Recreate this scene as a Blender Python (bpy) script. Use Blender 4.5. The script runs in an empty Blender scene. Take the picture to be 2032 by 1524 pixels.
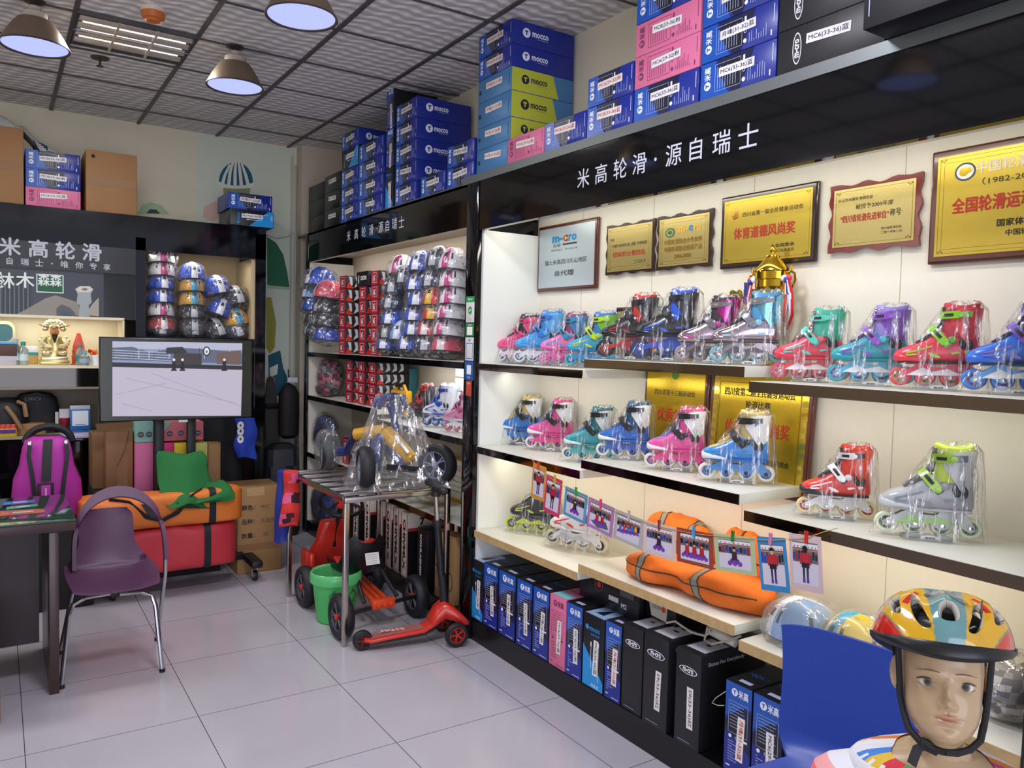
import bpy, bmesh, math, random
from math import sin, cos, pi, radians, sqrt, atan2, hypot
from mathutils import Matrix, Vector
random.seed(7)
scene = bpy.context.scene
COL = scene.collection

# ---------------------------------------------------------------- camera
CAM_H = 1.5435
F_PX, YAW, PITCH, ROLL = 1565.7, 0.580375, -0.0512365, 0.0241010
def _axes():
    fwd = Vector((sin(YAW)*cos(PITCH), cos(YAW)*cos(PITCH), sin(PITCH)))
    right = Vector((cos(YAW), -sin(YAW), 0)); up = right.cross(fwd)
    return (right*cos(ROLL)+up*sin(ROLL), -right*sin(ROLL)+up*cos(ROLL), fwd)
AX_R, AX_U, AX_F = _axes()
CAM_P = Vector((0, 0, CAM_H))
cam_data = bpy.data.cameras.new('camera'); cam = bpy.data.objects.new('camera', cam_data); COL.objects.link(cam)
cam_data.sensor_fit = 'HORIZONTAL'; cam_data.sensor_width = 36.0; cam_data.lens = F_PX/2032*36.0
cam_data.clip_start = 0.02
mw = Matrix.Identity(4)
for i, a in enumerate((AX_R, AX_U, -AX_F)):
    for k in range(3): mw[k][i] = a[k]
mw.translation = CAM_P
cam.matrix_world = mw
scene.camera = cam

# ---------------------------------------------------------------- world, exposure
scene.view_settings.view_transform = 'Standard'
scene.view_settings.look = 'None'
scene.view_settings.gamma = 1.0
scene.view_settings.use_curve_mapping = False
scene.view_settings.exposure = 0.0
world = bpy.data.worlds.new('world'); scene.world = world; world.use_nodes = True
bg = world.node_tree.nodes['Background']
bg.inputs[0].default_value = (0.72, 0.74, 0.95, 1); bg.inputs[1].default_value = 0.85
try:
    scene.cycles.transparent_max_bounces = 24
    scene.cycles.max_bounces = 8
except Exception: pass

def area_light(name, loc, target, size, power, color, size_y=None):
    d = bpy.data.lights.new(name, 'AREA'); d.energy = power; d.color = color
    d.shape = 'RECTANGLE' if size_y else 'SQUARE'; d.size = size
    if size_y: d.size_y = size_y
    o = bpy.data.objects.new(name, d); COL.objects.link(o); o.location = loc
    o.rotation_euler = (Vector(target)-Vector(loc)).to_track_quat('-Z', 'Y').to_euler()
    return o
# unseen area light added behind the camera as main fill, tilted towards the ceiling
area_light('unseen_front_fill', (-0.6, -2.6, 1.2), (0.6, 3.0, 2.0), 4.2, 95, (0.86, 0.88, 1.0), 2.4)
# two unseen fill lights added at ceiling height, outside the view
area_light('unseen_ceiling_fill', (0.75, 1.80, 3.05), (0.75, 1.80, 0), 0.55, 46, (0.90, 0.90, 1.0), 0.5)
area_light('unseen_ceiling_fill', (-1.9, 4.3, 3.05), (-1.9, 4.3, 0), 0.55, 34, (0.90, 0.90, 1.0), 0.5)
# warm strip lights of the display shelving: behind the sign and under the shelves
def strip(x, y0, y1, z, p, col, tilt=-16):
    area_light('display_strip_light', (x, (y0+y1)/2, z), (x+.1, (y0+y1)/2, 0), 0.03, p, col, y1-y0).rotation_euler = (0, radians(tilt), 0)
WARM = (1.0, 0.91, 0.74)
strip(2.16, .9, 3.4, 2.195, 5.4, (1.0, .95, .82))
for y0, y1, k in ((2.63, 3.43, 1.0), (1.78, 2.57, 1.0), (.9, 1.7, 1.0)):
    strip(2.22, y0, y1, 1.398, .9, (1, .94, .84)); strip(2.22, y0, y1, .972, 1.3, (1.0, .86, .66))
strip(2.22, 3.8, 5.9, 2.19, 4, (1.0, .93, .86))
strip(2.25, 3.7, 4.6, 1.395, 2.2, (.92, .95, 1.0))

# ---------------------------------------------------------------- photo pixel -> world helpers
def ray(px, py): return AX_F + AX_R*((px-1016)/F_PX) - AX_U*((py-762)/F_PX)
def at(px, py, axis, v):
    d = ray(px, py); i = 'xyz'.index(axis); return CAM_P + d*((v-CAM_P[i])/d[i])
def deep(px, py, d): return CAM_P + ray(px, py)*d
def proj(p):
    d = Vector(p)-CAM_P; z = d.dot(AX_F)
    return (1016+F_PX*d.dot(AX_R)/z, 762-F_PX*d.dot(AX_U)/z)
def _solve(f, a, b):
    fa = f(a)
    for _ in range(50):
        m = (a+b)/2; fm = f(m)
        if (fm > 0) == (fa > 0): a, fa = m, fm
        else: b = m
    return (a+b)/2
def ycol(px, x, z): return _solve(lambda y: proj((x, y, z))[0]-px, 0.45, 9.0)   # depth along the wall of a pixel column
def xcol(px, y, z): return _solve(lambda x: proj((x, y, z))[0]-px, -1.5, 4.0)
def zrow(py, x, y): return _solve(lambda z: proj((x, y, z))[1]-py, -0.5, 3.6)

# ---------------------------------------------------------------- materials
def lin(h):
    h = h.lstrip('#'); c = [int(h[i:i+2], 16)/255 for i in (0, 2, 4)]
    return [x/12.92 if x <= .04045 else ((x+.055)/1.055)**2.4 for x in c]
_M = {}
def mat(col, rough=.5, metal=0., spec=.5, coat=0., emit=0., trans=0., name=None, bump=0., bscale=60., var=0.):
    key = (col, rough, metal, spec, coat, emit, trans, bump, bscale, var)
    if key in _M: return _M[key]
    m = bpy.data.materials.new(name or 'surface_'+col.lstrip('#')); m.use_nodes = True
    nt = m.node_tree; b = nt.nodes['Principled BSDF']; c = lin(col)+[1]
    b.inputs['Base Color'].default_value = c; b.inputs['Roughness'].default_value = rough
    b.inputs['Metallic'].default_value = metal; b.inputs['Specular IOR Level'].default_value = spec
    b.inputs['Coat Weight'].default_value = coat; b.inputs['Coat Roughness'].default_value = .08
    b.inputs['Transmission Weight'].default_value = trans
    if emit: b.inputs['Emission Color'].default_value = c; b.inputs['Emission Strength'].default_value = emit
    if bump or var:
        tc = nt.nodes.new('ShaderNodeTexCoord'); n = nt.nodes.new('ShaderNodeTexNoise'); n.inputs['Scale'].default_value = bscale
        n.inputs['Detail'].default_value = 4
        nt.links.new(tc.outputs['Object'], n.inputs['Vector'])
        if bump:
            bp = nt.nodes.new('ShaderNodeBump'); bp.inputs['Strength'].default_value = bump; bp.inputs['Distance'].default_value = .01
            nt.links.new(n.outputs['Fac'], bp.inputs['Height']); nt.links.new(bp.outputs['Normal'], b.inputs['Normal'])
        if var:
            mx = nt.nodes.new('ShaderNodeMix'); mx.data_type = 'RGBA'
            mx.inputs['A'].default_value = [x*(1-var) for x in c[:3]]+[1]; mx.inputs['B'].default_value = [min(1, x*(1+var)) for x in c[:3]]+[1]
            nt.links.new(n.outputs['Fac'], mx.inputs['Factor']); nt.links.new(mx.outputs['Result'], b.inputs['Base Color'])
    _M[key] = m
    return m
def film_mat(name='clear_plastic_film', haze=.02, tint=(1, 1, 1), scale=(60, 60, 7), gloss=.2):
    if name in _M: return _M[name]
    m = bpy.data.materials.new(name); m.use_nodes = True; nt = m.node_tree; N = nt.nodes; L = nt.links
    N.clear(); out = N.new('ShaderNodeOutputMaterial')
    tc = N.new('ShaderNodeTexCoord'); mp = N.new('ShaderNodeMapping'); mp.inputs['Scale'].default_value = scale
    no = N.new('ShaderNodeTexNoise'); no.inputs['Scale'].default_value = 1; no.inputs['Detail'].default_value = 3
    L.new(tc.outputs['Object'], mp.inputs['Vector']); L.new(mp.outputs['Vector'], no.inputs['Vector'])
    bp = N.new('ShaderNodeBump'); bp.inputs['Strength'].default_value = .9; bp.inputs['Distance'].default_value = .02
    L.new(no.outputs['Fac'], bp.inputs['Height'])
    tr = N.new('ShaderNodeBsdfTransparent'); tr.inputs[0].default_value = (*tint, 1)
    gl = N.new('ShaderNodeBsdfGlossy'); gl.inputs['Roughness'].default_value = gloss; gl.inputs[0].default_value = (.95, .96, 1, 1)
    L.new(bp.outputs['Normal'], gl.inputs['Normal'])
    df = N.new('ShaderNodeBsdfDiffuse'); df.inputs[0].default_value = (.85, .86, .9, 1)
    lw = N.new('ShaderNodeLayerWeight'); lw.inputs['Blend'].default_value = .18; L.new(bp.outputs['Normal'], lw.inputs['Normal'])
    rp = N.new('ShaderNodeMapRange'); rp.inputs['From Min'].default_value = .53; rp.inputs['From Max'].default_value = .64
    rp.inputs['To Min'].default_value = 0; rp.inputs['To Max'].default_value = .46
    L.new(no.outputs['Fac'], rp.inputs['Value'])
    ad = N.new('ShaderNodeMath'); ad.operation = 'MULTIPLY_ADD'; ad.inputs[1].default_value = .36; L.new(lw.outputs['Fresnel'], ad.inputs[0]); L.new(rp.outputs['Result'], ad.inputs[2])
    m1 = N.new('ShaderNodeMixShader'); m2 = N.new('ShaderNodeMixShader'); m1.inputs[0].default_value = haze
    L.new(tr.outputs[0], m1.inputs[1]); L.new(df.outputs[0], m1.inputs[2])
    L.new(ad.outputs[0], m2.inputs[0]); L.new(m1.outputs[0], m2.inputs[1]); L.new(gl.outputs[0], m2.inputs[2])
    L.new(m2.outputs[0], out.inputs[0]); _M[name] = m
    return m

# ---------------------------------------------------------------- mesh builder
_glyph = {}
def glyphs(s, bold=0.):
    k = (s, bold)
    if k not in _glyph:
        cu = bpy.data.curves.new('lettering', 'FONT'); cu.body = s; cu.resolution_u = 2; cu.offset = bold
        o = bpy.data.objects.new('lettering', cu); COL.objects.link(o)
        dg = bpy.context.evaluated_depsgraph_get(); me = bpy.data.meshes.new_from_object(o.evaluated_get(dg))
        vs = [(v.co.x, v.co.y) for v in me.vertices]; fs = [tuple(p.vertices) for p in me.polygons]
        bpy.data.objects.remove(o); bpy.data.curves.remove(cu); bpy.data.meshes.remove(me)
        if vs:
            x0 = min(v[0] for v in vs); x1 = max(v[0] for v in vs); y0 = min(v[1] for v in vs); y1 = max(v[1] for v in vs)
        else: x0 = x1 = y0 = y1 = 0
        _glyph[k] = (vs, fs, x0, x1, y0, y1)
    return _glyph[k]
def frame(o, xd, yd):
    x = Vector(xd).normalized(); y = Vector(yd).normalized(); z = x.cross(y)
    m = Matrix.Identity(4)
    for i, a in enumerate((x, y, z)):
        for k in range(3): m[k][i] = a[k]
    m.translation = Vector(o); return m
def T(x=0, y=0, z=0): return Matrix.Translation((x, y, z))
def Rz(a): return Matrix.Rotation(a, 4, 'Z')
def Rx(a): return Matrix.Rotation(a, 4, 'X')
def Ry(a): return Matrix.Rotation(a, 4, 'Y')
class MB:
    def __init__(s): s.v = []; s.f = []; s.mi = []; s.mats = []; s.X = Matrix.Identity(4)
    def idx(s, m):
        if m not in s.mats: s.mats.append(m)
        return s.mats.index(m)
    def add(s, vs, fs, m, X=None):
        b = len(s.v); A = s.X @ X if X is not None else s.X
        s.v += [A @ Vector(v) for v in vs]; s.f += [tuple(b+i for i in f) for f in fs]
        if isinstance(m, list): s.mi += [s.idx(q) for q in m]
        else: s.mi += [s.idx(m)]*len(fs)
        return s
    def box(s, c, d, m, r=0., X=None):
        cx, cy, cz = c; a, b, h = d[0]/2, d[1]/2, d[2]/2
        if r <= 0:
            vs = [(cx+i*a, cy+j*b, cz+k*h) for k in (-1, 1) for j in (-1, 1) for i in (-1, 1)]
            return s.add(vs, [(0, 2, 3, 1), (4, 5, 7, 6), (0, 1, 5, 4), (2, 6, 7, 3), (0, 4, 6, 2), (1, 3, 7, 5)], m, X)
        r = min(r, a*.98, b*.98, h*.98)
        def ring(ia, ib, z, n=3):
            out = []
            for q, (sx, sy) in enumerate(((1, 1), (-1, 1), (-1, -1), (1, -1))):
                for t in range(n):
                    th = q*pi/2+t/(n-1)*pi/2
                    out.append((cx+sx*(a-r)+(ia)*cos(th), cy+sy*(b-r)+(ib)*sin(th), z))
            return out
        rings = [ring(r*.02, r*.02, cz-h), ring(r*.7, r*.7, cz-h+r*.29), ring(r, r, cz-h+r), ring(r, r, cz+h-r), ring(r*.7, r*.7, cz+h-r*.29), ring(r*.02, r*.02, cz+h)]
        return s.loft(rings, m, X=X)
    def loft(s, rings, m, cap=True, X=None, closed=True, mf=None):
        n = len(rings[0]); vs = [p for r in rings for p in r]; fs = []; ms = []
        for i in range(len(rings)-1):
            for j in range(n if closed else n-1):
                k = (j+1) % n
                fs.append((i*n+j, i*n+k, (i+1)*n+k, (i+1)*n+j))
                if mf: ms.append(mf(i, j))
        if cap and closed:
            fs.append(tuple(range(n-1, -1, -1))); fs.append(tuple((len(rings)-1)*n+j for j in range(n)))
            if mf: ms += [mf(0, 0), mf(len(rings)-2, 0)]
        return s.add(vs, fs, ms if mf else m, X)
    def prism(s, pts, z0, z1, m, X=None, msde=None):
        n = len(pts); vs = [(p[0], p[1], z0) for p in pts]+[(p[0], p[1], z1) for p in pts]
        fs = [tuple(range(n-1, -1, -1)), tuple(range(n, 2*n))]+[(i, (i+1) % n, n+(i+1) % n, n+i) for i in range(n)]
        return s.add(vs, fs, [m, m]+[msde or m]*n, X)
    def poly(s, pts, m, X=None, z=0.): return s.add([(p[0], p[1], z) if len(p) == 2 else p for p in pts], [tuple(range(len(pts)))], m, X)
    def rect(s, x0, x1, y0, y1, m, X=None, z=0.): return s.poly([(x0, y0), (x1, y0), (x1, y1), (x0, y1)], m, X, z)
    def outline(s, x0, x1, y0, y1, t, m, X=None, z=0.):
        s.rect(x0, x1, y0, y0+t, m, X, z); s.rect(x0, x1, y1-t, y1, m, X, z); s.rect(x0, x0+t, y0, y1, m, X, z); return s.rect(x1-t, x1, y0, y1, m, X, z)
    def disc(s, cx, cy, rx, ry, m, X=None, z=0., n=20): return s.poly([(cx+rx*cos(2*pi*i/n), cy+ry*sin(2*pi*i/n)) for i in range(n)], m, X, z)
    def lathe(s, prof, m, n=24, X=None, mf=None, sx=1., sy=1.):
        rings = [[(max(r, 1e-4)*cos(2*pi*j/n)*sx, max(r, 1e-4)*sin(2*pi*j/n)*sy, z) for j in range(n)] for r, z in prof]
        return s.loft(rings, m, cap=False, X=X, mf=(lambda i, j: mf(i)) if mf else None)
    def tube(s, path, r, m, n=8, X=None, closed=False, flat=1.):
        P = [Vector(p) for p in path]; k = len(P); rings = []; up = None
        for i in range(k):
            if closed: t = P[(i+1) % k]-P[i-1]
            else: t = P[min(i+1, k-1)]-P[max(i-1, 0)]
            t = t.normalized() if t.length > 1e-9 else Vector((0, 0, 1))
            if up is None: up = Vector((0, 0, 1)) if abs(t.z) < .9 else Vector((1, 0, 0))
            a = t.cross(up); a = a.normalized() if a.length > 1e-6 else t.orthogonal().normalized()
            b = a.cross(t); up = b
            rr = r[i] if isinstance(r, (list, tuple)) else r
            rings.append([tuple(P[i]+a*(rr*cos(2*pi*j/n))+b*(rr*flat*sin(2*pi*j/n))) for j in range(n)])
        if closed: rings.append(rings[0])
        return s.loft(rings, m, cap=not closed, X=X)
    def band(s, path, wd, w, t, m, X=None, closed=False):   # strap: rectangular section swept along a path, wd = width direction(s)
        P = [Vector(p) for p in path]; k = len(P); rings = []
        for i in range(k):
            tg = (P[(i+1) % k]-P[i-1]) if closed else (P[min(i+1, k-1)]-P[max(i-1, 0)])
            wv = Vector(wd(i) if callable(wd) else wd).normalized(); nn = tg.cross(wv).normalized()
            rings.append([tuple(P[i]+wv*(a*w/2)+nn*(b*t/2)) for a, b in ((-1, -1), (1, -1), (1, 1), (-1, 1))])
        if closed: rings.append(rings[0])
        return s.loft(rings, m, cap=not closed, X=X)
    def ell(s, c, r, m, n=20, k=12, X=None):
        rr = r if isinstance(r, (list, tuple)) else (r, r, r)
        rings = []
        for i in range(k+1):
            ph = -pi/2+pi*i/k
            rings.append([(c[0]+rr[0]*max(cos(ph), .002)*cos(2*pi*j/n), c[1]+rr[1]*max(cos(ph), .002)*sin(2*pi*j/n), c[2]+rr[2]*sin(ph)) for j in range(n)])
        return s.loft(rings, m, X=X)
    def text(s, t, size, m, X=None, w=None, bold=0., z=0., align='c', h=None, mirror=False):
        # size = height of a full-width glyph box (em); w = squeeze/stretch to this width; h = scale to this height
        if bold and ord(max(t)) > 0x2e80:   # heavier strokes for Chinese characters: shifted copies
            b_ = bold*.7; q = h or size
            for k_, (dx, dy) in enumerate(((0, 0), (b_, 0), (-b_, 0), (0, b_), (0, -b_))): s.text(t, size, m, (X if X is not None else Matrix.Identity(4))@T(dx*q, dy*q, 0), w, 0, z+k_*.00002, align, h, mirror)
            return s
        vs, fs, x0, x1, y0, y1 = glyphs(t, bold)
        if not vs: return s
        k = size; kx = w/(x1-x0) if w else k; ky = h/(y1-y0) if h else k
        if h and not w: kx = ky
        ox = {'c': (x0+x1)/2, 'l': x0, 'r': x1}[align]; oy = (y0+y1)/2
        if mirror: kx = -kx
        return s.add([((v[0]-ox)*kx, (v[1]-oy)*ky, z) for v in vs], fs if not mirror else [f[::-1] for f in fs], m, X)
    def mesh(s, name, smooth=35):
        me = bpy.data.meshes.new(name); me.from_pydata([tuple(v) for v in s.v], [], s.f)
        for m in s.mats: me.materials.append(m)
        me.polygons.foreach_set('material_index', s.mi)
        me.polygons.foreach_set('use_smooth', [True]*len(s.f))
        me.update()
        if smooth is not None: me.set_sharp_from_angle(angle=radians(smooth))
        return me
    def obj(s, name, parent=None, smooth=35, fix=False):
        me = s.mesh(name, smooth)
        if fix:
            b = bmesh.new(); b.from_mesh(me); bmesh.ops.recalc_face_normals(b, faces=b.faces[:]); b.to_mesh(me); b.free()
        o = bpy.data.objects.new(name, me); COL.objects.link(o)
        if parent is not None: o.parent = parent
        return o
def tag(o, label, cat, group=None, kind=None):
    o['label'] = label; o['category'] = cat
    if group: o['group'] = group
    if kind: o['kind'] = kind
    return o
def thing(name, label, cat, loc=(0, 0, 0), rotz=0., group=None, rot=None):
    o = bpy.data.objects.new(name, None); COL.objects.link(o); o.location = loc; o.empty_display_size = .05
    o.rotation_euler = rot if rot is not None else (0, 0, rotz)
    return tag(o, label, cat, group)
def struct(o, label, cat='structure'): return tag(o, label, cat, None, 'structure')
def put(o, loc, rotz=0., rot=None, sc=None):
    o.location = loc; o.rotation_euler = rot if rot is not None else (0, 0, rotz)
    if sc: o.scale = (sc, sc, sc)
    return o
def dup(root, loc, rotz, label, group=None):
    r = root.copy(); COL.objects.link(r); r.location = loc; r.rotation_euler = (0, 0, rotz); r['label'] = label
    if group: r['group'] = group
    for ch in list(root.children):
        c = ch.copy(); COL.objects.link(c); c.parent = r
        for g in list(ch.children):
            e = g.copy(); COL.objects.link(e); e.parent = c
    return r
def sup(th, p=2.5): c, s_ = cos(th), sin(th); return (abs(c)**(2/p)*(1 if c >= 0 else -1), abs(s_)**(2/p)*(1 if s_ >= 0 else -1))
ORD = ['first', 'second', 'third', 'fourth', 'fifth', 'sixth', 'seventh', 'eighth', 'ninth', 'tenth', 'eleventh', 'twelfth']
def rr_outline(w, h, r, n=5):   # rounded rectangle outline centred on 0
    pts = []
    for q, (sx, sy) in enumerate(((1, 1), (-1, 1), (-1, -1), (1, -1))):
        for t in range(n):
            th = q*pi/2+t/(n-1)*pi/2; pts.append((sx*(w/2-r)+r*cos(th), sy*(h/2-r)+r*sin(th)))
    return pts
BLACK = mat('#08090c', .06, spec=.5, name='black_gloss_board'); BLACKM = mat('#101114', .5, name='black_matte')
CHROME = mat('#c8c8cc', .14, 1., name='chrome'); STEEL = mat('#b9b4ac', .22, 1., name='stainless_steel'); WHITE = mat('#f2f2f0', .4, name='white')
CREAM = mat('#e6e2d3', .42, name='cream_board', var=.03, bscale=30); SHELFW = mat('#dcdccf', .34, name='white_shelf_board', var=.04, bscale=14)
FILM = film_mat(); FILMH = film_mat('cloudy_plastic_film', .05, scale=(30, 30, 30), gloss=.2)
# ================================================================ the room
CEIL = 3.10; YB = 6.47; XW = 2.46
def floor_mat():
    m = bpy.data.materials.new('polished_floor_tile'); m.use_nodes = True; nt = m.node_tree; N = nt.nodes; L = nt.links
    b = N['Principled BSDF']; tc = N.new('ShaderNodeTexCoord'); sp = N.new('ShaderNodeSeparateXYZ'); L.new(tc.outputs['Object'], sp.inputs[0])
    fac = []
    for ax, off in (('X', .6794), ('Y', 2.7008)):
        a = N.new('ShaderNodeMath'); a.operation = 'SUBTRACT'; a.inputs[1].default_value = off-30.0-.3; L.new(sp.outputs[ax], a.inputs[0])
        mo = N.new('ShaderNodeMath'); mo.operation = 'MODULO'; mo.inputs[1].default_value = .6; L.new(a.outputs[0], mo.inputs[0])
        s = N.new('ShaderNodeMath'); s.operation = 'SUBTRACT'; s.inputs[1].default_value = .3; L.new(mo.outputs[0], s.inputs[0])
        ab = N.new('ShaderNodeMath'); ab.operation = 'ABSOLUTE'; L.new(s.outputs[0], ab.inputs[0])
        lt = N.new('ShaderNodeMath'); lt.operation = 'LESS_THAN'; lt.inputs[1].default_value = .0016; L.new(ab.outputs[0], lt.inputs[0]); fac.append(lt)
    mx = N.new('ShaderNodeMath'); mx.operation = 'MAXIMUM'; L.new(fac[0].outputs[0], mx.inputs[0]); L.new(fac[1].outputs[0], mx.inputs[1])
    no = N.new('ShaderNodeTexNoise'); no.inputs['Scale'].default_value = 1.7; no.inputs['Detail'].default_value = 5; L.new(tc.outputs['Object'], no.inputs['Vector'])
    c1 = N.new('ShaderNodeMix'); c1.data_type = 'RGBA'; c1.inputs['A'].default_value = lin('#aaa6ae')+[1]; c1.inputs['B'].default_value = lin('#bdb9c1')+[1]; L.new(no.outputs['Fac'], c1.inputs['Factor'])
    c2 = N.new('ShaderNodeMix'); c2.data_type = 'RGBA'; c2.inputs['B'].default_value = lin('#4a484c')+[1]; L.new(mx.outputs[0], c2.inputs['Factor']); L.new(c1.outputs['Result'], c2.inputs['A'])
    L.new(c2.outputs['Result'], b.inputs['Base Color'])
    n2 = N.new('ShaderNodeTexNoise'); n2.inputs['Scale'].default_value = 5; L.new(tc.outputs['Object'], n2.inputs['Vector'])
    mr = N.new('ShaderNodeMapRange'); mr.inputs['To Min'].default_value = .09; mr.inputs['To Max'].default_value = .24; L.new(n2.outputs['Fac'], mr.inputs['Value']); L.new(mr.outputs['Result'], b.inputs['Roughness'])
    b.inputs['Specular IOR Level'].default_value = .55
    return m
def ceiling_mat():
    m = bpy.data.materials.new('patterned_ceiling_panel'); m.use_nodes = True; nt = m.node_tree; N = nt.nodes; L = nt.links
    b = N['Principled BSDF']; tc = N.new('ShaderNodeTexCoord')
    sp = N.new('ShaderNodeSeparateXYZ'); L.new(tc.outputs['Object'], sp.inputs[0])
    def mt(op, a, b_=None):
        q = N.new('ShaderNodeMath'); q.operation = op
        for k, v in enumerate((a, b_)):
            if v is None: continue
            if isinstance(v, (int, float)): q.inputs[k].default_value = v
            else: L.new(v, q.inputs[k])
        return q.outputs[0]
    # rows of interlaced leaf shapes pressed into the panels
    sv = mt('SINE', mt('ADD', mt('MULTIPLY', sp.outputs['X'], 2*pi/.17), mt('MULTIPLY', sp.outputs['Y'], 12.0))); u_ = mt('MULTIPLY', sp.outputs['Y'], pi/.066)
    f1 = mt('SINE', mt('ADD', u_, mt('MULTIPLY', sv, .95))); f2 = mt('SINE', mt('SUBTRACT', u_, mt('MULTIPLY', sv, .95)))
    hh = mt('ADD', mt('MULTIPLY', mt('MULTIPLY', f1, f2), .5), mt('MULTIPLY', mt('ABSOLUTE', f1), .5))
    mx = N.new('ShaderNodeMix'); mx.data_type = 'RGBA'; mx.inputs['A'].default_value = lin('#c2bfbd')+[1]; mx.inputs['B'].default_value = lin('#f6f5f4')+[1]
    L.new(hh, mx.inputs['Factor']); L.new(mx.outputs['Result'], b.inputs['Base Color'])
    bp = N.new('ShaderNodeBump'); bp.inputs['Strength'].default_value = .6; bp.inputs['Distance'].default_value = .012; L.new(hh, bp.inputs['Height']); L.new(bp.outputs['Normal'], b.inputs['Normal'])
    b.inputs['Roughness'].default_value = .6
    return m
mb = MB(); mb.box((0.0, 2.6, -.05), (5.2, 8.0, .1), floor_mat()); struct(mb.obj('floor'), 'polished pale lilac grey square floor tiles', 'floor')
mb = MB(); mb.box((0.0, 2.6, CEIL+.05), (5.2, 8.0, .1), ceiling_mat()); struct(mb.obj('ceiling'), 'suspended ceiling of embossed grey panels', 'ceiling')
GR = mat('#4c4a4a', .45, name='ceiling_grid_bar')
mb = MB()
for i in range(-6, 3): mb.box((.894+i*.556, 2.6, CEIL-.004), (.022, 8.0, .012), GR)
for j in range(-6, 5): mb.box((0, 4.443+j*.5505, CEIL-.003), (5.2, .012, .008), GR)
struct(mb.obj('trim_1'), 'dark grey suspension bars of the panelled ceiling', 'ceiling grid')
WALL = mat('#e2dac2', .75, name='wall_paint', var=.05, bscale=3)
mb = MB(); mb.box((0, YB+.05, 1.55), (5.2, .1, 3.1), WALL); struct(mb.obj('wall_back'), 'cream painted back wall', 'wall')
mb = MB(); mb.box((XW+.05, 2.6, 1.55), (.1, 7.9, 3.1), WALL)
struct(mb.obj('wall_right'), 'cream wall behind the long display shelving', 'wall')
mb = MB(); mb.box((2.26, 6.42, 1.55), (.36, .16, 3.1), mat('#c4b8a6', .7, name='pillar_paint')); struct(mb.obj('wall_corner'), 'narrow painted pier in the back corner', 'wall')
mb = MB(); mb.box((-2.45, 2.6, 1.55), (.1, 8, 3.1), WALL); struct(mb.obj('wall_left'), 'cream painted side wall', 'wall')
# conduit and cable on the back wall
mb = MB(); PIPE = mat('#bdb9ae', .5)
px = [(2.03, 6.44, 3.02), (2.03, 6.44, 2.3), (2.03, 6.44, .9)]
mb.tube(px, .006, PIPE); mb.tube([(2.06, 6.44, 2.95), (2.06, 6.44, .9)], .006, PIPE)
pp = [at(529, 466, 'y', 6.44), at(548, 473, 'y', 6.44), at(570, 470, 'y', 6.44), at(584, 462, 'y', 6.44)]
mb.tube([tuple(p) for p in pp], .004, PIPE); tag(mb.obj('wall_cable'), 'thin pale cable and conduit running down the back wall corner', 'cable')
# painted poster sheet on the back wall
def bk(px_, py_): p = at(px_, py_, 'y', YB-.003); return (p.x, p.z)
mb = MB(); XB = frame((0, YB-.003, 0), (1, 0, 0), (0, 0, 1))
SH = mat('#d6decb', .6); GRN = mat('#1f6b45', .6); TEAL = mat('#0f5a6c', .6); LG = mat('#a9c59b', .6); OL = mat('#9a9a3c', .6); PK = mat('#d8b6ac', .6); OR = mat('#b88862', .6); WM = mat('#dfe3da', .6)
def pol(pts, m, z): mb.poly([bk(*p) for p in pts][::-1], m, XB, z)
pol([(390, 262), (583, 298), (600, 900), (390, 900)], SH, .000)
def hel(cx, cy, w, h, base, slot, z):
    pol([(cx+w*cos(a), cy-h*sin(a)) for a in [pi*i/16 for i in range(17)]]+[(cx-w*.95, cy+h*.25), (cx+w*.95, cy+h*.25)], slot, z)
    for k in (-.8, -.42, -.05, .32, .72): pol([(cx+w*k-w*.10, cy+h*.14), (cx+w*(k*.8)-w*.10, cy-h*.5*sqrt(1-k*k*.8)), (cx+w*k*.45-w*.05, cy-h*1.04*sqrt(1-k*k*.4)), (cx+w*k*.45+w*.08, cy-h*1.02*sqrt(1-k*k*.4)), (cx+w*(k*.8)+w*.08, cy-h*.5*sqrt(1-k*k*.8)), (cx+w*k+w*.10, cy+h*.14)], base, z+.0005)
    pol([(cx-w*1.02, cy-h*.05), (cx-w*.5, cy+h*.12), (cx, cy+h*.16), (cx+w*.5, cy+h*.14), (cx+w*1.02, cy), (cx+w, cy+h*.28), (cx, cy+h*.32), (cx-w, cy+h*.26)], base, z+.001)
pol([(442, 368), (498, 368), (495, 386), (444, 386)], mat('#8f9a63', .6), .0006)
hel(468, 362, 34, 40, WM, TEAL, .001); pol([(405, 410), (430, 398), (440, 430), (420, 440), (402, 430)], PK, .001)
pol([(272, 424), (282, 406), (300, 401), (322, 408), (336, 425)], LG, .001); pol([(290, 423), (298, 415), (310, 416), (318, 424)], mat('#2c3a44', .6), .0015)
pol([(530, 470), (548, 482), (562, 505), (570, 540), (575, 575), (530, 565)], GRN, .001)
pol([(530, 566), (578, 570), (578, 576), (530, 572)], LG, .0012)
pol([(528, 590), (538, 590), (548, 640), (545, 690), (535, 702), (528, 690)], OL, .001)
pol([(532, 705), (556, 695), (562, 730), (575, 760), (565, 790), (534, 780)], TEAL, .001); pol([(535, 730), (552, 722), (550, 742), (536, 750)], WM, .0014)
pol([(532, 745), (545, 750), (548, 790), (534, 785)], OR, .0014)
tag(mb.obj('wall_poster'), 'pale green painted wall poster with a helmet, green ball and teal shapes', 'poster')
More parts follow.
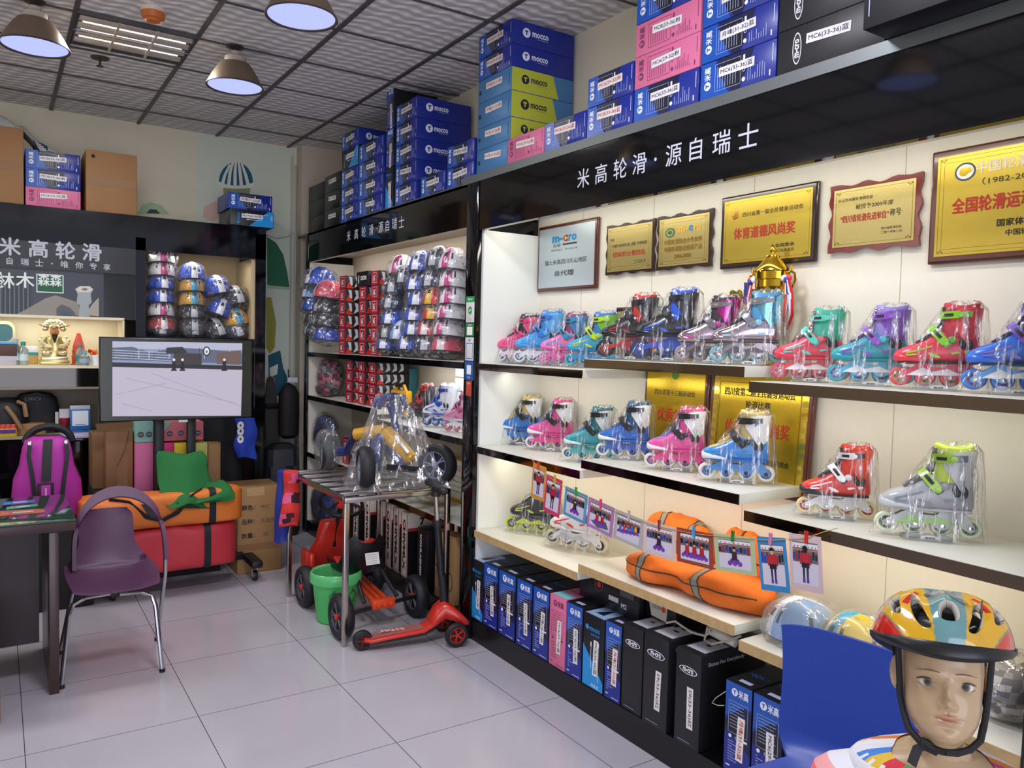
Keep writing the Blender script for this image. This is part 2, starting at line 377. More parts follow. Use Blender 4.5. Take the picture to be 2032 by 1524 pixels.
# ---------------------------------------------------------------- pendant lamps
LAMP = mat('#7c6a58', .42, .35, name='bronze_lamp_shade'); SOCK = mat('#b9ada0', .5); RIM = mat('#3c342c', .4)
def lens_mat():
    m = bpy.data.materials.new('led_lens'); m.use_nodes = True; nt = m.node_tree; N = nt.nodes; L = nt.links; N.clear()
    out = N.new('ShaderNodeOutputMaterial'); e = N.new('ShaderNodeEmission'); tc = N.new('ShaderNodeTexCoord'); ch = N.new('ShaderNodeTexChecker')
    ch.inputs['Scale'].default_value = 180; ch.inputs[1].default_value = (.42, .47, 1, 1); ch.inputs[2].default_value = (.25, .28, .72, 1)
    L.new(tc.outputs['Object'], ch.inputs['Vector']); L.new(ch.outputs['Color'], e.inputs[0]); e.inputs[1].default_value = 1.6; L.new(e.outputs[0], out.inputs[0]); return m
LENS = lens_mat()
def pendant(x, y, label):
    zf = 2.885; t = thing('pendant_lamp', label, 'lamp', (x, y, zf), 0, 'bell pendant lamps on the ceiling')
    m = MB(); m.lathe([(.146, 0), (.148, .004), (.143, .012), (.118, .06), (.092, .1), (.075, .122), (.05, .126), (.05, .12), (.07, .11), (.112, .055), (.138, .004), (.146, 0)], LAMP, 36); m.obj('lamp_shade', t)
    m = MB(); m.lathe([(.1475, -.003), (.150, 0), (.1475, .005), (.141, .003), (.1475, -.003)], RIM, 36); m.obj('rim', t)
    m = MB(); m.lathe([(0, .008), (.142, .004), (.142, .012), (0, .014)], LENS, 36); m.obj('lens', t)
    m = MB(); m.lathe([(.0, .12), (.054, .12), (.054, .155), (.046, .162), (.028, .162), (.028, .185), (0, .186)], SOCK, 24); m.obj('socket', t)
    m = MB(); m.tube([(.02, 0, .17), (.045, .01, .165), (.06, .012, .148)], .003, RIM); m.obj('cable', t)
    m = MB(); m.lathe([(0, .18), (.012, .18), (.012, .198), (.02, .2), (.046, .207), (.046, .213), (0, .2135)], RIM, 20); m.obj('ceiling_mount', t)
    return t
pendant(.168, 4.43, 'bronze bell pendant lamp beside the lit ceiling troffer, over the sign cabinet')
pendant(1.09, 4.45, 'bronze bell pendant lamp hanging beyond the troffer, near the sprinkler')
pendant(1.085, 3.33, 'bronze bell pendant lamp cut by the top edge of the photo')
pendant(.311, 2.288, 'bronze bell pendant lamp seen only mirrored in the near sign board')
for (x, y) in ((.168, 4.43), (1.09, 4.45), (1.085, 3.33)):
    d = bpy.data.lights.new('pendant_glow', 'SPOT'); d.energy = 13; d.color = (.84, .86, 1.0); d.spot_size = radians(150); d.spot_blend = .5; d.shadow_soft_size = .04
    o = bpy.data.objects.new('pendant_glow', d); COL.objects.link(o); o.location = (x, y, 2.86)
# troffer
area_light('troffer_glow', (.616, 4.64, 3.06), (.616, 4.64, 0), .5, 16, (1.0, .97, .9), .42)
t = thing('ceiling_troffer', 'recessed ceiling light with shiny louvre cells', 'ceiling light', (.616, 4.64, CEIL))
m = MB(); REF = mat('#f4f1e8', .28, .75, name='louvre_reflector', bump=.5, bscale=14)
m.box((0, .005, -.012), (.55, .012, .03), CHROME)
for k in range(1, 4): m.box((-.27+k*.135, 0, -.012), (.004, .46, .026), REF) if False else None
for k in range(4):
    y = -.165+k*.112
    m.loft([[(x, y+dy, dz) for dy, dz in ((-.040, -.012), (-.02, -.022), (0, -.026), (.02, -.022), (.040, -.012), (.02, -.010), (0, -.008), (-.02, -.010))] for x in (-.262, .262)], REF)
for k in (-.088, .088): m.box((k, 0, -.017), (.012, .46, .024), REF)
m.obj('louvre', t)
m = MB(); m.box((0, 0, -.0015), (.53, .47, .003), mat('#8a8478', .3, .5)); m.obj('housing', t)
m = MB(); m.outline(-.272, .272, -.236, .236, .012, GR, T(0, 0, -.024)); m.box((0, .236, -.012), (.55, .006, .024), GR); m.box((0, -.236, -.012), (.55, .006, .024), GR); m.box((.272, 0, -.012), (.006, .47, .024), GR); m.box((-.272, 0, -.012), (.006, .47, .024), GR); m.obj('frame', t)
m = MB()
for k in range(3):
    y = -.109+k*.112; m.tube([(-.24, y, -.0095), (.24, y, -.0095)], .007, mat('#fff4dc', .4, emit=3.0, name='fluorescent_tube'), 8)
m.obj('tube', t)
# detector, sprinkler
t = thing('smoke_detector', 'orange capped detector on the ceiling beside the troffer', 'detector', (.645, 4.19, CEIL))
m = MB(); m.lathe([(0, -.02), (.05, -.02), (.056, -.008), (.056, 0), (0, 0)], mat('#d9c9b6', .5)); m.obj('base', t)
m = MB(); m.lathe([(0, -.062), (.03, -.06), (.036, -.052), (.05, -.048), (.055, -.02), (0, -.018)], mat('#c96a2a', .4)); m.obj('cap', t)
t = thing('sprinkler', 'small dark sprinkler head on the ceiling near the troffer', 'sprinkler', (.508, 5.10, CEIL))
m = MB(); m.lathe([(0, -.006), (.045, -.006), (.05, 0), (0, 0)], RIM); m.obj('base', t)
m = MB(); m.lathe([(0, -.05), (.018, -.05), (.018, -.045), (.006, -.04), (.008, -.006), (0, -.005)], RIM); m.obj('nozzle', t)
# ================================================================ display units
XF = 2.06
LETTER = mat('#c9ccd8', .5, emit=0.0, name='white_lettering')
def wall_text(m, s, y, z, size, mt, x=XF, bold=0., w=None, h=None): m.text(s, size, mt, frame((x, y, z), (0, -1, 0), (0, 0, 1)), bold=bold, w=w, h=h)
def back_text(m, s, x, z, size, mt, y, bold=0., w=None, h=None, mirror=False): m.text(s, size, mt, frame((x, y, z), (1, 0, 0), (0, 0, 1)), bold=bold, w=w, h=h, mirror=mirror)
def box2(m, x0, x1, y0, y1, z0, z1, mt, r=0.): m.box(((x0+x1)/2, (y0+y1)/2, (z0+z1)/2), (x1-x0, y1-y0, z1-z0), mt, r)
MIRROR = mat('#75675a', .06, 1., name='dark_mirror_edge'); PART = mat('#b89a6a', .6, name='chipboard_edge', var=.25, bscale=40)
ALU = mat('#6f7474', .42, .6, name='aluminium_strip')
# ---- near display wall (A)
A0, A1 = 0.875, 3.46
t = thing('display_shelving', 'near display shelving with black sign board and cream backed stepped shelves of inline skates', 'shelving', (XF, 2.2, 0))
def part(m, name, par, **k):
    o = m.obj(name, par, **k); o.matrix_parent_inverse = Matrix.Translation(par.location).inverted(); return o
m = MB(); box2(m, XF, XF+.03, .2, A1+.02, 2.115, 2.362, BLACK); box2(m, XF-.004, XF+.38, .2, A1+.2, 2.362, 2.40, ALU)
for px_, ch in ((1158, '米'), (1193, '高'), (1231, '轮'), (1269, '滑'), (1301, '·'), (1337, '源'), (1381, '自'), (1432, '瑞'), (1485, '士')):
    m.text(ch, .082, LETTER, frame((XF-.001, ycol(px_, XF, 2.24), 2.24), (0, -1, 0), (0, 0, 1)), bold=.006, h=.014 if ch == '·' else .078)
part(m, 'sign_board', t)
m = MB(); box2(m, XF+.005, XF+.37, .2, 3.60, 0, .115, mat('#0a0a0c', .3)); part(m, 'plinth', t)
m = MB(); box2(m, 2.43, 2.455, .2, 3.49, .115, 2.362, CREAM)
SEAM = mat('#b9ae92', .6)
for px_ in (1431, 1560, 1835, 1396, 1805):
    pass
for y in (2.60, 2.05, 1.45, 3.1): box2(m, 2.429, 2.43, y-.001, y+.001, .6, 2.3, SEAM)
part(m, 'back_panel', t)
m = MB(); box2(m, XF+.03, 2.43, .2, 3.47, 2.20, 2.215, CREAM); part(m, 'soffit', t)
m = MB(); box2(m, XF+.02, 2.43, 3.462, 3.482, .115, 2.115, mat('#e6e9e2', .3, name='white_side_board')); part(m, 'side_panel', t)
m = MB(); box2(m, XF-.005, 2.43, 3.484, 3.60, 0, 2.362, BLACK, .002); part(m, 'post', t)
m = MB(); box2(m, XF-.005, 2.43, .80, .865, 0, 2.362, BLACK, .002); part(m, 'post', t)
SEC = [(2.604, A1), (1.752, 2.594), (0.866, 1.728)]
SHZ = {}
for r, (zz, dz) in enumerate(((1.44, .047), (1.015, .048), (.58, .04))):
    for c, (y0, y1) in enumerate(SEC):
        z = zz+(dz if c == 1 else 0); SHZ[(r, c)] = z
        m = MB(); box2(m, XF+.002, 2.43, y0, y1, z-.036, z, SHELFW, .001)
        box2(m, XF-.002, XF+.002, y0, y1, z-.036, z-.0015, MIRROR if r < 2 else PART); part(m, 'shelf', t)
# ---- far display cabinet (B)
B0, B1 = 3.61, 6.10
t = thing('display_cabinet', 'far black display cabinet packed with wrapped helmets and red boxes', 'display cabinet', (XF, 4.8, 0))
m = MB(); box2(m, XF, XF+.03, B0, 6.16, 2.142, 2.365, BLACK); box2(m, XF, 2.43, B0, 6.36, 2.35, 2.365, BLACK); box2(m, XF+.001, XF+.004, B0, 5.0, 2.352, 2.372, ALU)
for i, px_ in enumerate((692, 707, 722, 737, 748.5, 756, 769, 783, 797)):
    ch = '米高轮滑·源自瑞士'[i]; m.text(ch, .066, LETTER, frame((XF-.001, ycol(px_, XF, 2.262), 2.262), (0, -1, 0), (0, 0, 1)), bold=.004, h=.013 if ch == '·' else .07)
part(m, 'sign_board', t)
BK = mat('#b7ab98', .6, name='cabinet_back')
m = MB(); box2(m, 2.43, 2.45, B0, 6.12, .1, 2.36, BK); part(m, 'back_panel', t)
m = MB(); box2(m, XF+.01, 2.43, 6.08, 6.10, .1, 2.142, mat('#d9d4c8', .4)); part(m, 'side_panel', t)
m = MB(); box2(m, XF-.004, 2.43, 6.10, 6.16, 0, 2.36, BLACK, .002); part(m, 'post', t)
m = MB(); box2(m, XF+.03, 2.43, B0, 6.1, 2.20, 2.215, BK); part(m, 'soffit', t)
m = MB(); box2(m, XF+.01, 2.42, B0, 6.1, 0, .10, mat('#0a0a0c', .3)); part(m, 'plinth', t)
YD = ycol(748, XF, 1.2)
for (y0, y1, z) in ((B0, 6.08, 1.44), (YD, 6.08, 1.10), (YD, 6.08, .65), (B0, YD, 1.035), (B0, YD, .565)):
    m = MB(); box2(m, XF+.002, 2.43, y0, y1, z-.036, z, SHELFW); box2(m, XF-.002, XF+.002, y0, y1, z-.036, z-.001, BLACK if z > 1 else MIRROR); part(m, 'shelf', t)
m = MB()   # slatted white panel
for k in range(4): box2(m, 2.40, 2.43, B0+.02, YD-.42, 1.075+k*.085, 1.152+k*.085, mat('#e6e8ea', .3), .002)
box2(m, 2.415, 2.42, B0+.02, YD-.42, 1.06, 1.40, mat('#c8a870', .4)); part(m, 'slat_panel', t)
# ---- back cabinet with the sign (C)
YC = 5.90
t = thing('sign_cabinet', 'black back cabinet with white sign lettering, lit shelf and helmet cubby', 'cabinet', (.4, YC, 0))
def cb(n, x0, x1, y0, y1, z0, z1, mt, r=0.): m = MB(); box2(m, x0, x1, y0, y1, z0, z1, mt, r); part(m, n, t)
XL = -1.6
cb('top_board', XL, 1.675, YC, 6.42, 2.30, 2.345, BLACK); cb('fascia', XL, 1.675, YC, YC+.02, 2.115, 2.30, BLACK)
cb('side_panel', 1.60, 1.675, YC, 6.42, 0, 2.3, BLACK); cb('partition', .80, .862, YC, 6.42, 0, 2.2, BLACK)
cb('back_panel', XL, 1.675, 6.36, 6.38, 0, 2.3, mat('#b9a27a', .6, name='tan_cubby_board'))
cb('cubby_floor', .862, 1.60, YC+.01, 6.36, 1.50, 1.53, BLACK); cb('cubby_side', 1.575, 1.60, YC+.02, 6.36, 1.53, 2.115, mat('#c8b48c', .5))
m = MB(); box2(m, XL, .80, YC-.004, YC+.02, 1.945, 2.118, mat('#121316', .3, name='sign_board'))
SIGN = mat('#b9bac6', .5)
for px_, ch in ((20, '米'), (76, '高'), (130, '轮'), (182, '滑')):
    m.text(ch, .11, SIGN, frame((xcol(px_, YC, 2.075), YC-.006, 2.075), (1, 0, 0), (0, 0, 1)), bold=.035, h=.108)
for px_, ch in ((-38, '源'), (-12, '源'), (19, '自'), (49, '瑞'), (78, '士'), (103, '·'), (128, '唯'), (157, '你'), (185, '专'), (212, '享')):
    if px_ < -20: continue
    m.text(ch, .045, SIGN, frame((xcol(px_, YC, 1.985), YC-.006, 1.985), (1, 0, 0), (0, 0, 1)), bold=.02, h=.01 if ch == '·' else .043)
part(m, 'sign_board', t)
# photo panel below the sign
m = MB(); XP = frame((0, YC+.012, 0), (1, 0, 0), (0, 0, 1))
def ck(px_, py_): p = at(px_, py_, 'y', YC+.012); return (p.x, p.z)
def pc(pts, col, z, rough=.35): m.poly([ck(*p) for p in pts][::-1], mat(col, rough), XP, z)
box2(m, XL, xcol(206, YC, 1.8), YC+.012, YC+.03, 1.655, 1.95, mat('#30363f', .3))
pc([(-120, 545), (62, 545), (62, 628), (-120, 628)], '#1f252d', .0004)
for k in range(7): pc([(k*9, 560), (k*9+3, 560), (k*9+3, 626), (k*9, 626)], '#59626a', .0006)
pc([(28, 626), (50, 615), (90, 592), (110, 586), (130, 592), (155, 600), (160, 626)], '#8a8378', .001)
pc([(112, 626), (112, 612), (122, 604), (138, 610), (148, 620), (150, 626)], '#57514d', .0014); pc([(118, 626), (122, 614), (136, 618), (142, 626)], '#35526a', .0018)
pc([(150, 575), (158, 568), (178, 568), (184, 576), (180, 584), (182, 600), (176, 606), (178, 628), (156, 628), (158, 606), (152, 600), (154, 584)], '#9aa3a2', .002)
pc([(149, 574), (158, 568), (178, 568), (185, 574), (178, 580), (156, 580)], '#d3cdbd', .0024); pc([(160, 574), (168, 571), (176, 574), (168, 577)], '#6a6a66', .003)
pc([(170, 625), (182, 605), (196, 590), (196, 628)], '#a79d90', .0022)
m.rect(*[q for q in (ck(72, 545)[0], ck(126, 545)[0], ck(72, 580)[1], ck(72, 543)[1])], mat('#dfe5e2', .5), XP, .003)
m.rect(*[q for q in (ck(74, 545)[0], ck(124, 545)[0], ck(74, 578)[1], ck(74, 545)[1])], mat('#0e5a36', .5), XP, .0035)
GWT = mat('#dfe8e2', .5)
for px_, ch in ((-12, '森'), (10, '林'), (50, '木')): m.text(ch, .09, GWT, frame((*[at(px_, 556, 'y', YC)[0]], YC+.008, ck(px_, 556)[1]), (1, 0, 0), (0, 0, 1)), bold=.03, h=.095)
m.text('森森', .09, GWT, frame((ck(99, 560)[0], YC+.008, ck(99, 556)[1]), (1, 0, 0), (0, 0, 1)), bold=.03, w=.13, h=.075)
part(m, 'photo_panel', t)
m = MB(); box2(m, xcol(206, YC, 1.8), .80, YC+.012, YC+.02, 1.64, 1.95, mat('#20211f', .12, .2, name='dark_mirror')); part(m, 'mirror_panel', t)
# lit niche
XN = xcol(247, YC, 1.5)
NI = mat('#e8dfc0', .4, name='lit_niche_board')
m = MB(); box2(m, XL, XN, YC+.001, 6.2, 1.636, 1.652, NI); box2(m, XN-.012, XN, YC+.001, 6.2, 1.33, 1.64, NI); box2(m, XL, XN, 6.19, 6.2, 1.33, 1.64, NI); box2(m, XL, XN, YC+.001, 6.2, 1.312, 1.33, NI); part(m, 'niche', t)
cb('mirror_strip', XL, .80, YC+.005, YC+.02, 1.19, 1.312, mat('#4a4844', .07, .9, name='dark_mirror_strip'))
cb('shelf', XL, .80, YC-.002, 6.2, 1.175, 1.19, mat('#8a8070', .5)); cb('shelf', XL, .80, YC-.002, 6.2, .858, .876, mat('#a09070', .5))
cb('niche_back', XL, .80, 6.2, 6.21, .87, 1.19, mat('#8d8372', .6)); cb('drawer_front', XL, .80, YC+.01, YC+.03, .0, .858, BLACK); cb('lower_panel', .862, 1.60, YC+.01, YC+.03, 0, 1.5, BLACK)
area_light('niche_light', (.2, 6.05, 1.63), (.2, 6.05, 1.3), .9, 1.3, (1, .95, .80), .1)
area_light('cubby_light', (1.2, 6.0, 2.10), (1.2, 6.1, 1.5), .6, 1.3, (1, .92, .8), .1)
# payment plates on the post between the two units
GP = mat('#1f9a4a', .4); BP = mat('#2660b4', .4); OP = mat('#d8503a', .4)
for i, (y0p, y1p, base, nm, lab) in enumerate(((588, 640, WHITE, 'green topped white payment plate with a tick, topmost on the black post', 1), (641, 668, GP, 'green payment plate under the white one on the black post', 2), (669, 716, WHITE, 'white payment plate on the black post above the blue one', 3), (717, 755, BP, 'blue payment plate on the black post', 4), (756, 786, OP, 'small red payment plate lowest on the black post', 5))):
    yc_ = 3.545; x = XF-.006; z1 = zrow(y0p, x, yc_); z0 = zrow(y1p, x, yc_); w = .088 if i != 4 else .06
    m = MB(); m.box((0, 0, 0), (w, z1-z0, .004), base, .001); X = T(0, 0, .0026)
    hh = (z1-z0)/2
    if i == 0:
        m.rect(-w/2, w/2, hh-.03, hh, GP, X); m.text('微信支付', .012, WHITE, X@T(0, hh-.015, .0003), bold=.02); m.disc(0, -.005, .019, .021, GP, X); m.text('✓', .03, WHITE, X@T(0, -.005, .0005), bold=.04); m.text('支付', .012, mat('#8a8a8a'), X@T(0, -hh+.015, .0003))
    elif i == 1: m.rect(-.028, .028, -hh+.008, hh-.02, WHITE, X); m.text('推荐使用', .01, WHITE, X@T(0, hh-.01, .0003))
    elif i == 2: m.outline(-.034, .034, -hh+.01, hh-.03, .004, BP, X); m.text('支付', .014, BP, X@T(0, hh-.016, .0003), bold=.02)
    elif i == 3: m.rect(-.022, .022, -.018, .03, WHITE, X); m.text('支付宝', .012, WHITE, X@T(0, -hh+.016, .0003))
    else: m.text('云闪付', .011, WHITE, X@T(0, hh-.012, .0003))
    o = tag(m.obj('payment_plate'), nm, 'sign', None)
    o.matrix_world = frame((x+.003, yc_, (z0+z1)/2), (0, -1, 0), (0, 0, 1))
# ================================================================ skate boxes
BL = mat('#1a2c8c', .32, name='blue_carton'); BL2 = mat('#1b54b0', .3, name='bright_blue_carton'); NAVY = mat('#14183a', .35); DK = mat('#15161c', .35, name='black_carton')
PKC = mat('#d86f96', .45, name='pink_carton'); PKD = mat('#7c3a5c', .5); CY = mat('#1d8fd8', .3, name='cyan_carton'); LB = mat('#437cae', .4, name='light_blue_carton'); YG = mat('#b8bf3a', .4, name='lime_print')
BK2 = mat('#191a1d', .45, name='matt_black_carton'); TXT = mat('#aab6e0', .5); STK = mat('#e9e6e2', .5, name='paper_sticker'); INK = mat('#2a2560', .6); RED = mat('#c0282a', .6); WTX = mat('#e8ecf6', .5)
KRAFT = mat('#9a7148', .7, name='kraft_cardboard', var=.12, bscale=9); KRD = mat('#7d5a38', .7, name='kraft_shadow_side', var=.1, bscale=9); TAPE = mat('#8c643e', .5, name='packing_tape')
def logo(m, X, cx, cz, r, fg, bgm):
    m.disc(cx, cz, r, r, fg, X, .0006, 18); m.text('T', r*1.7, bgm, X@T(cx, cz, .0010), bold=.06, h=r*1.1)
SN = ['MC6(33-36)蓝', 'MC8(33-36)粉', 'MC8(33-36)蓝', '月魂(31-32)蓝', 'MC6(29-32)粉', '月魂(28-31)粉']
_sb = {}
def skate_box(kind, w, h, d, label, cat='box', group=None, sticker=None, ink=None, stz=-.05, seed=0, lying=False):
    """upright: width w along x, depth d behind y=0, height h; the printed end faces -y"""
    rnd = random.Random(seed); key = (kind, round(w, 3), round(h, 3), round(d, 3), lying)
    if key not in _sb:
        m = MB(); body = {'blue': BL, 'pink': PKC, 'cyan': DK, 'black': BK2, 'lime': LB, 'gloss': DK}[kind]
        m.box((0, d/2, h/2), (w, d, h), DK if (kind == 'blue' and not lying) else body, .0015)
        X = frame((0, -.0006, h/2), (1, 0, 0), (0, 0, 1)); fg = PKD if kind == 'pink' else (NAVY if kind == 'lime' else WTX); ln = PKD if kind in ('pink',) else TXT
        H = h/2; W = w/2
        if kind == 'blue':
            if not lying: m.rect(-W*.99, W*.99, -H*.99, H*.99, BL, X, -.0002)
            m.rect(-W*.98, W*.98, H*.55, H*.98, BL2, X); m.poly([(-W*.98, H*.55), (-W*.98, H*.2), (W*.6, H*.55)], BL2, X)
            m.poly([(W*.98, H*.5), (W*.98, -H*.45), (-W*.98, -H*.1), (-W*.98, H*.12), (W*.2, H*.5)], NAVY, X, .0002)
        if kind == 'cyan':
            m.poly([(-W*.98, -H*.98), (W*.98, -H*.98), (W*.98, -H*.72), (-W*.98, H*.15)], CY, X, .0002)
            for k, (x, a, b) in enumerate(((-.2, .2, -.45), (.15, .2, -.5), (.5, .25, -.75))): m.rect(x*W-.0012, x*W+.0012, b*H, a*H, WTX, X, .0005); m.ell((x*W, a*H, .001), (.004, .012, .001), WTX, 8, 4, X)
            m.text('mocco', .03, CY, X@T(.1*W, .62*H, .0006), w=w*.5, bold=.02); m.text('米高轮滑', .01, CY, X@T(.15*W, .48*H, .0006), w=w*.42); m.disc(-.62*W, .64*H, .08*w, .08*w, CY, X, .0006)
            m.text('MAX', .02, WTX, X@T(.25*W, -.9*H, .0006), w=w*.35)
        elif kind == 'black':
            m.disc(.0, .6*H, .36*w, .12*w, WTX, X, .0004, 24); m.disc(0, .6*H, .33*w, .10*w, BK2, X, .0006, 24); m.text('m-cro', .03, WTX, X@T(0, .6*H, .0009), w=.42*w, bold=.03)
            m.rect(-W*.7, W*.3, -H*.92, -H*.91, TXT, X, .0004)
        elif kind in ('blue', 'pink'):
            logo(m, X, -.3*W, .79*H, .12*w, fg, BL2 if kind == 'blue' else PKC); m.text('米高', .03, fg, X@T(.36*W, .79*H, .0006), w=.36*w, bold=.03)
            m.outline(-.72*W, .75*W, -.12*H, .58*H, .0014, ln, X, .0005)
            if kind == 'blue': m.rect(-.70*W, .73*W, -.1*H, .28*H, DK, X, .0004)
            for k in range(8): m.rect(-.6*W, (.62-.25*rnd.random())*W, (.5-.07*k)*H, (.512-.07*k)*H, ln, X, .0007)
            m.text('CE', .016, fg, X@T(.0, -.2*H, .0006), h=.035*h); m.disc(-.55*W, -.2*H, .06*w, .06*w, fg, X, .0006, 12); m.rect(.35*W, .75*W, -.225*H, -.175*H, fg, X, .0005)
            for k in range(8): m.rect(-.7*W, (-.6+rnd.random()*.9)*W, (-.32-.06*k)*H, (-.306-.06*k)*H, ln, X, .0005)
            m.rect(-.1*W, .8*W, -.93*H, -.915*H, fg, X, .0005); m.rect(-.8*W, -.5*W, -.88*H, -.85*H, fg, X, .0005)
        elif kind == 'lime':
            m.disc(-.1*W, .85*H, .1*w, .1*w, NAVY, X, .0004, 14); m.rect(-.5*W, .5*W, -.9*H, -.88*H, NAVY, X, .0004)
        # broad side printing
        fx = frame((0, d/2, -.0006), (0, 1, 0), (1, 0, 0)) if lying else None
        if lying and kind in ('blue', 'lime'):   # the base becomes the big side
            c2 = WTX if kind == 'blue' else NAVY
            if kind == 'lime': m.poly([(-d*.49, -W*.98), (d*.26, -W*.98), (d*.16, W*.98), (-d*.49, W*.98)], YG, fx, .0001)
            m.disc(-d*.28, .1*W, .2*w, .2*w, c2, fx, .0004, 20); m.text('T', .05, BL if kind == 'blue' else YG, fx@T(-d*.28, .1*W, .0008), bold=.08, h=.2*w)
            m.text('mocco', .04, c2, fx@T(-d*.06, .1*W, .0006), w=d*.26, h=.2*w, bold=.03); m.rect(-d*.1, d*.07, -.22*W, -.2*W, c2, fx, .0004)
        # top
        tx = frame((0, d/2, h+.0006), (1, 0, 0), (0, 1, 0))
        if not lying and kind in ('blue', 'cyan', 'pink', 'black'):
            if kind == 'pink': m.rect(-W*.9, W*.9, -d*.48, -d*.3, mat('#8fd0d8', .3), tx, .0002)
            elif kind == 'cyan': m.rect(-W*.9, W*.9, -d*.49, -d*.05, mat('#9ab7d8', .25), tx, .0002); m.poly([(-W*.5, -d*.4), (W*.3, -d*.4), (W*.1, -d*.15)], NAVY, tx, .0004)
            elif kind == 'black': m.rect(-W*.75, W*.75, -d*.4, -d*.02, mat('#c4c4cc', .3), tx, .0002); m.rect(-W*.2, W*.2, -d*.22, -d*.18, BK2, tx, .0004); m.rect(-W*.2, W*.2, -d*.1, -d*.06, BK2, tx, .0004)
            else: m.rect(-W*.98, W*.98, -d*.49, d*.49, DK, tx, .0001); m.rect(-W*.4, W*.5, -d*.44, -d*.38, mat('#b6bbe0', .3), tx, .0004)
            if kind != 'black': m.text('MICRO', .03, mat('#2f6fd8', .3) if kind != 'pink' else PKD, tx@T(0, -d*.2 if kind != 'cyan' else d*.1, .0006), w=w*.7)
        elif lying and kind == 'pink': pass
        # side
        for sx in (1, -1):
            sxm = frame((sx*(W+.0006), d/2, h/2), (0, sx, 0), (0, 0, 1))
            if kind == 'black' and sx > 0: m.text('Skates For Everybody', .02, WTX, sxm@T(-d*.12, H*.78, .0004), w=d*.55)
        _sb[key] = m.mesh(kind+'_skate_box')
    o = bpy.data.objects.new('skate_box', _sb[key]); COL.objects.link(o); tag(o, label, cat, group)
    if sticker:
        m = MB(); L = min(.62*h, .15); q = L*.2; X = frame((.12*w, -.0016, h/2+stz), (1, 0, 0), (0, 0, 1))@Rz(rnd.uniform(-.06, .06))@Rz(-pi/2)
        m.rect(-L/2, L/2, -q/2, q/2, STK, X); m.text(sticker, .03, ink or INK, X@T(0, 0, .0004), w=L*.9, h=q*.66, bold=.02); m.obj('size_sticker', o)
    return o
TOPI = Matrix.Identity(4)
def orient(o, M_): o.matrix_world = M_
def lay(o, y1, z0, x=XF, yaw=0.):   # lying box: printed end towards the aisle, its head to the far end; y1 = far end, z0 = base
    o.matrix_world = T(x, y1, z0)@Rz(-pi/2+yaw)@Ry(-pi/2)@T(0, 0, 0) if False else Matrix(((0, 1, 0, x), (0, 0, 1, y1), (1, 0, 0, z0), (0, 0, 0, 1)))
# column table: (pixel left, pixel right, base z, [(kind, pixel top..)...]); all lie on the sign board top with their printed ends in the plane x
def column(name, pl, pr, z0, zs, kinds, x=XF+.012, d=.34, stick=True, inks=None, where='', single=False):
    ya = ycol(pl, x, z0+.1); yb = ycol(pr, x, z0+.1); h = abs(ya-yb)-.004; n = len(kinds)
    for i, k in enumerate(kinds):
        w = zs[i+1]-zs[i]-.0015; kn, col = (k if isinstance(k, tuple) else (k, {'blue': 'blue', 'pink': 'pink', 'lime': 'light blue and lime', 'cyan': 'black and cyan', 'black': 'black', 'gloss': 'plain black'}[k]))
        pos = '' if n == 1 else (', bottom one' if i == 0 else (', topmost' if i == n-1 else ', '+ORD[i]+' up'))
        o = skate_box(kn, w, h, d, f'{col} skate box{pos} {where}', sticker=(random.choice(SN) if stick else None), ink=(inks if inks else None), stz=.0, seed=i+int(pl), group='skate boxes on top of the shelving', lying=True)
        # local x -> up (centre at mid height), local y -> +x into the wall, local z -> +y with its base at the near end
        o.matrix_world = Matrix(((0, 1, 0, x), (0, 0, 1, yb+.002), (1, 0, 0, zs[i]+w/2), (0, 0, 0, 1)))
def zlev(px_, pys, x): y = ycol(px_, x, 2.6); return [zrow(p, x, y) for p in pys]
ZA = 2.4015
def norm(zs, z0): d = z0-zs[0]; return [z+d for z in zs]
column('A1', 946, 1012, ZA, norm(zlev(950, [339, 291, 248, 198, 153, 110, 64], XF), ZA), ['lime']*4+['blue']*2, inks=RED, where='of the tall lime stack', d=.37)
column('A2', 1008, 1080, ZA, [ZA, ZA+.117], ['pink'], x=XF+.004, inks=RED, where='lying alone beside the lime stack on the sign', d=.2)
column('A3', 1081, 1165, ZA, [ZA, ZA+.122], ['blue'], x=XF+.004, inks=RED, where='lying alone between a pink box and a stack of two')
column('A4', 1165, 1257, ZA, [ZA, ZA+.121, ZA+.242], ['blue', 'blue'], x=XF+.004, inks=RED, where='of the pair beside the mixed pink and blue stack')
column('A5', 1258, 1388, ZA, [ZA, ZA+.124, ZA+.246, ZA+.368, ZA+.49], ['blue', 'pink', 'pink', 'blue'], x=XF+.004, where='of the mixed pink and blue stack')
column('A6', 1390, 1542, ZA, [ZA, ZA+.124, ZA+.247, ZA+.37], ['blue', 'blue', 'blue'], x=XF+.004, where='of the all-blue stack next to black boxes')
column('A7', 1543, 1760, ZA, [ZA, ZA+.135, ZA+.27], ['black', 'black'], x=XF+.006, where='of the black pair on the near sign')
# large black carton overhanging the sign board
m = MB(); m.box((.25, -.28, .13), (.50, .56, .26), DK, .002); X = frame((-.0008, -.28, .13), (0, -1, 0), (0, 0, 1))
m.outline(-.18, .22, -.06, .1, .002, TXT, X); m.rect(-.265, -.262, -.1, .09, TXT, X); m.text('W', .05, mat('#3a8ad8', .4), X@T(-.225, .02, .0004), bold=.04)
o = tag(m.obj('carton'), 'large black carton overhanging the sign board beside the black skate boxes', 'box'); o.location = (1.945, 1.30, 2.4015)
# far cabinet top
ZB = 2.3665; xb = XF+.012
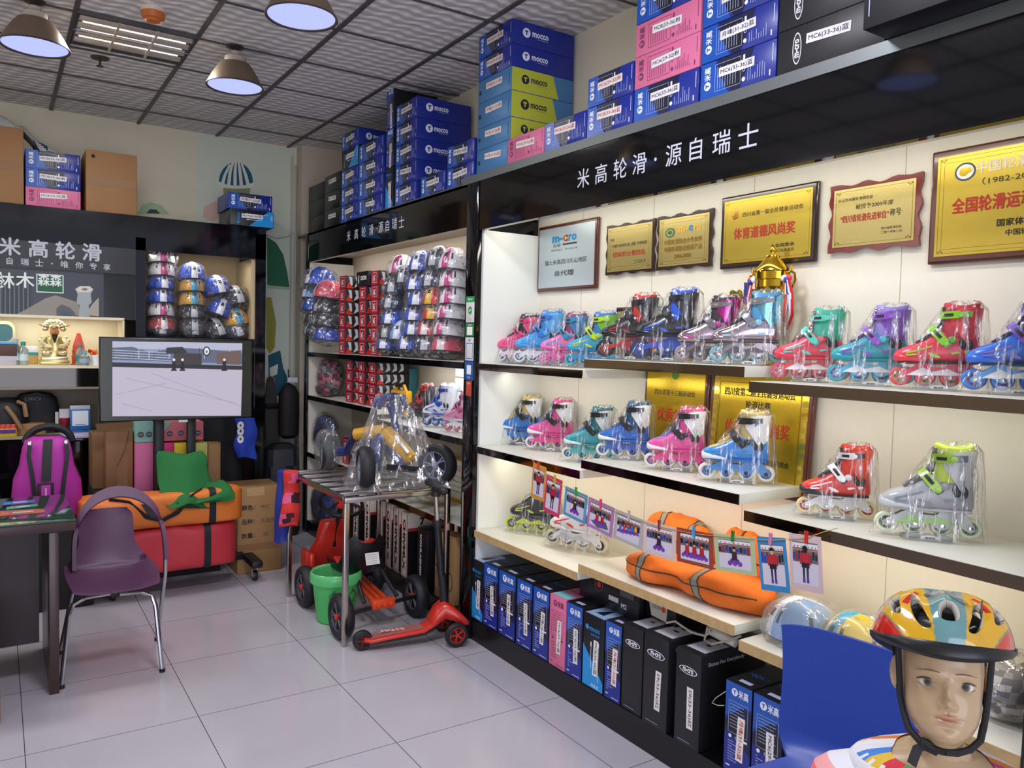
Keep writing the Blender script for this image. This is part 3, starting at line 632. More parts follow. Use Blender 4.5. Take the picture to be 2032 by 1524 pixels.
# column measure: each starts at its pixel span
column('B0', 612, 643, ZB, [ZB, ZB+.125, ZB+.25, ZB+.372], ['gloss']*3, x=xb+.02, stick=False, where='of the farthest unlabelled stack by the pier')
column('B1', 644, 675, ZB, [ZB, ZB+.128, ZB+.256, ZB+.382], [('gloss', 'labelled black')]*3, x=xb, where='of the second stack from the pier')
column('B2', 677, 710, ZB, [ZB, ZB+.123, ZB+.246, ZB+.369, ZB+.505, ZB+.62], ['blue', 'blue', 'blue', 'cyan', 'blue'], x=xb, where='of the stack beside labelled black boxes')
column('B3', 711, 760, ZB, [ZB, ZB+.12, ZB+.243, ZB+.365, ZB+.485], ['blue']*4, x=xb, where='of the stack of four atop the far cabinet')
# three boxes stood on end
yv = (ycol(764, xb, 2.6)+ycol(782, xb, 2.6))/2
for k, (kd, z, hh, lb) in enumerate((('cyan', ZB, .26, 'black and cyan skate box stood on end, lowest of three beside the tall logo stack'), ('blue', ZB+.2615, .235, 'blue skate box stood on end, middle of three beside the tall logo stack'), ('blue', ZB+.498, .245, 'blue skate box stood on end, top of three beside the tall logo stack'))):
    o = skate_box(kd, .105, hh, .3, lb, sticker=SN[k], seed=k, group='skate boxes on top of the shelving'); o.matrix_world = T(xb, yv, z)@Rz(-pi/2)
column('B5', 784, 826, ZB, [ZB, ZB+.122, ZB+.244, ZB+.366, ZB+.488, ZB+.61], ['blue']*5, x=xb, d=.36, where='of the tall far stack with white side logos')
column('B6', 835, 884, ZB, [ZB, ZB+.123], ['blue'], x=xb, d=.3, where='lying alone in front of the tall logo stack')
column('B7', 887, 941, ZB, [ZB, ZB+.117, ZB+.234], ['blue', 'blue'], x=xb, d=.3, where='of the pair at the near end of the far cabinet')
# ---- upright boxes on the plinth of the near display wall
ZP = .1162; xp = XF+.008
row = [('cyan', 917, 933, 1), ('cyan', 933.5, 957.5, 0), ('blue', 958.5, 986, 0), ('blue', 988, 1021, 0), ('blue', 1023.5, 1053.5, 0), ('blue', 1055.5, 1087, 0), ('pink', 1088, 1120, 0), ('blue', 1121, 1153, 0), ('cyan', 1154.5, 1196, 0), ('blue', 1198, 1230, 0)]
lbl = ['black and cyan skate box farthest along the plinth, beside the scooter wheel', 'black and cyan skate box second in the floor row under the near shelves', 'blue skate box next to the two far cyan boxes in the floor row', 'blue skate box second after the two far cyan boxes, slightly taller', 'blue skate box third after the two far cyan boxes in the floor row', 'blue skate box touching the far side of the pink box on the plinth', 'pink skate box upright in the floor row under the near shelves', 'blue skate box between the pink box and the nearer cyan box', 'black and cyan skate box in the middle of the floor row, between two blue ones', 'blue skate box with red sticker beside the black boxes in the floor row']
for i, (kd, a, b, _) in enumerate(row):
    ya, yb_ = ycol(a, xp, .12), ycol(b, xp, .12); w = ya-yb_-.003
    hh = .318 if kd != 'cyan' else .308
    o = skate_box(kd, w, hh, .34, lbl[i], sticker=SN[i % 6], ink=RED if i == 9 else None, stz=-.02, seed=i, group='skate boxes standing on the display plinth')
    o.matrix_world = T(xp+(.012 if i == 0 else 0), (ya+yb_)/2, ZP)@Rz(-pi/2)
for i, (a, b, kd, x_, hh, lb, ik) in enumerate(((1231.5, 1272, 'black', xp+.0, .338, 'black skate box without sticker, first of the three black ones on the plinth', None), (1273, 1322, 'black', xp-.005, .345, 'black skate box with oval badge, middle of the three black ones on the plinth', None), (1336, 1386, 'black', xp-.005, .345, 'black skate box with slogan on its side, nearest of the three on the plinth', None), (1434, 1487, 'blue', xp, .31, 'blue skate box with red sticker behind the blue chair', RED), (1488, 1548, 'blue', xp, .31, 'blue skate box beside the blue chair back, nearest in the row', None))):
    ya, yb_ = ycol(a, x_, .12), ycol(b, x_, .12); w = ya-yb_-.004
    o = skate_box(kd, w, hh, .34, lb, sticker=(None if i == 0 else ('S9(33-36)红' if kd == 'black' else SN[i])), ink=ik, stz=-.03, seed=i+3, group='skate boxes standing on the display plinth')
    o.matrix_world = T(x_, (ya+yb_)/2, ZP)@Rz(-pi/2)
# ---- on top of the sign cabinet
ZC = 2.3455
def carton(name, c, d, label, rot=0., hole=False, col=None, tape=True, flap=False):
    t = thing(name, label, 'box', c, rot); m = MB(); K = col or KRAFT
    m.box((0, 0, d[2]/2), d, K, .006)
    if hole: m.disc(-d[0]*.36, d[2]*.40, .012, .012, mat('#2a2018', .8), frame((0, -d[1]/2-.001, d[2]/2), (1, 0, 0), (0, 0, 1)))
    m.obj('body', t)
    if tape:
        m = MB(); m.box((0, -d[1]/2-.0007, d[2]/2), (d[0]*.96, .001, .055), TAPE); m.obj('tape', t)
    return t
x0, x1 = xcol(170, YC, 2.6), xcol(273, YC, 2.6); yb_ = YC+.18
carton('carton', ((x0+x1)/2, YC+.2, ZC), (x1-x0-.004, .38, .40), 'brown carton with a punched hole on the sign cabinet beside the pink box', hole=True)
x2 = xcol(47, YC, 2.6); carton('carton', (x2-.2, YC+.21, ZC), (.4, .40, .47), 'brown carton on the sign cabinet with a jersey slumped over it')
x3, x4 = xcol(50, YC, 2.5), xcol(161, YC, 2.5)
for k, (kd, lb) in enumerate((('pink', 'pink skate box at the bottom of the stack between two brown cartons'), ('blue', 'blue skate box in the middle of the stack between two brown cartons'), ('blue', 'blue skate box on top of the stack between two brown cartons'))):
    hh = x4-x3-.004
    o = skate_box(kd, .118, hh, .32, lb, sticker=SN[k], stz=0., seed=k, lying=True, group='skate boxes on top of the sign cabinet')
    o.matrix_world = Matrix(((0, 0, -1, x4-.002), (0, 1, 0, YC+.02+.012*k), (1, 0, 0, ZC+.0595+.1195*k), (0, 0, 0, 1)))
x5, x6 = xcol(452, YC, 2.45), xcol(541, YC, 2.45)
for k, (kd, lb) in enumerate((('cyan', 'black and cyan skate box under a blue one at the corner of the sign cabinet'), ('blue', 'blue skate box lying on a cyan one at the corner of the sign cabinet'))):
    o = skate_box(kd, .115, x6-x5-.01, .34, lb, sticker=SN[k+2], stz=0., seed=k+5, lying=True, group='skate boxes on top of the sign cabinet')
    o.matrix_world = Matrix(((0, 0, -1, x6-.01*k), (0, 1, 0, YC-.03+.01*k), (1, 0, 0, ZC+.058+.1165*k), (0, 0, 0, 1)))
# jersey slumped over carton and boxes
m = MB(); rnd = random.Random(3); n = 30; k = 12; rows = []
xa, xb_ = xcol(-12, YC, 2.8), xcol(113, YC, 2.75)
for i in range(n):
    u = i/(n-1); x = xa+(xb_-xa)*u; zt = ZC+.476+.006 if x < x2+.005 else max(ZC+.3585+.006, ZC+.482-(x-x2)*1.25)
    r = []
    for j in range(k):
        v = j/(k-1); y = YC+.06+.26*v*(1-.35*u); hz = zt+.075*sin(pi*min(1, v*1.05))*(1-.6*u)*(1+.4*sin(9*u+3*v))+.004*sin(23*u+7*v); r.append((x, y, hz))
    for j in range(k): p = r[k-1-j]; r.append((p[0], p[1]+.002, min(p[2]-.004, zt+.001)))
    rows.append(r)
JW = mat('#b9bcb4', .8, name='white_jersey'); JB = mat('#1d3f66', .8, name='navy_print'); JM = mat('#2c1416', .8, name='maroon_print')
m.loft(rows, JW, mf=lambda i, j: JM if 3 < i < 9 and j > 4 and j < 18 else (JB if (17 < i < 25 and (i+j) % 8 < 3) else JW))
tag(m.obj('jersey', smooth=60), 'white jersey with navy and maroon print slumped over the carton on the sign cabinet', 'clothing')
# ================================================================ plaques
WOOD = mat('#5a2a20', .3, coat=.4, name='lacquered_dark_wood', var=.25, bscale=25); WOODD = mat('#33201f', .25, coat=.5, name='near_black_lacquer'); WOODR = mat('#7a1f22', .25, coat=.5, name='red_lacquer')
GOLD = mat('#c9b04a', .34, .75, name='gold_plate', bump=.06, bscale=400, var=.06); GOLDP = mat('#c9b878', .34, .75, name='pale_gold_plate', bump=.08, bscale=300, var=.08); GOLDY = mat('#d8b838', .22, .8, name='bright_gold_plate', bump=.06, bscale=300)
SILV = mat('#b9c7cf', .35, .35, name='silver_plate'); TB = mat('#26221c', .5, name='black_print'); TR = mat('#b4281c', .5, name='red_print'); TG = mat('#8a6a14', .4, name='gold_brown_print'); GDK = mat('#8f7a2c', .4, .6); TBL = mat('#1f86c0', .5); TCR = mat('#a03028', .5); TYE = mat('#e8b83a', .5)
def plaque(label, tl, tr, bl, x, wood, plate, art, edge=.02, wavy=0., lean=0., dz=.012, border=0, off=None):
    pa, pb, pcx = at(*tl, 'x', x), at(*tr, 'x', x), at(*bl, 'x', x)
    W = pa.y-pb.y; H = ((pa.z-pcx.z)+abs(pa.z-pcx.z))/2; c = Vector((x, (pa.y+pb.y)/2, (pa.z+pcx.z)/2))
    if off: c = Vector(off)
    t = thing('award_plaque', label, 'plaque'); X = frame(c, (0, -1, 0), (sin(lean), 0, cos(lean))); t.matrix_world = X
    m = MB()
    if wavy:
        pts = []
        for (x0, y0, x1, y1) in ((-W/2, -H/2, W/2, -H/2), (W/2, -H/2, W/2, H/2), (W/2, H/2, -W/2, H/2), (-W/2, H/2, -W/2, -H/2)):
            for k in range(16):
                u = k/16; e = wavy*(sin(u*pi*6)*sin(u*pi)+.6*sin(u*pi)); dx, dy = (y1-y0), -(x1-x0); L = hypot(dx, dy)
                pts.append((x0+(x1-x0)*u-dx/L*e, y0+(y1-y0)*u-dy/L*e))
        m.prism(pts, -dz, 0, wood)
    else:
        m.box((0, 0, -dz/2), (W, H, dz), wood, .004)
        m.prism(rr_outline(W-.016, H-.016, .004), 0, .004, wood)
    m.obj('wooden_frame', t)
    w, h = W-2*edge, H-2*edge; m = MB(); z = .0046 if not wavy else .001
    m.box((0, 0, z), (w, h, .002), plate)
    z += .0014; P = T(0, 0, z)
    if border:
        m.outline(-w/2+.008, w/2-.008, -h/2+.008, h/2-.008, .0012, GDK, P)
        if border > 1: m.outline(-w/2+.02, w/2-.02, -h/2+.02, h/2-.02, .0012, GDK, P)
        for sx in (-1, 1):
            for sy in (-1, 1):
                for k in range(3): m.disc(sx*(w/2-.012-.006*k), sy*(h/2-.012-.004*(k % 2)), .003, .003, GDK, P@T(0, 0, .0002*k+.0001), n=7)
    art(m, w, h, P@T(0, 0, .0006)); m.obj('metal_plate', t)
    return t
def a1(m, w, h, P):
    for k, (c, s_, cm) in enumerate(((-.13, 'm-', TBL), (.02, 'c', TCR), (.10, 'r', TBL), (.17, 'o', TBL))): m.text(s_, .06, cm, P@T((c-.02)*w, .30*h, 0), bold=.05, h=.11*h if s_ != 'm-' else .11*h, w=(.2*w if k == 0 else .085*w if k != 2 else .06*w))
    m.disc(0, .3*h, .018*w, .03*h, TYE, P, .0004, 10); m.rect(-.05*w, .2*w, .19*h, .215*h, TB, P); m.text('瑞士米高', .02, TB, P@T(-.16*w, .2*h, 0), w=.13*w); m.text('源自瑞士  专注轮滑', .02, mat('#6a7078'), P@T(-.03*w, .12*h, 0), w=.48*w, h=.03*h)
    m.text('瑞士米高四川乐山地区', .05, TB, P@T(.0, -.08*h, 0), w=.76*w, h=.085*h); m.text('总代理', .06, TB, P@T(-.02*w, -.27*h, 0), w=.36*w, h=.09*h, bold=.02)
def a2(m, w, h, P):
    m.text('荣获', .03, TB, P@T(-.38*w, .22*h, 0), h=.06*h); m.text('“可威杯”2009年四川省（速度）轮滑锦标赛', .03, TB, P@T(0, .08*h, 0), w=.8*w, h=.08*h); m.text('团体积分第四名', .05, TR, P@T(0, -.12*h, 0), w=.72*w, h=.12*h, bold=.02); m.text('二〇〇九年十月', .02, TB, P@T(.25*w, -.32*h, 0), w=.25*w)
def a3(m, w, h, P):
    m.disc(-.27*w, .2*h, .1*w, .1*h, mat('#1f6b3a'), P, 0, 20); m.disc(-.27*w, .2*h, .075*w, .07*h, GOLDP, P, .0004, 20); m.disc(-.27*w, .2*h, .05*w, .045*h, mat('#1f6b3a'), P, .0006, 12)
    m.text('m-', .06, TYE, P@T(.0, .24*h, 0), w=.2*w, h=.12*h, bold=.04); m.text('c', .06, TBL, P@T(.15*w, .24*h, 0), w=.08*w, h=.12*h, bold=.06); m.text('ro', .06, TYE, P@T(.28*w, .24*h, 0), w=.14*w, h=.12*h, bold=.04)
    m.text('中国轮滑协会合作伙伴', .04, TG, P@T(0, .0*h, 0), w=.76*w, h=.11*h, bold=.02); m.text('中国轮滑协会推荐产品', .04, TG, P@T(0, -.15*h, 0), w=.76*w, h=.11*h, bold=.02); m.text('2006-2008', .04, TG, P@T(.0, -.31*h, 0), w=.34*w, h=.09*h, bold=.03)
def flame(m, cx, cy, s, P):
    for k in range(3): m.poly([(cx+s*(-.3+.25*k), cy-s*.5), (cx+s*(-.1+.2*k), cy-s*.1), (cx+s*(.0+.25*k), cy+s*.6), (cx+s*(-.15+.2*k), cy+s*.0)], TR, P)
    m.tube([(cx-.45*s, cy-.05*s, 0), (cx-.2*s, cy-.45*s, 0), (cx+.4*s, cy-.25*s, 0)], .06*s, TR, 5, P)
def a4(m, w, h, P):
    flame(m, -.36*w, .26*h, .13*h, P); m.text('四川省第一届全民健身运动会', .04, TB, P@T(.07*w, .25*h, 0), w=.68*w, h=.075*h); m.text('体育道德风尚奖', .08, TR, P@T(-.02*w, -.04*h, 0), w=.7*w, h=.18*h, bold=.03)
    m.text('大会组委会', .03, TB, P@T(.2*w, -.29*h, 0), w=.26*w, h=.055*h, bold=.02); m.text('二〇〇九年五月', .03, TB, P@T(.2*w, -.37*h, 0), w=.24*w, h=.05*h, bold=.01)
def a5(m, w, h, P):
    m.text('乐山市米高轮滑俱乐部', .03, TB, P@T(-.22*w, .31*h, 0), w=.44*w, h=.06*h); m.text('被授予2009年度', .04, TB, P@T(.02*w, .17*h, 0), w=.46*w, h=.085*h); m.text('“四川省轮滑先进单位”', .05, TR, P@T(-.1*w, -.02*h, 0), w=.6*w, h=.13*h, bold=.02); m.text('称号', .05, TB, P@T(.28*w, .0, 0), w=.13*w, h=.12*h)
    m.text('四川省轮滑协会', .02, TB, P@T(.24*w, -.25*h, 0), w=.24*w, h=.045*h); m.text('二零一零年二月', .02, TB, P@T(.24*w, -.32*h, 0), w=.24*w, h=.045*h)
def a6(m, w, h, P):
    m.disc(-.27*w, .32*h, .085*w, .09*h, mat('#33506a'), P, 0, 24); m.disc(-.27*w, .32*h, .07*w, .072*h, WHITE, P, .0003, 24); m.disc(-.28*w, .32*h, .04*w, .045*h, GOLDY, P, .0006, 9); m.disc(-.24*w, .33*h, .03*w, .03*h, GOLDY, P, .0008, 7)
    m.text('中国轮滑运动', .06, mat('#f0ead0'), P@T(.12*w, .34*h, 0), w=.6*w, h=.11*h, bold=.03); m.text('（1982-2012）', .04, TB, P@T(.1*w, .2*h, 0), w=.46*w, h=.07*h)
    m.text('全国轮滑运动优秀', .09, TR, P@T(.06*w, -.01*h, 0), w=.94*w*.9, h=.15*h, bold=.04); m.text('国家体育总局', .04, TB, P@T(.2*w, -.22*h, 0), w=.4*w, h=.07*h, bold=.03); m.text('中国轮滑协会', .04, TB, P@T(.24*w, -.32*h, 0), w=.34*w, h=.06*h, bold=.02)
def a7(m, w, h, P):
    m.disc(.0, .3*h, .06*w, .05*h, mat('#5a9a2a'), P, 0, 16); m.text('四川省第十三届运动会', .03, TB, P@T(.0, .12*h, 0), w=.7*w, h=.055*h); m.text('优秀单位', .06, TR, P@T(.0, -.1*h, 0), w=.56*w, h=.13*h, bold=.03)
def a8(m, w, h, P):
    for sx in (-1, 1):
        for k in range(11): m.rect(sx*(w/2-.014)-.011, sx*(w/2-.014)+.011, -h/2+.02+k*h*.088, -h/2+.02+k*h*.088+h*.05, mat('#e8cf6a', .12, .9), P@T(0, 0, .0002))
    m.outline(-w/2+.03, w/2-.03, -h/2+.03, h/2-.03, .003, GDK, P)
    m.text('四川省第二届全民健身运动会', .05, TB, P@T(.0, .34*h, 0), w=.74*w, h=.075*h, bold=.02); m.text('轮滑比赛', .05, TB, P@T(.0, .23*h, 0), w=.26*w, h=.07*h, bold=.02); m.text('体育道德风尚奖', .08, TR, P@T(.0, .02*h, 0), w=.68*w, h=.13*h, bold=.02); m.text('轮滑竞赛委员会', .03, TB, P@T(.2*w, -.26*h, 0), w=.32*w, h=.05*h, bold=.02)
XPN = 2.414
plaque('silver plaque with a blue and red word mark in a brown frame', (1069, 452), (1188, 430), (1066, 580), XPN, WOOD, SILV, a1, .018)
plaque('smallest gold plaque, scalloped dark frame with one red text line', (1204, 449), (1300, 434), (1200, 547), XPN, WOODD, GOLDP, a2, .014, .006, border=2)
plaque('gold plaque with green oval emblem and brown text in a scalloped black frame', (1305, 431), (1415, 411), (1301, 538), XPN, WOODD, GOLDP, a3, .016, .007, border=2)
plaque('gold plaque with a red flame emblem in a plain dark frame behind the trophy', (1433, 393), (1626, 357), (1428, 535), XPN, WOODD, GOLD, a4, .02, border=1)
plaque('gold plaque in a scalloped red lacquer frame', (1648, 371), (1831, 339), (1641, 504), XPN, WOODR, GOLDP, a5, .018, .007, border=1)
_p = at(1851, 303, 'x', XPN)
plaque('largest gold plaque with blue oval emblem, cut by the edge of the photo', (1851, 303), (2150, 249), (1836, 526), XPN, WOOD, GOLD, a6, .022, border=2)
z8 = SHZ[(1, 1)]; y8a, y8b = ycol(1409, 2.40, 1.3), ycol(1603, 2.40, 1.25); z8t = zrow(752, 2.42, y8a); W8 = y8a-y8b
plaque('gold plaque with black heading leaning on the middle shelf behind blue skates', (1409, 752), (1614, 790), (1409, 980), 2.40, WOOD, GOLDY, a8, .02, lean=radians(4), off=(2.395, (y8a+y8b)/2-.01, (z8+z8t)/2-.006), dz=.016)
# its size is set by the pixel corners above; the neighbour is half hidden behind it
plaque('gold plaque with small green emblem leaning behind the pink skate', (1277, 766), (1403, 778), (1277, 975), 2.412, WOOD, GOLDY, a7, .018, lean=radians(2), off=(2.404, ycol(1340, 2.41, 1.25), z8+.002+(at(1277, 766, 'x', 2.412).z-at(1277, 975, 'x', 2.412).z)/2))
ps = at(1213, 606, 'x', 2.40); zs = SHZ[(0, 1)]
plaque('small dark framed plaque standing behind the black skates on the top shelf', (1213, 606), (1330, 606), (1213, 706), 2.40, WOODD, GOLDP, a2, .02, lean=radians(3), off=(2.40, ycol(1275, 2.40, 1.55), zs+.001+(at(1213, 606, 'x', 2.40).z-at(1213, 706, 'x', 2.40).z)/2))
# ================================================================ trophies
GT = mat('#d9b23c', .13, 1., name='polished_gold'); yt = ycol(1528, 2.362, 1.65); ztop = zrow(489, 2.362, yt); zb = SHZ[(0, 1)]
s = (ztop-zb)/.44
t = thing('trophy_cup', 'large gold trophy cup with ribbons behind the chrome skates', 'trophy', (2.362, yt, zb)); t.scale = (s*.62, s*.80, s)
m = MB(); m.lathe([(0, 0), (.06, 0), (.062, .04), (.05, .045), (.02, .06), (.016, .1), (.03, .12), (.045, .14), (.055, .18), (.075, .215), (.078, .27), (.075, .278), (.078, .285), (.082, .29), (.08, .315), (.084, .318), (.084, .345), (.08, .35), (0, .35)], GT, 40); m.obj('cup', t)
m = MB(); m.lathe([(.086, .348), (.084, .355), (.06, .375), (.04, .392), (.034, .398), (.036, .402), (.034, .406), (.0, .408)], GT, 36); m.obj('lid', t)
m = MB(); m.lathe([(0, .405), (.006, .407), (.005, .412), (.014, .42), (.016, .427), (.012, .435), (.004, .442), (0, .444)], GT, 18); m.obj('finial', t)
RW, RRD, RBL = mat('#e8e8ea', .6), mat('#cf2a2e', .5), mat('#24479c', .5)
for sy in (1, -1):
    m = MB(); m.tube([(0, sy*.08, .33), (0, sy*.105, .345), (0, sy*.125, .335), (0, sy*.13, .31), (0, sy*.115, .285), (0, sy*.098, .27), (0, sy*.08, .25)], .0055, GT, 8); m.lathe([(0, .372), (.004, .36), (.008, .345), (0, .342)], GT, 10, T(0, sy*.108, 0)); m.obj('handle', t)
    r = thing_r = None
    m = MB(); rnd = random.Random(sy+5)
    m.ell((-.025, sy*.105, .318), (.012, .02, .014), RRD, 10, 6); m.ell((-.03, sy*.088, .318), (.012, .022, .012), RW, 10, 6); m.ell((-.035, sy*.1, .312), (.01, .014, .012), RBL, 10, 6)
    for k, (cm, L) in enumerate(((RRD, .15), (RW, .12), (RBL, .11), (RRD, .10) if sy > 0 else (RW, .17), (RRD, .18) if sy < 0 else (RBL, .08))):
        y = sy*(.095+.007*k); m.band([(-.03-.004*k, y, .31), (-.034, y+sy*.008+.006*sin(k), .26), (-.03, y+sy*.004*k, .31-L*.7), (-.028, y+.012*sin(k*2.), .31-L)], (0, 1, .15), .016, .0012, cm)
    m.obj('ribbon', t)
t = thing('year_trophy', 'gold trophy with raised year digits behind the pink chrome skate', 'trophy', (2.385, ycol(1480, 2.385, 1.6), zb))
zt = zrow(590, 2.36, t.location.y)-zb; wq = .12
m = MB(); m.box((0, 0, .012), (.05, .11, .024), GT, .004); m.prism([(-.035, .02), (.02, .02), (.055, zt*.85), (-.005, zt*.85)], -.006, .006, GT, frame((0, 0, 0), (0, -1, 0), (0, 0, 1))); m.obj('plinth', t)
m = MB(); m.text('2017', .07, GT, frame((-.006, .02, zt+.005), (0, -1, 0), (0, 0, 1)), w=.125, h=.055, bold=.07); m.text('2017', .07, GT, frame((-.002, .02, zt+.005), (0, -1, 0), (0, 0, 1)), w=.125, h=.055, bold=.07); m.obj('year_digits', t)
# ================================================================ inline skates
def plas(c, r=.3, coat=.3): return mat(c, r, coat=coat)
def chromep(c): return mat(c, .14, .9)
def skate(label, pos, ang, sc, c, kind='kid', hs=1.0, seed=0, bag=True, stand=True, tri=False):
    """local: toe +x, up z, the side facing the aisle is +y"""
    rnd = random.Random(seed)
    t = thing('inline_skate', label, 'skate', pos, ang, 'inline skates on the display shelves'); t.scale = (sc, sc, sc*hs*.93)
    MT = chromep if c.get('chrome') else plas
    shell, toe, cuff, liner, strap, frm, whl, hub = (MT(c['shell']), MT(c.get('toe', c['shell'])), MT(c.get('cuff', c['shell'])), mat(c.get('liner', '#1c1c22'), .7), plas(c.get('strap', '#1d1d22')), MT(c.get('frame', c['shell'])), mat(c['wheel'], .3), mat(c.get('hub', '#d8d8dc'), .3))
    buckle = plas(c.get('buckle', c.get('strap', '#1d1d22'))); acc = plas(c.get('acc', c.get('cuff', c['shell'])))
    low = kind == 'low'
    # wheels
    if tri: wx = (.122, .0, -.122); wr = .047
    else: wx = (.117, .039, -.039, -.117); wr = .0365
    if low: wx = (.132, .045, -.042, -.13); wr = .041
    for k, x in enumerate(wx):
        r = wr*(1. if k in (0, len(wx)-1) else .95); m = MB(); X = T(x, 0, wr)@Rx(pi/2)
        m.lathe([(r*.62, -.010), (r*.86, -.0105), (r*.97, -.006), (r, 0), (r*.97, .006), (r*.86, .0105), (r*.62, .010), (r*.62, -.010)], whl, 22, X)
        m.lathe([(0, -.009), (r*.24, -.010), (r*.3, -.006), (r*.63, -.007), (r*.63, .007), (r*.3, .006), (r*.24, .010), (0, .009)], hub, 16, X)
        for q in range(5):
            a = 2*pi*q/5+.3*k; m.disc(r*.45*cos(a), r*.45*sin(a), r*.10, r*.10, mat('#2a2a2e', .5), X@Rz(0), -.0078, 8) if False else m.disc(r*.45*cos(a), r*.45*sin(a), r*.09, r*.09, mat('#34343a', .5), T(x, .0085, wr)@Rx(-pi/2), 0, 8)
        m.obj('wheel', t)
    # frame: two side plates and a bridge
    m = MB(); zt = 2*wr+.016; e = wx[0]
    low_edge = []
    n = len(wx)
    for k in range(n-1, -1, -1):
        x = wx[k]; low_edge += [(x-.012, wr-.008), (x, wr-.013), (x+.012, wr-.008)]
        if k > 0: low_edge.append(((x+wx[k-1])/2, wr+.012))
    top = [(e+.014, wr+.004), (e-.004, wr+.016), (e-.045, zt-.010), (e-.06, zt), (.03, zt), (.015, zt-.016), (-.02, zt-.016), (-.035, zt), (-e+.03, zt), (-e+.008, zt-.012), (-e-.012, wr+.006)]
    if tri: top = [(e+.012, wr), (e, wr+.014), (.03, zt-.02), (-.02, zt), (-.1, zt), (-e-.012, wr+.008)]
    outl = low_edge+top
    for sy in (1, -1): m.prism(outl, -.0022, .0022, frm, frame((0, sy*.0155, 0), (1, 0, 0), (0, 0, 1)))
    m.box((0, 0, zt-.003), (.21, .034, .006), frm, .002)
    m.obj('frame', t)
    m = MB()
    for x in wx: m.lathe([(0, 0), (.0075, 0), (.0085, .003), (.004, .004), (0, .0042)], CHROME if not c.get('dkbolt') else mat('#1c1c22', .4), 12, T(x, .0178, wr)@Rx(-pi/2))
    m.obj('axle', t)
    if c.get('accframe'):
        m = MB(); m.prism([(e-.02, wr+.006), (e-.07, zt-.016), (.02, wr+.02), (-.03, zt-.02), (-.06, wr+.018), (-e+.02, wr+.012), (-.05, wr+.008), (.0, wr+.008), (.05, wr+.004)], .0, .0012, plas(c['accframe']), frame((0, .0180, 0), (1, 0, 0), (0, 0, 1))); m.obj('frame_trim', t)
    # boot
    z0 = zt; n = 24
    rings = [(.140, .010, .018, .030), (.133, .026, .006, .044), (.112, .037, .0, .057), (.08, .0425, .0, .070), (.045, .043, .0, .088), (.012, .042, .0, .112), (-.022, .041, .0, .128 if not low else .112), (-.06, .041, .0, .130 if not low else .115), (-.095, .039, .0, .122 if not low else .12), (-.116, .031, .003, .104 if not low else .125), (-.124, .014, .014, .08 if not low else .11)]
    def ring(x, w, a, b, g=0.):
        out = []; cz = (a+b)/2; hz = (b-a)/2
        for j in range(n):
            ux, uz = sup(2*pi*j/n, 3. if b-a > .05 else 2.4); f = 1-.22*max(0, uz)*(1 if b > .06 else .4); out.append((x, (w+g)*ux*f, z0+cz+(hz+g)*uz))
        return out
    m = MB(); m.loft([ring(*r) for r in rings], shell, mf=(lambda i, j: liner if (c.get('mesh') and 2 <= i <= 6 and 3 <= j <= 9) else shell)); 
    for k, (x, z, w, h) in enumerate(((.085, .03, .04, .009), (-.05, .04, .03, .012), (-.085, .045, .02, .016))):
        m.prism([(x-w/2, z), (x-w/3, z+h/2), (x+w/2, z+h/4), (x+w/3, z-h/2)], 0, .002, acc, frame((0, .0445 if k == 0 else .042, z0), (1, 0, 0), (0, 0, 1)))
    VD = mat('#1a1a1e', .6)
    if not c.get('chrome'):
        for (x, z, w, h_) in ((-.070, .075, .012, .022), (-.092, .072, .010, .020), (.015, .030, .020, .007)): m.prism([(x+w*cos(q)-z*.0*1, z+h_*sin(q)+.4*w*cos(q)) for q in [2*pi*k/10 for k in range(10)]], 0, .0016, VD if x < 0 else acc, frame((0, .0425 if x > -.08 else .0405, z0), (1, 0, 0), (0, 0, 1)))
        m.prism([(.10, .034), (.06, .046), (.02, .062), (.022, .067), (.062, .052), (.10, .040)], 0, .0014, acc, frame((0, .0418, z0), (1, 0, 0), (0, 0, 1)))
    m.obj('boot', t, smooth=50)
    m = MB(); tr_ = [(.1425, .010, .012, .030), (.135, .0275, .003, .040), (.113, .0385, -.0005, .040), (.085, .0435, -.0005, .034), (.055, .0437, -.001, .022), (.04, .043, -.001, .012)]
    m.loft([ring(*r, .001) for r in tr_], toe); m.obj('toe_cap', t, smooth=50)
    m = MB(); m.loft([ring(x, w+.0015, -.002, .012) for x, w in ((.128, .022), (.1, .036), (.05, .0425), (0, .0425), (-.06, .042), (-.1, .039), (-.118, .028))], mat(c.get('sole', c.get('frame', '#222222')), .45)); m.obj('sole', t)
    # tongue and laces over the instep
    m = MB(); path = [(.072, 0, z0+.074), (.045, 0, z0+.094), (.015, 0, z0+.118), (-.005, 0, z0+.15), (-.012, 0, z0+.185), (-.010, 0, z0+(.21 if not low else .15))]
    if low: path = path[:4]
    m.band(path, (0, 1, 0), .04, .010, liner)
    if c.get('laces') or low:
        for k in range(4): x = .065-k*.022; z = z0+.083+k*.0165; m.tube([(x, -.02, z-.004), (x, 0, z+.003), (x-.006, .02, z-.004)], .0022, mat(c.get('laces', '#222226'), .7), 6)
    m.obj('tongue', t)
    topz = z0+.13
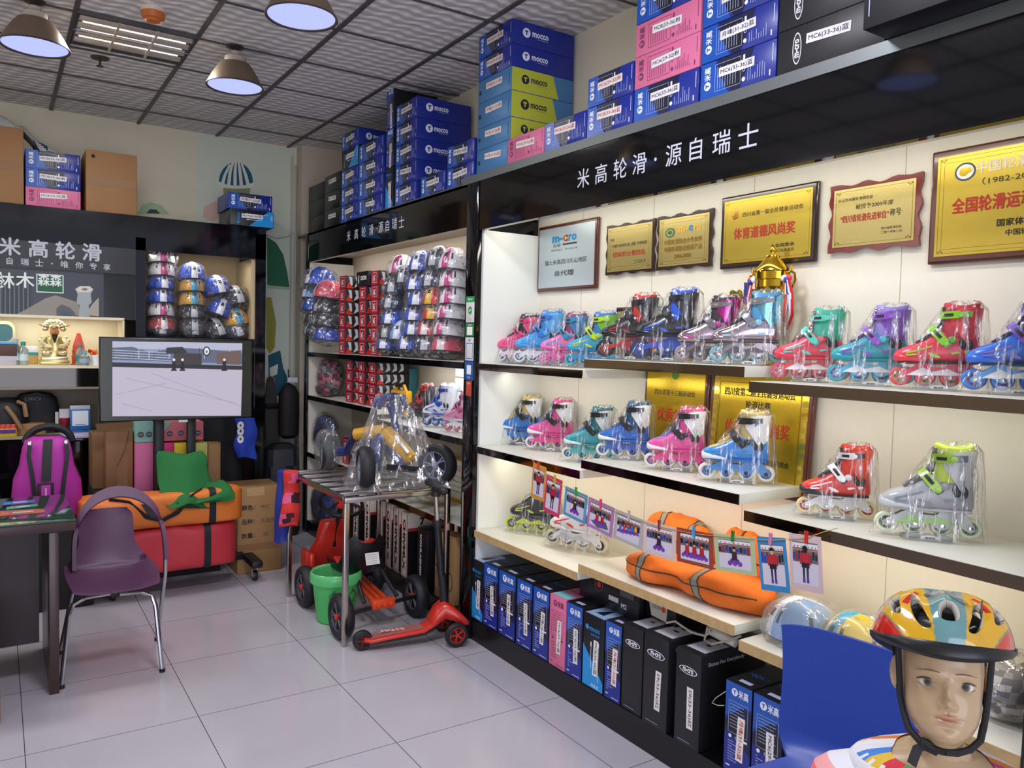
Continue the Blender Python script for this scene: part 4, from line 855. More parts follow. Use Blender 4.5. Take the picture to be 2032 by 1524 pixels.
    if not low:
        def cring(z, cx, rx, ry, a0=-2.05, a1=2.05, th=.005, n=20):
            o = [(cx-rx*cos(a0+(a1-a0)*j/(n-1)), -ry*sin(a0+(a1-a0)*j/(n-1)), z+.0*j) for j in range(n)]
            i_ = [(cx-(rx-th)*cos(a0+(a1-a0)*j/(n-1)), -(ry-th)*sin(a0+(a1-a0)*j/(n-1)), z) for j in range(n-1, -1, -1)]
            return o+i_
        m = MB(); sl = [(z0+.055, -.058, .06, .043, 1.0), (z0+.09, -.058, .064, .047, 1.35), (z0+.12, -.06, .0625, .048, 1.7), (z0+.15, -.064, .06, .0475, 2.15), (z0+.18, -.068, .0595, .047, 2.3), (z0+.2, -.07, .060, .047, 1.9), (z0+.207, -.072, .058, .046, 1.3)]
        m.loft([cring(z, cx, rx, ry, -a, a) for z, cx, rx, ry, a in sl], cuff, smooth if False else cuff); 
        if c.get('mesh'):
            for k, (x, z, q) in enumerate(((-.065, z0+.172, .016), (-.094, z0+.15, .02))): m.poly([(x, z+q), (x-q*1.1, z-q*.1), (x-q*.1, z-q)], shell, frame((0, .0505 if k == 0 else .0455, 0), (-1, 0, -.0), (0, 0, 1)) if False else frame((0, .0487 if k == 0 else .044, 0), (1, (.0 if k == 0 else .22), 0), (0, 0, 1)))
        m.obj('cuff', t, smooth=50)
        m = MB(); lr = []
        for z, cx, rx, ry in ((z0+.10, -.055, .054, .040), (z0+.15, -.058, .054, .041), (z0+.19, -.062, .054, .042), (z0+.212, -.064, .056, .043), (z0+.22, -.065, .054, .041), (z0+.222, -.065, .044, .032), (z0+.2, -.063, .038, .027)):
            lr.append([(cx+rx*cos(2*pi*j/n), ry*sin(2*pi*j/n), z+(.006*cos(2*pi*j/n*2) if z > z0+.2 else 0)) for j in range(n)])
        m.loft(lr, mat(c.get('lining', c.get('liner', '#1c1c22')), .8)); m.obj('liner', t, smooth=60)
        m = MB()
        for sy in (1, -1): m.lathe([(0, 0), (.0125, 0), (.0135, .003), (.010, .0055), (0, .006)], acc if not c.get('pivot') else plas(c['pivot']), 16, T(-.038, sy*.0455, z0+.088)@Rx(-sy*pi/2))
        m.obj('ankle_pivot', t)
        # top strap, then the instep strap at 45 degrees, each with its buckle on the outer side
        zc = z0+.182; IN = mat('#26262a', .4) if not c.get('chrome') else CHROME
        def ts(a, g): return (-.066+(.063+g)*cos(a), (.0505+g)*sin(a), zc-.004*cos(a))
        c0 = Vector((-.010, 0, z0+.086)); e1 = Vector((.62, 0, .78)).normalized()
        def ist(a, g): return tuple(c0+e1*((.062+g)*cos(a))+Vector((0, (.047+g)*sin(a), 0)))
        for fn, wd, w in ((ts, (0, 0, 1), .021), (ist, (.78, 0, -.62), .022)):
            m = MB(); m.band([fn(radians(a), 0) for a in range(-117, 118, 9)], wd, w, .0035, strap); so = m.obj('strap', t)
            r0, r1 = (18, 82) if fn is ts else (22, 100)
            m = MB(); m.band([fn(radians(r0+(r1-r0)*k/8), .0045) for k in range(9)], wd, w+.006, .007, buckle); m.band([fn(radians(r0+(r1-r0)*(.35+.4*k/5)), .0085) for k in range(6)], wd, w*.5, .003, IN)
            m.lathe([(0, 0), (.009, 0), (.010, .004), (0, .005)], buckle, 14, Matrix.Translation(fn(radians(r1), .007))@Rx(-pi/2)); m.obj('buckle', so)
        topz = z0+.222
    if bag:
        m = MB(); rings = []; K = 60; ph = [rnd.uniform(0, 6.28) for _ in range(6)]; H = topz+.006; tip = .01+.02*rnd.random()
        for i in range(15):
            u = i/14; z = -.003+H*u if u < 1 else H
            xf = (.168-(.168-(-.012))*u**1.05) if not low else (.178-.13*u)
            xb = -.166+.024*u; hy = .058-.006*u
            if tri: xf += .006; xb -= .004
            cx = (xf+xb)/2; hx = (xf-xb)/2
            if u > .93: f = 1-(u-.93)/.07*.35; hx *= f; hy *= f
            r = []
            for j in range(K):
                a = 2*pi*j/K; ux, uy = sup(a, 3.2-1.0*u); wr_ = 1+.018*sin(9*a+ph[0]+3*u)*(.4+u)+.014*sin(17*a+ph[1]-5*u)+.012*sin(5*a+ph[2]+9*u)
                r.append((cx+hx*ux*wr_, hy*uy*wr_, z+.003*sin(7*a+ph[3])*u+(.006*sin(11*a+ph[4]) if u > .9 else 0)))
            rings.append(r)
        m.loft(rings, FILM, cap=False); top_c = [(-.075+.03*cos(2*pi*j/K), .02*sin(2*pi*j/K), H+.007+.005*sin(9*2*pi*j/K)) for j in range(K)]
        m.loft([rings[-1], top_c], FILM, cap=False); m.obj('plastic_bag', t, smooth=180)
    if stand:
        q = thing('skate_stand', 'clear stand under '+label, 'stand', (pos[0], pos[1], pos[2]-.009), ang, 'clear skate stands'); q.scale = (sc, sc, sc)
        m = MB(); CL = mat('#e8eef2', .08, trans=.9, name='clear_acrylic'); m.prism(rr_outline(.15, .085, .03, 6), 0, .006, CL)
        m.prism([(-.062, 0), (-.06, .016), (-.05, .024), (-.03, .022), (-.02, .012), (.02, .012), (.03, .022), (.05, .024), (.06, .016), (.062, 0)], 0, .010, CL, frame((0, .034, .004), (1, 0, 0), (0, 0, 1))); m.obj('base', q)
        m = MB(); Xo = frame((-.004, .0365, .010), (-1, 0, 0), (0, .15, 1)); m.prism([(.026*cos(2*pi*k/20), .0085*sin(2*pi*k/20)) for k in range(20)], .0005, .002, mat('#eef0ee', .3), Xo); m.outline(-.02, .02, -.0055, .0055, .0008, mat('#3a3c44'), Xo, .0023) if False else None; m.text('m-cro', .012, mat('#20242c', .4), Xo, w=.028, h=.006, bold=.04, z=.0024); m.obj('badge', q)
    return t
def on(px_, py_, z): p = at(px_, py_, 'z', z); return (p.x, p.y)
def place(px_, rowkey, x=2.2): z = SHZ[rowkey]; return (x, ycol(px_, x, z), z)
def sk(label, rowkey, wheel_px, sc, c, ang=130, xw=2.2, wy=None, wb=.117, **k):
    z = SHZ[rowkey]
    if wy: p = at(wheel_px, wy, 'z', z); p = (min(max(p.x, 2.13), 2.27), ycol(wheel_px, min(max(p.x, 2.13), 2.27), z))
    else: p = (xw, ycol(wheel_px, xw, z+.03))
    a = radians(ang); return skate(label, (p[0]-cos(a)*wb*sc, p[1]-sin(a)*wb*sc, z+.0095), a, sc, c, **k)
Wt = '#eef0ee'
sk('small all-pink skate at the far end of the top shelf', (0, 0), 994, .84, dict(shell='#e0588e', cuff='#d84a7a', frame='#e8d8e0', wheel='#e8e4ee', hub='#8a5aa8', strap='#d83a70', liner='#3a2a3a', sole='#e05a90'), seed=1)
sk('small sky blue skate second on the far top shelf', (0, 0), 1031, .90, dict(shell='#3a9adc', cuff='#4aa8e0', frame='#e0e4ee', wheel='#e4e8f0', hub='#3a4a9a', strap='#2a78cc', liner='#2a5a9a', lining='#3a8acc', sole='#3a8ad0'), seed=2)
sk('small pink skate with teal straps third on the far top shelf', (0, 0), 1081, .84, dict(shell='#e070b0', cuff='#2f7aa8', frame='#e05aa8', wheel='#d878b8', hub='#e8c8e0', strap='#2a8ab0', liner='#5a3060', acc='#3aa0c0', lining='#8a3a70'), seed=3)
sk('small blue skate with lime straps fourth on the far top shelf', (0, 0), 1133, .84, dict(shell='#2a9ac0', cuff='#6ab82e', frame='#2a8ac0', wheel='#3ab0c0', hub='#2a70a8', strap='#b8d82a', liner='#1f3a3a', acc='#c0d82e', lining='#3a7ac0', buckle='#b8d82a'), seed=4)
sk('large black three-wheel skate with red collar', (0, 1), 1203, .86, dict(shell='#1b1c20', cuff='#26262a', frame='#b02a24', wheel='#22222a', hub='#8a2a24', strap='#17181c', liner='#151518', lining='#c0301f', acc='#a02a20', sole='#2a2a2e'), tri=True, xw=2.135, seed=5, hs=.98)
sk('large black three-wheel skate with blue collar', (0, 1), 1272, .88, dict(shell='#1b1d24', cuff='#1f2024', frame='#1f4ab0', wheel='#25325a', hub='#2a4aa0', strap='#17181c', liner='#151518', lining='#1f5ad0', acc='#1f5ad0', sole='#2a2a2e'), tri=True, xw=2.135, seed=6, hs=1.0)
sk('chrome skate with metallic magenta cuff', (0, 1), 1354, .82, dict(chrome=1, shell='#b8a4b0', cuff='#d828a8', frame='#8a7a80', wheel='#9a8a90', hub='#c0b0b8', strap='#6a6468', liner='#1c1418', lining='#3a2a34', sole='#5a5054', acc='#d828a8', accframe='#3a3034'), xw=2.135, seed=7)
sk('chrome skate with metallic sky blue cuff', (0, 1), 1425, .85, dict(chrome=1, shell='#b8a8b0', cuff='#7ac8e8', frame='#8a8084', wheel='#6ab0b8', hub='#c0c0c8', strap='#707880', liner='#141820', lining='#4a9ac8', sole='#5a5458', acc='#8ad0ea', accframe='#4a4448'), xw=2.135, seed=8)
sk('red skate with mint green cuff and straps', (0, 2), 1547, .80, dict(shell='#d83a52', cuff='#2fae86', frame='#e0505a', wheel='#d04a66', hub='#e89098', strap='#5cc8b4', liner='#7a2a3a', lining='#4ab09a', acc='#5cc8b4', pivot='#e06070', sole='#d84a58', accframe='#f0eef0'), seed=9, ang=124, xw=2.19)
sk('teal skate with purple cuff and straps', (0, 2), 1660, .81, dict(shell='#2a9aa8', cuff='#7a4ab0', frame='#5ab8dc', wheel='#3aa8bc', hub='#8a70c0', strap='#8a52c0', liner='#4a3a70', lining='#9a8ad0', acc='#7a4ab8', pivot='#4ac0cc', sole='#2a9aa0', accframe='#eef0f4'), seed=10, ang=122, xw=2.19)
sk('red skate with lime green straps on the nearest top shelf', (0, 2), 1786, .81, dict(shell='#e0344a', cuff='#e03a44', frame='#e03a58', wheel='#e04a58', hub='#9ac05a', strap='#86c82a', liner='#2a2226', lining='#c03a4a', acc='#9ad02e', pivot='#5ab03a', sole='#2a2a2c', accframe='#f0eef0'), seed=11, ang=120, xw=2.19)
sk('blue skate with purple straps cut by the edge of the photo', (0, 2), 1932, .84, dict(shell='#2a6ad0', cuff='#4a3a9a', frame='#2a90d8', wheel='#2a78d0', hub='#6a4aa0', strap='#6a48b8', liner='#2a2450', lining='#3a2f80', acc='#6a50b8', sole='#2a2a30', accframe='#f0f0f4'), seed=12, ang=120, xw=2.19)
BW = dict(shell='#2272c4', cuff=Wt, toe='#dfe6ea', frame='#2a7ac8', wheel='#ece8da', hub='#3a6ab0', strap='#17181c', liner='#2a5a80', acc='#2a86c0', sole='#2272c4', pivot='#222428', dkbolt=1, mesh=1)
PW = dict(shell='#e04a9c', cuff=Wt, toe='#e8e4ea', frame='#e83a92', wheel='#ece8e4', hub='#6a4a9a', strap='#17181c', liner='#7a6ab0', lining='#d8508a', acc='#e05a90', sole='#e04a9c', pivot='#222428', dkbolt=1, mesh=1)
TW = dict(shell='#2f9aa0', cuff=Wt, toe='#d8e6e4', frame='#3ab0b0', wheel='#ece8da', hub='#2a5aa0', strap='#17181c', liner='#4a8aa8', lining='#2f7a80', acc='#2f8a90', sole='#2f9aa0', pivot='#222428', dkbolt=1, mesh=1)
sk('blue and white skate at the far end of the middle shelf', (1, 0), 996, .86, dict(BW, liner='#c8b070'), wy=880, seed=13, ang=135)
sk('pink and white skate on the far middle shelf', (1, 0), 1054, .86, PW, wy=892, seed=14, ang=134)
sk('teal and white skate at the step of the middle shelf', (1, 0), 1127, .84, TW, wy=915, seed=15, ang=133)
sk('royal blue and white skate, far one on the raised middle shelf', (1, 1), 1196, .82, dict(BW, shell='#1f5ab8', frame='#2058b8', toe='#eef0f0'), xw=2.18, seed=16, ang=132)
sk('pink and white skate on the raised middle shelf', (1, 1), 1293, .83, PW, xw=2.16, seed=17, ang=131)
sk('blue and white skate at the near end of the raised middle shelf', (1, 1), 1403, .87, dict(BW, shell='#2a82cc', frame='#2a82cc', liner='#c8b478'), xw=2.16, seed=18, ang=130)
sk('red, black and white skate on the near middle shelf', (1, 2), 1597, .78, dict(shell='#d8382e', cuff='#e04a2a', toe='#2a2a2c', frame='#e6e6e6', wheel='#e8d8a0', hub='#d8402e', strap='#1a1a1e', buckle='#e8e8ea', liner='#26262a', lining='#d83a2a', acc='#f0f0f0', sole='#1d1d20', pivot='#e8e8e8', mesh=0), wy=1023, seed=19, ang=128)
sk('grey and lime green skate on the near middle shelf', (1, 2), 1757, .91, dict(shell='#a9adb0', cuff='#c4c8c8', toe='#c8ccce', frame='#b8bcba', wheel='#dfe8c8', hub='#6a8a5a', strap='#6a7074', buckle='#9ac83a', liner='#5a6064', lining='#c8dc5a', acc='#6a7478', sole='#b8bcbc', pivot='#a0a4a8', accframe='#9acc6a'), wy=1061, seed=20, ang=127)
sk('low-cut black speed skate with yellow wheels on the bottom shelf', (2, 0), 1016, .92, dict(shell='#272b32', toe='#1a1c22', frame='#5a6268', wheel='#b8c840', hub='#30343a', liner='#1a1c20', accframe='#c8d42a', sole='#3a4046', laces='#111114', acc='#c8c83a'), kind='low', wy=1054, seed=21, ang=128, wb=.132, stand=False)
sk('low-cut white speed skate with red flash on the bottom shelf', (2, 0), 1097, .98, dict(shell='#e8e8ea', toe='#f0f0f0', frame='#eceef0', wheel='#d8d0b8', hub='#3a3c40', liner='#e0e0e4', accframe='#c8ccd0', sole='#e0e2e4', laces='#1c1c20', acc='#d8303a'), kind='low', wy=1084, seed=22, ang=112, wb=.132, stand=False)
# ================================================================ wrapped helmets and red boxes
HC = {'blue': ('#1c4fc0', '#e4e8ee', 'blue and white'), 'pink': ('#e6e4e4', '#c0287a', 'white and magenta'), 'yellow': ('#d8a02a', '#2a9ac0', 'yellow and blue'), 'black': ('#24262c', '#b8bcc2', 'black and grey'),
      'red': ('#cf2a30', '#e8e4e0', 'red and white'), 'fire': ('#d02828', '#e0b82a', 'red and yellow'), 'navy': ('#1f2c48', '#c4c8d0', 'navy'), 'rose': ('#d84a66', '#e8dcdc', 'rose'), 'ice': ('#7aa6d8', '#dfe6ee', 'pale blue')}
_hm = {}
def helmet_meshes(k):
    if k in _hm: return _hm[k]
    sh, st, _ = HC[k]; S, ST, V, BR = mat(sh, .22, coat=.5), mat(st, .25, coat=.4), mat('#0e0f12', .6), mat('#17181b', .4)
    n = 48; E = 13; rings = []; lev = [(-.010, .97), (-.004, 1.0), (.006, 1.0)]
    def ring(rf, z):
        out = []
        for j in range(n):
            a = 2*pi*j/n; rib = 1+.022*cos(a*10)*(1 if z > .01 else 0)*(1-z/.14); ex = 1.10 if cos(a) > 0 else 1.0
            out.append((.108*rf*cos(a)*rib*ex, .088*rf*sin(a)*rib, z+(.012*cos(a) if z < .02 else .006*cos(a))))
        return out
    for z, r in lev: rings.append(ring(r, z))
    for i in range(1, E): t = i/E*pi/2; rings.append(ring(max(.04, cos(t)**.85), .006+.118*sin(t)))
    def mf(i, j):
        if i < 1: return BR
        a = 2*pi*(j+.5)/n; y = .088*sin(a)*max(.1, cos((i-2)/E*pi/2)**.85)
        if cos(a) > -.2 and 5 <= i <= 7 and j % 8 == 3: return V
        if abs(y) < .021: return V if (i in (6, 7) and abs(y) < .007 and cos(a) > 0) else ST
        return S
    m = MB(); m.loft(rings, S, cap=True, mf=mf); shell = m.mesh('shell', 40)
    m = MB(); rnd = random.Random(hash(k) % 97); R = []; N = 28
    ph = [rnd.uniform(0, 6.28) for _ in range(8)]
    for i in range(13):
        p_ = -pi/2+pi*i/12; R.append([((.132+.010*sin(5*2*pi*j/N+ph[0]+3*p_)+.006*sin(11*2*pi*j/N+ph[1]))*max(.03, cos(p_))**.75*cos(2*pi*j/N), (.106+.008*sin(4*2*pi*j/N+ph[2]-4*p_)+.005*sin(9*2*pi*j/N+ph[3]))*max(.03, cos(p_))**.75*sin(2*pi*j/N), .034+(.088+.006*sin(3*2*pi*j/N+ph[4]))*sin(p_)) for j in range(N)])
    m.loft(R, FILMH); bag = m.mesh('plastic_bag', 180)
    _hm[k] = (shell, bag); return _hm[k]
def helmet(k, loc, rz, label, group, sc=1., rot=None):
    sh, bg_ = helmet_meshes(k); t = thing('helmet', label, 'helmet', loc, rz, group, rot); t.scale = (sc,)*3
    for nm, me in (('shell', sh), ('plastic_bag', bg_)): o = bpy.data.objects.new(nm, me); COL.objects.link(o); o.parent = t
    return t
rnd = random.Random(11)
# cubby of the sign cabinet
cub = [('first', [('pink', 320, 508), ('pink', 320, 534), ('blue', 319, 560), ('blue', 319, 587), ('pink', 319, 613), ('red', 320, 640), ('navy', 320, 663)]), ('second', [('blue', 380, 541), ('yellow', 379, 565), ('yellow', 379, 592), ('black', 382, 618), ('black', 382, 644), ('black', 384, 666)]), ('third', [('blue', 431, 569), ('black', 468, 589), ('blue', 432, 612), ('yellow', 467, 631), ('black', 430, 652), ('navy', 466, 666)])]
for cn, items in cub:
    for i, (k, px_, py_) in enumerate(items):
        yy = YC+.15+(.02 if cn == 'third' else 0); p = at(px_, py_, 'y', yy)
        tilt = 0 if cn != 'third' else rnd.choice((-.35, .3, .2))
        helmet(k, (p.x, yy, max(p.z-.052, 1.545)), 0, f'{HC[k][2]} wrapped helmet, {ORD[i]} from the top, {cn} column in the wall cubby', 'wrapped helmets in the wall cubby', 1.0 if cn != 'third' else 1.08, rot=(0, tilt*.0, -pi/2+rnd.uniform(-.1, .1)) if not tilt else (tilt, 0, -pi/2+tilt*.5))
# far cabinet, helmets by pixel (zoomed list)
def hz(x, y): return (x/5.347+580, y/5.347+400)
left = [('blue', 300, 820, 1.12), ('ice', 245, 960, .95), ('rose', 400, 950, 1.05), ('blue', 255, 1090, .95), ('black', 385, 1110, 1.0), ('black', 270, 1220, .9), ('black', 390, 1250, 1.0), ('navy', 290, 1350, .95), ('blue', 385, 1395, .95)]
for i, (k, x, y, s_) in enumerate(left):
    px_, py_ = hz(x, y); xx = 2.10 if x < 320 else 2.13; yy = ycol(px_, xx, 1.7); zz = max(zrow(py_, xx, yy)-.05, 1.47)
    helmet(k, (xx, yy, zz), pi+rnd.uniform(-.4, .6), f'{HC[k][2]} wrapped helmet, {ORD[i]} from the top of the pile beside the pier', 'wrapped helmets on the far cabinet', s_)
cols = [('first', [('pink', 1185, 700), ('black', 1250, 800), ('navy', 1130, 900), ('navy', 1115, 1065), ('blue', 1110, 1230), ('black', 1085, 1375), ('blue', 1060, 1490)]), ('second', [('blue', 1400, 665), ('blue', 1380, 870), ('blue', 1385, 1030), ('blue', 1350, 1190), ('blue', 1350, 1340), ('ice', 1200, 1390), ('blue', 1300, 1490)]), ('third', [('black', 1590, 620), ('navy', 1545, 830), ('fire', 1565, 1020), ('fire', 1555, 1175), ('red', 1510, 1340), ('navy', 1490, 1500)]), ('fourth', [('pink', 1725, 640), ('pink', 1725, 830), ('pink', 1735, 1005), ('pink', 1730, 1160), ('pink', 1690, 1335), ('rose', 1660, 1495)])]
for cn, items in cols:
    for i, (k, x, y) in enumerate(items):
        px_, py_ = hz(x, y); xx = 2.19; yy = ycol(px_, xx, 1.7); zz = max(zrow(py_, xx, yy)-.05, 1.466)
        helmet(k, (xx, yy, zz), pi+.55+rnd.uniform(-.15, .15), f'{HC[k][2]} wrapped helmet, {ORD[i]} from the top, {cn} column beyond the red boxes', 'wrapped helmets on the far cabinet', 1.02)
REDC = mat('#b01f35', .35, name='red_carton'); WLN = mat('#e8d8da', .5)
_rb = None
def red_box(loc, label, rz=0.):
    global _rb
    if _rb is None:
        m = MB(); w, h, d = .122, .092, .24; m.box((0, d/2, h/2), (w, d, h), mat('#17171a', .4), .001); X = frame((0, -.0006, h/2), (1, 0, 0), (0, 0, 1))
        m.rect(-w*.49, w*.49, -h*.49, h*.49, REDC, X); m.outline(-.034, .034, -.032, .034, .003, WLN, X, .0004); m.rect(-.03, .03, -.028, .03, mat('#8e1428', .35), X, .0003); m.text('h', .05, WLN, X@T(-.006, -.004, .0007), w=.03, h=.034, bold=.06); m.rect(-.004, .012, .008, .018, WLN, X, .0008)
        for sx in (1, -1):
            S = frame((sx*(w/2+.0006), d/2, h/2), (0, sx, 0), (0, 0, 1))
            for k in range(4): m.poly([(-.11+.05*k, -.04), (-.09+.05*k, .0), (-.10+.05*k, .04), (-.075+.05*k, .035), (-.07+.05*k, -.02)], mat('#c8c8cc', .5), S, .0003)
            m.poly([(-.118, -.045), (-.06, -.045), (-.10, .0)], mat('#c8301f', .5), S, .0006)
        _rb = m.mesh('red_box')
    o = bpy.data.objects.new('shoe_box', _rb); COL.objects.link(o); tag(o, label, 'box', 'red faced boxes on the far cabinet'); put(o, loc, rz); return o
def rb_col(cn, sh, px_, z0, n, x=2.10, dz=.0935, jit=None, sz=1.):
    y = ycol(px_, x, z0+.2)
    for i in range(n): red_box((x+(jit[i] if jit else 0), y+random.uniform(-.006, .006), z0+i*dz), f'red faced box, {ORD[i]} up in the {cn} column on the {sh} shelf', -pi/2).scale.z = sz
rb_col('first', 'upper far', 679, 1.4415, 6); rb_col('second', 'upper far', 719, 1.4415, 5); rb_col('third', 'upper far', 743, 1.4415, 6)
rb_col('first', 'middle far', 693, 1.1015, 4, dz=.0745, sz=.79); rb_col('second', 'middle far', 717, 1.1015, 4, dz=.0745, sz=.79); rb_col('third', 'middle far', 739, 1.1015, 4, dz=.0745, sz=.79)
rb_col('only', 'lowest far', 686, .6515, 2)
# black carton with runner lettering above the second column
y2 = ycol(719, 2.10, 1.95); m = MB(); m.box((0, .12, .05), (.2, .24, .1), mat('#141417', .4), .001); X = frame((0, -.0006, .05), (1, 0, 0), (0, 0, 1)); m.text('MICRO', .03, WHITE, X@T(.02, .005, 0), w=.1, h=.03, bold=.03, mirror=True); m.ell((-.06, .02, 0), (.006, .006, .001), WHITE, 8, 4, X); m.tube([(-.062, .012, 0), (-.07, -.005, 0), (-.06, -.016, 0), (-.066, -.028, 0)], .003, WHITE, 6, X)
o = tag(m.obj('shoe_box'), 'black box with white lettering on top of the second red column', 'box'); put(o, (2.10, y2, 1.4415+5*.0935+.001), -pi/2)
# wrapped bundles on the far shelves
def bundle(name, label, loc, r, cols, seed, filmm=FILMH, cat='bag', n=26, k=14, rz=0., core=.86):
    rnd = random.Random(seed); t = thing(name, label, cat, loc, rz)
    ph = [rnd.uniform(0, 6.28) for _ in range(9)]
    def shape(f, a1, a2):
        R = []
        for i in range(k+1):
            p_ = -pi/2+pi*i/k; q = max(.02, cos(p_))**.7
            R.append([(f*r[0]*q*cos(2*pi*j/n)*(1+a1*sin(3*2*pi*j/n+ph[0]+4*p_)+a2*sin(8*2*pi*j/n+ph[1]-6*p_)), f*r[1]*q*sin(2*pi*j/n)*(1+a1*sin(4*2*pi*j/n+ph[2]-3*p_)+a2*sin(9*2*pi*j/n+ph[3])), r[2]+f*r[2]*sin(p_)*(1+a1*.6*sin(3*2*pi*j/n+ph[4]) if p_ > 0 else 1)) for j in range(n)])
        return R
    ms = [mat(c, .5) for c in cols]; m = MB()
    m.loft(shape(core, .10, .03), ms[0], mf=lambda i, j: ms[int((sin(i*1.3+ph[5])+sin(j*.9+ph[6]+i*.4)+2)*len(ms)/4.01) % len(ms)]); m.obj('contents', t, smooth=60)
    m = MB(); m.loft(shape(1., .06, .035), filmm); m.obj('plastic_bag', t, smooth=180); return t
def bpx(px_, z, x): return (x, ycol(px_, x, z), z)
bundle('gear_bag', 'clear bag of pink and grey pads on the middle far shelf', bpx(655, 1.102, 2.19), (.10, .16, .15), ['#6a2a3a', '#c86a80', '#3a3a44', '#8a8a92'], 1)
bundle('gear_bag', 'dark bag of black and red pads at the front of the middle far shelf', bpx(640, 1.101, 2.10), (.04, .14, .05), ['#1c1c22', '#8a1f2a', '#2a3048'], 2)
bundle('gear_bag', 'bag of navy pads on the lowest far shelf beside the pier', bpx(645, .651, 2.15), (.08, .22, .16), ['#141c34', '#1f3a78', '#101018'], 3)
bundle('gear_bag', 'purple and navy bag behind the bagged ride-on wheel', bpx(702, .651, 2.18), (.09, .14, .10), ['#3a2048', '#6a2a5a', '#1a1a30'], 4)
bundle('gear_bag', 'bag of bright blue pads on the cabinet plinth under the table', bpx(650, .101, 2.16), (.08, .20, .17), ['#16306a', '#1f4a9a', '#0e1a3a'], 5)
bundle('gear_bag', 'bag of purple pads near the plinth behind the table leg', bpx(628, .101, 2.11), (.04, .10, .14), ['#5a2a5a', '#3a2044', '#1f1f30'], 6)
# teal box standing in for a mirror reflection, lettering reversed; yellow work light
zr = 1.036; y = ycol(790, 2.36, 1.2); m = MB(); TEA = mat('#2a6a74', .35); m.box((0, .035, .16), (.40, .07, .32), TEA, .002); X = frame((0, -.0006, .16), (1, 0, 0), (0, 0, 1))
m.text('MICRO', .05, WTX, X@T(.03, .02, 0), w=.17, h=.045, bold=.03, mirror=True); m.text('SWISS', .05, WTX, X@T(.04, -.03, 0), w=.13, h=.035, bold=.03, mirror=True); m.tube([(-.08, .03, 0), (-.10, .0, 0), (-.085, -.02, 0), (-.1, -.05, 0)], .004, WTX, 6, X)
m.poly([(.12, .16), (.2, .16), (.2, .05)], REDC, X, .0003); m.poly([(.13, .02), (.2, .04), (.2, -.1)], REDC, X, .0003)
o = tag(m.obj('carton'), 'teal box standing in for a mirror reflection of white lettering, behind the yellow work light', 'box'); put(o, (2.34, y, zr), -pi/2)
yw = ycol(796, 2.22, 1.1); t = thing('work_light', 'yellow portable work light with black handle beside the wrapped skates', 'work light', (2.22, yw, zr+.001), -pi/2+.1)
YL = mat('#e0a81a', .35); m = MB(); m.box((0, 0, .10), (.20, .05, .17), YL, .012); m.obj('housing', t)
m = MB(); m.box((.01, -.027, .085), (.13, .006, .11), mat('#2a2a26', .2), .003); m.obj('lamp_panel', t)
m = MB(); m.tube([(-.06, 0, .18), (-.055, -.01, .215), (.055, -.01, .215), (.06, 0, .18)], .011, YL, 8); m.tube([(-.045, -.01, .217), (.045, -.01, .217)], .014, BLACKM, 8); m.obj('handle', t)
m = MB(); m.box((-.085, -.027, .12), (.008, .004, .06), BLACKM); m.box((0, 0, .0075), (.16, .07, .015), BLACKM, .004); m.obj('base', t)
def fsk(label, px_, x, z, sc, c, ang, seed): skate(label, (x, ycol(px_, x, z+.1), z), radians(ang), sc, c, seed=seed, stand=False)
fsk('black skate with red straps behind the bagged ride-on', 836, 2.24, zr+.003, .82, dict(shell='#26262a', cuff='#2e2e34', frame='#3a3a40', wheel='#d8d4d0', hub='#a02a2a', strap='#c03028', liner='#3a2a2c', lining='#b03a30', acc='#c03a30'), 112, 31)
fsk('white and blue skate in a bag above the bagged ride-on', 874, 2.21, zr+.003, .88, dict(shell='#d8dee8', cuff='#eef2f6', toe='#f0f2f4', frame='#e4e8ee', wheel='#2a4a9a', hub='#c8d0dc', strap='#1f4ab0', liner='#2a5ac0', lining='#dfe6f0', acc='#1f4ab0', sole='#1f4ab0', accframe='#1f4ab0'), 112, 32)
fsk('pink wheeled white skate nearest the black post on the far cabinet', 915, 2.19, zr+.003, .80, dict(shell='#d890b0', cuff='#e8c8d8', frame='#eef0f4', wheel='#d86a88', hub='#e0c0c8', strap='#c05a8a', liner='#8a5a70', lining='#e0b0c8', acc='#c85a8a'), 112, 33)
# gold picture frame and bagged skate on the lower right shelf
yq = ycol(893, 2.33, .75); t = thing('picture_frame', 'gold edged certificate frame leaning behind the ride-on bag', 'frame', (2.36, yq, .5655), -pi/2, None); t.rotation_euler = (radians(-8), 0, -pi/2)
m = MB(); W_, H_ = .22, .27
for a, b, c_, d_ in ((-W_/2, W_/2, 0, .02), (-W_/2, W_/2, H_-.02, H_), (-W_/2, -W_/2+.02, 0, H_), (W_/2-.02, W_/2, 0, H_)): m.box(((a+b)/2, 0, (c_+d_)/2), (b-a, .018, d_-c_), mat('#d8a82a', .3, .6), .002)
m.obj('frame', t); m = MB(); m.box((0, .004, H_/2), (W_-.03, .004, H_-.03), mat('#e8e4d4', .4)); m.text('荣誉证书', .04, TR, frame((0, .0015, H_*.75), (1, 0, 0), (0, 0, 1)), w=.12); 
for k in range(4): m.rect(-.07, .07, H_*.55-k*.03, H_*.55-k*.03+.004, mat('#8a8678'), frame((0, .0015, 0), (1, 0, 0), (0, 0, 1)))
m.obj('certificate', t)
bundle('gear_bag', 'pale plastic bag of gear on the low shelf behind the ride-on wheel', bpx(855, .566, 2.2), (.10, .15, .07), ['#b8b0a0', '#9a9488', '#c8b03a', '#d8d4cc'], 7)
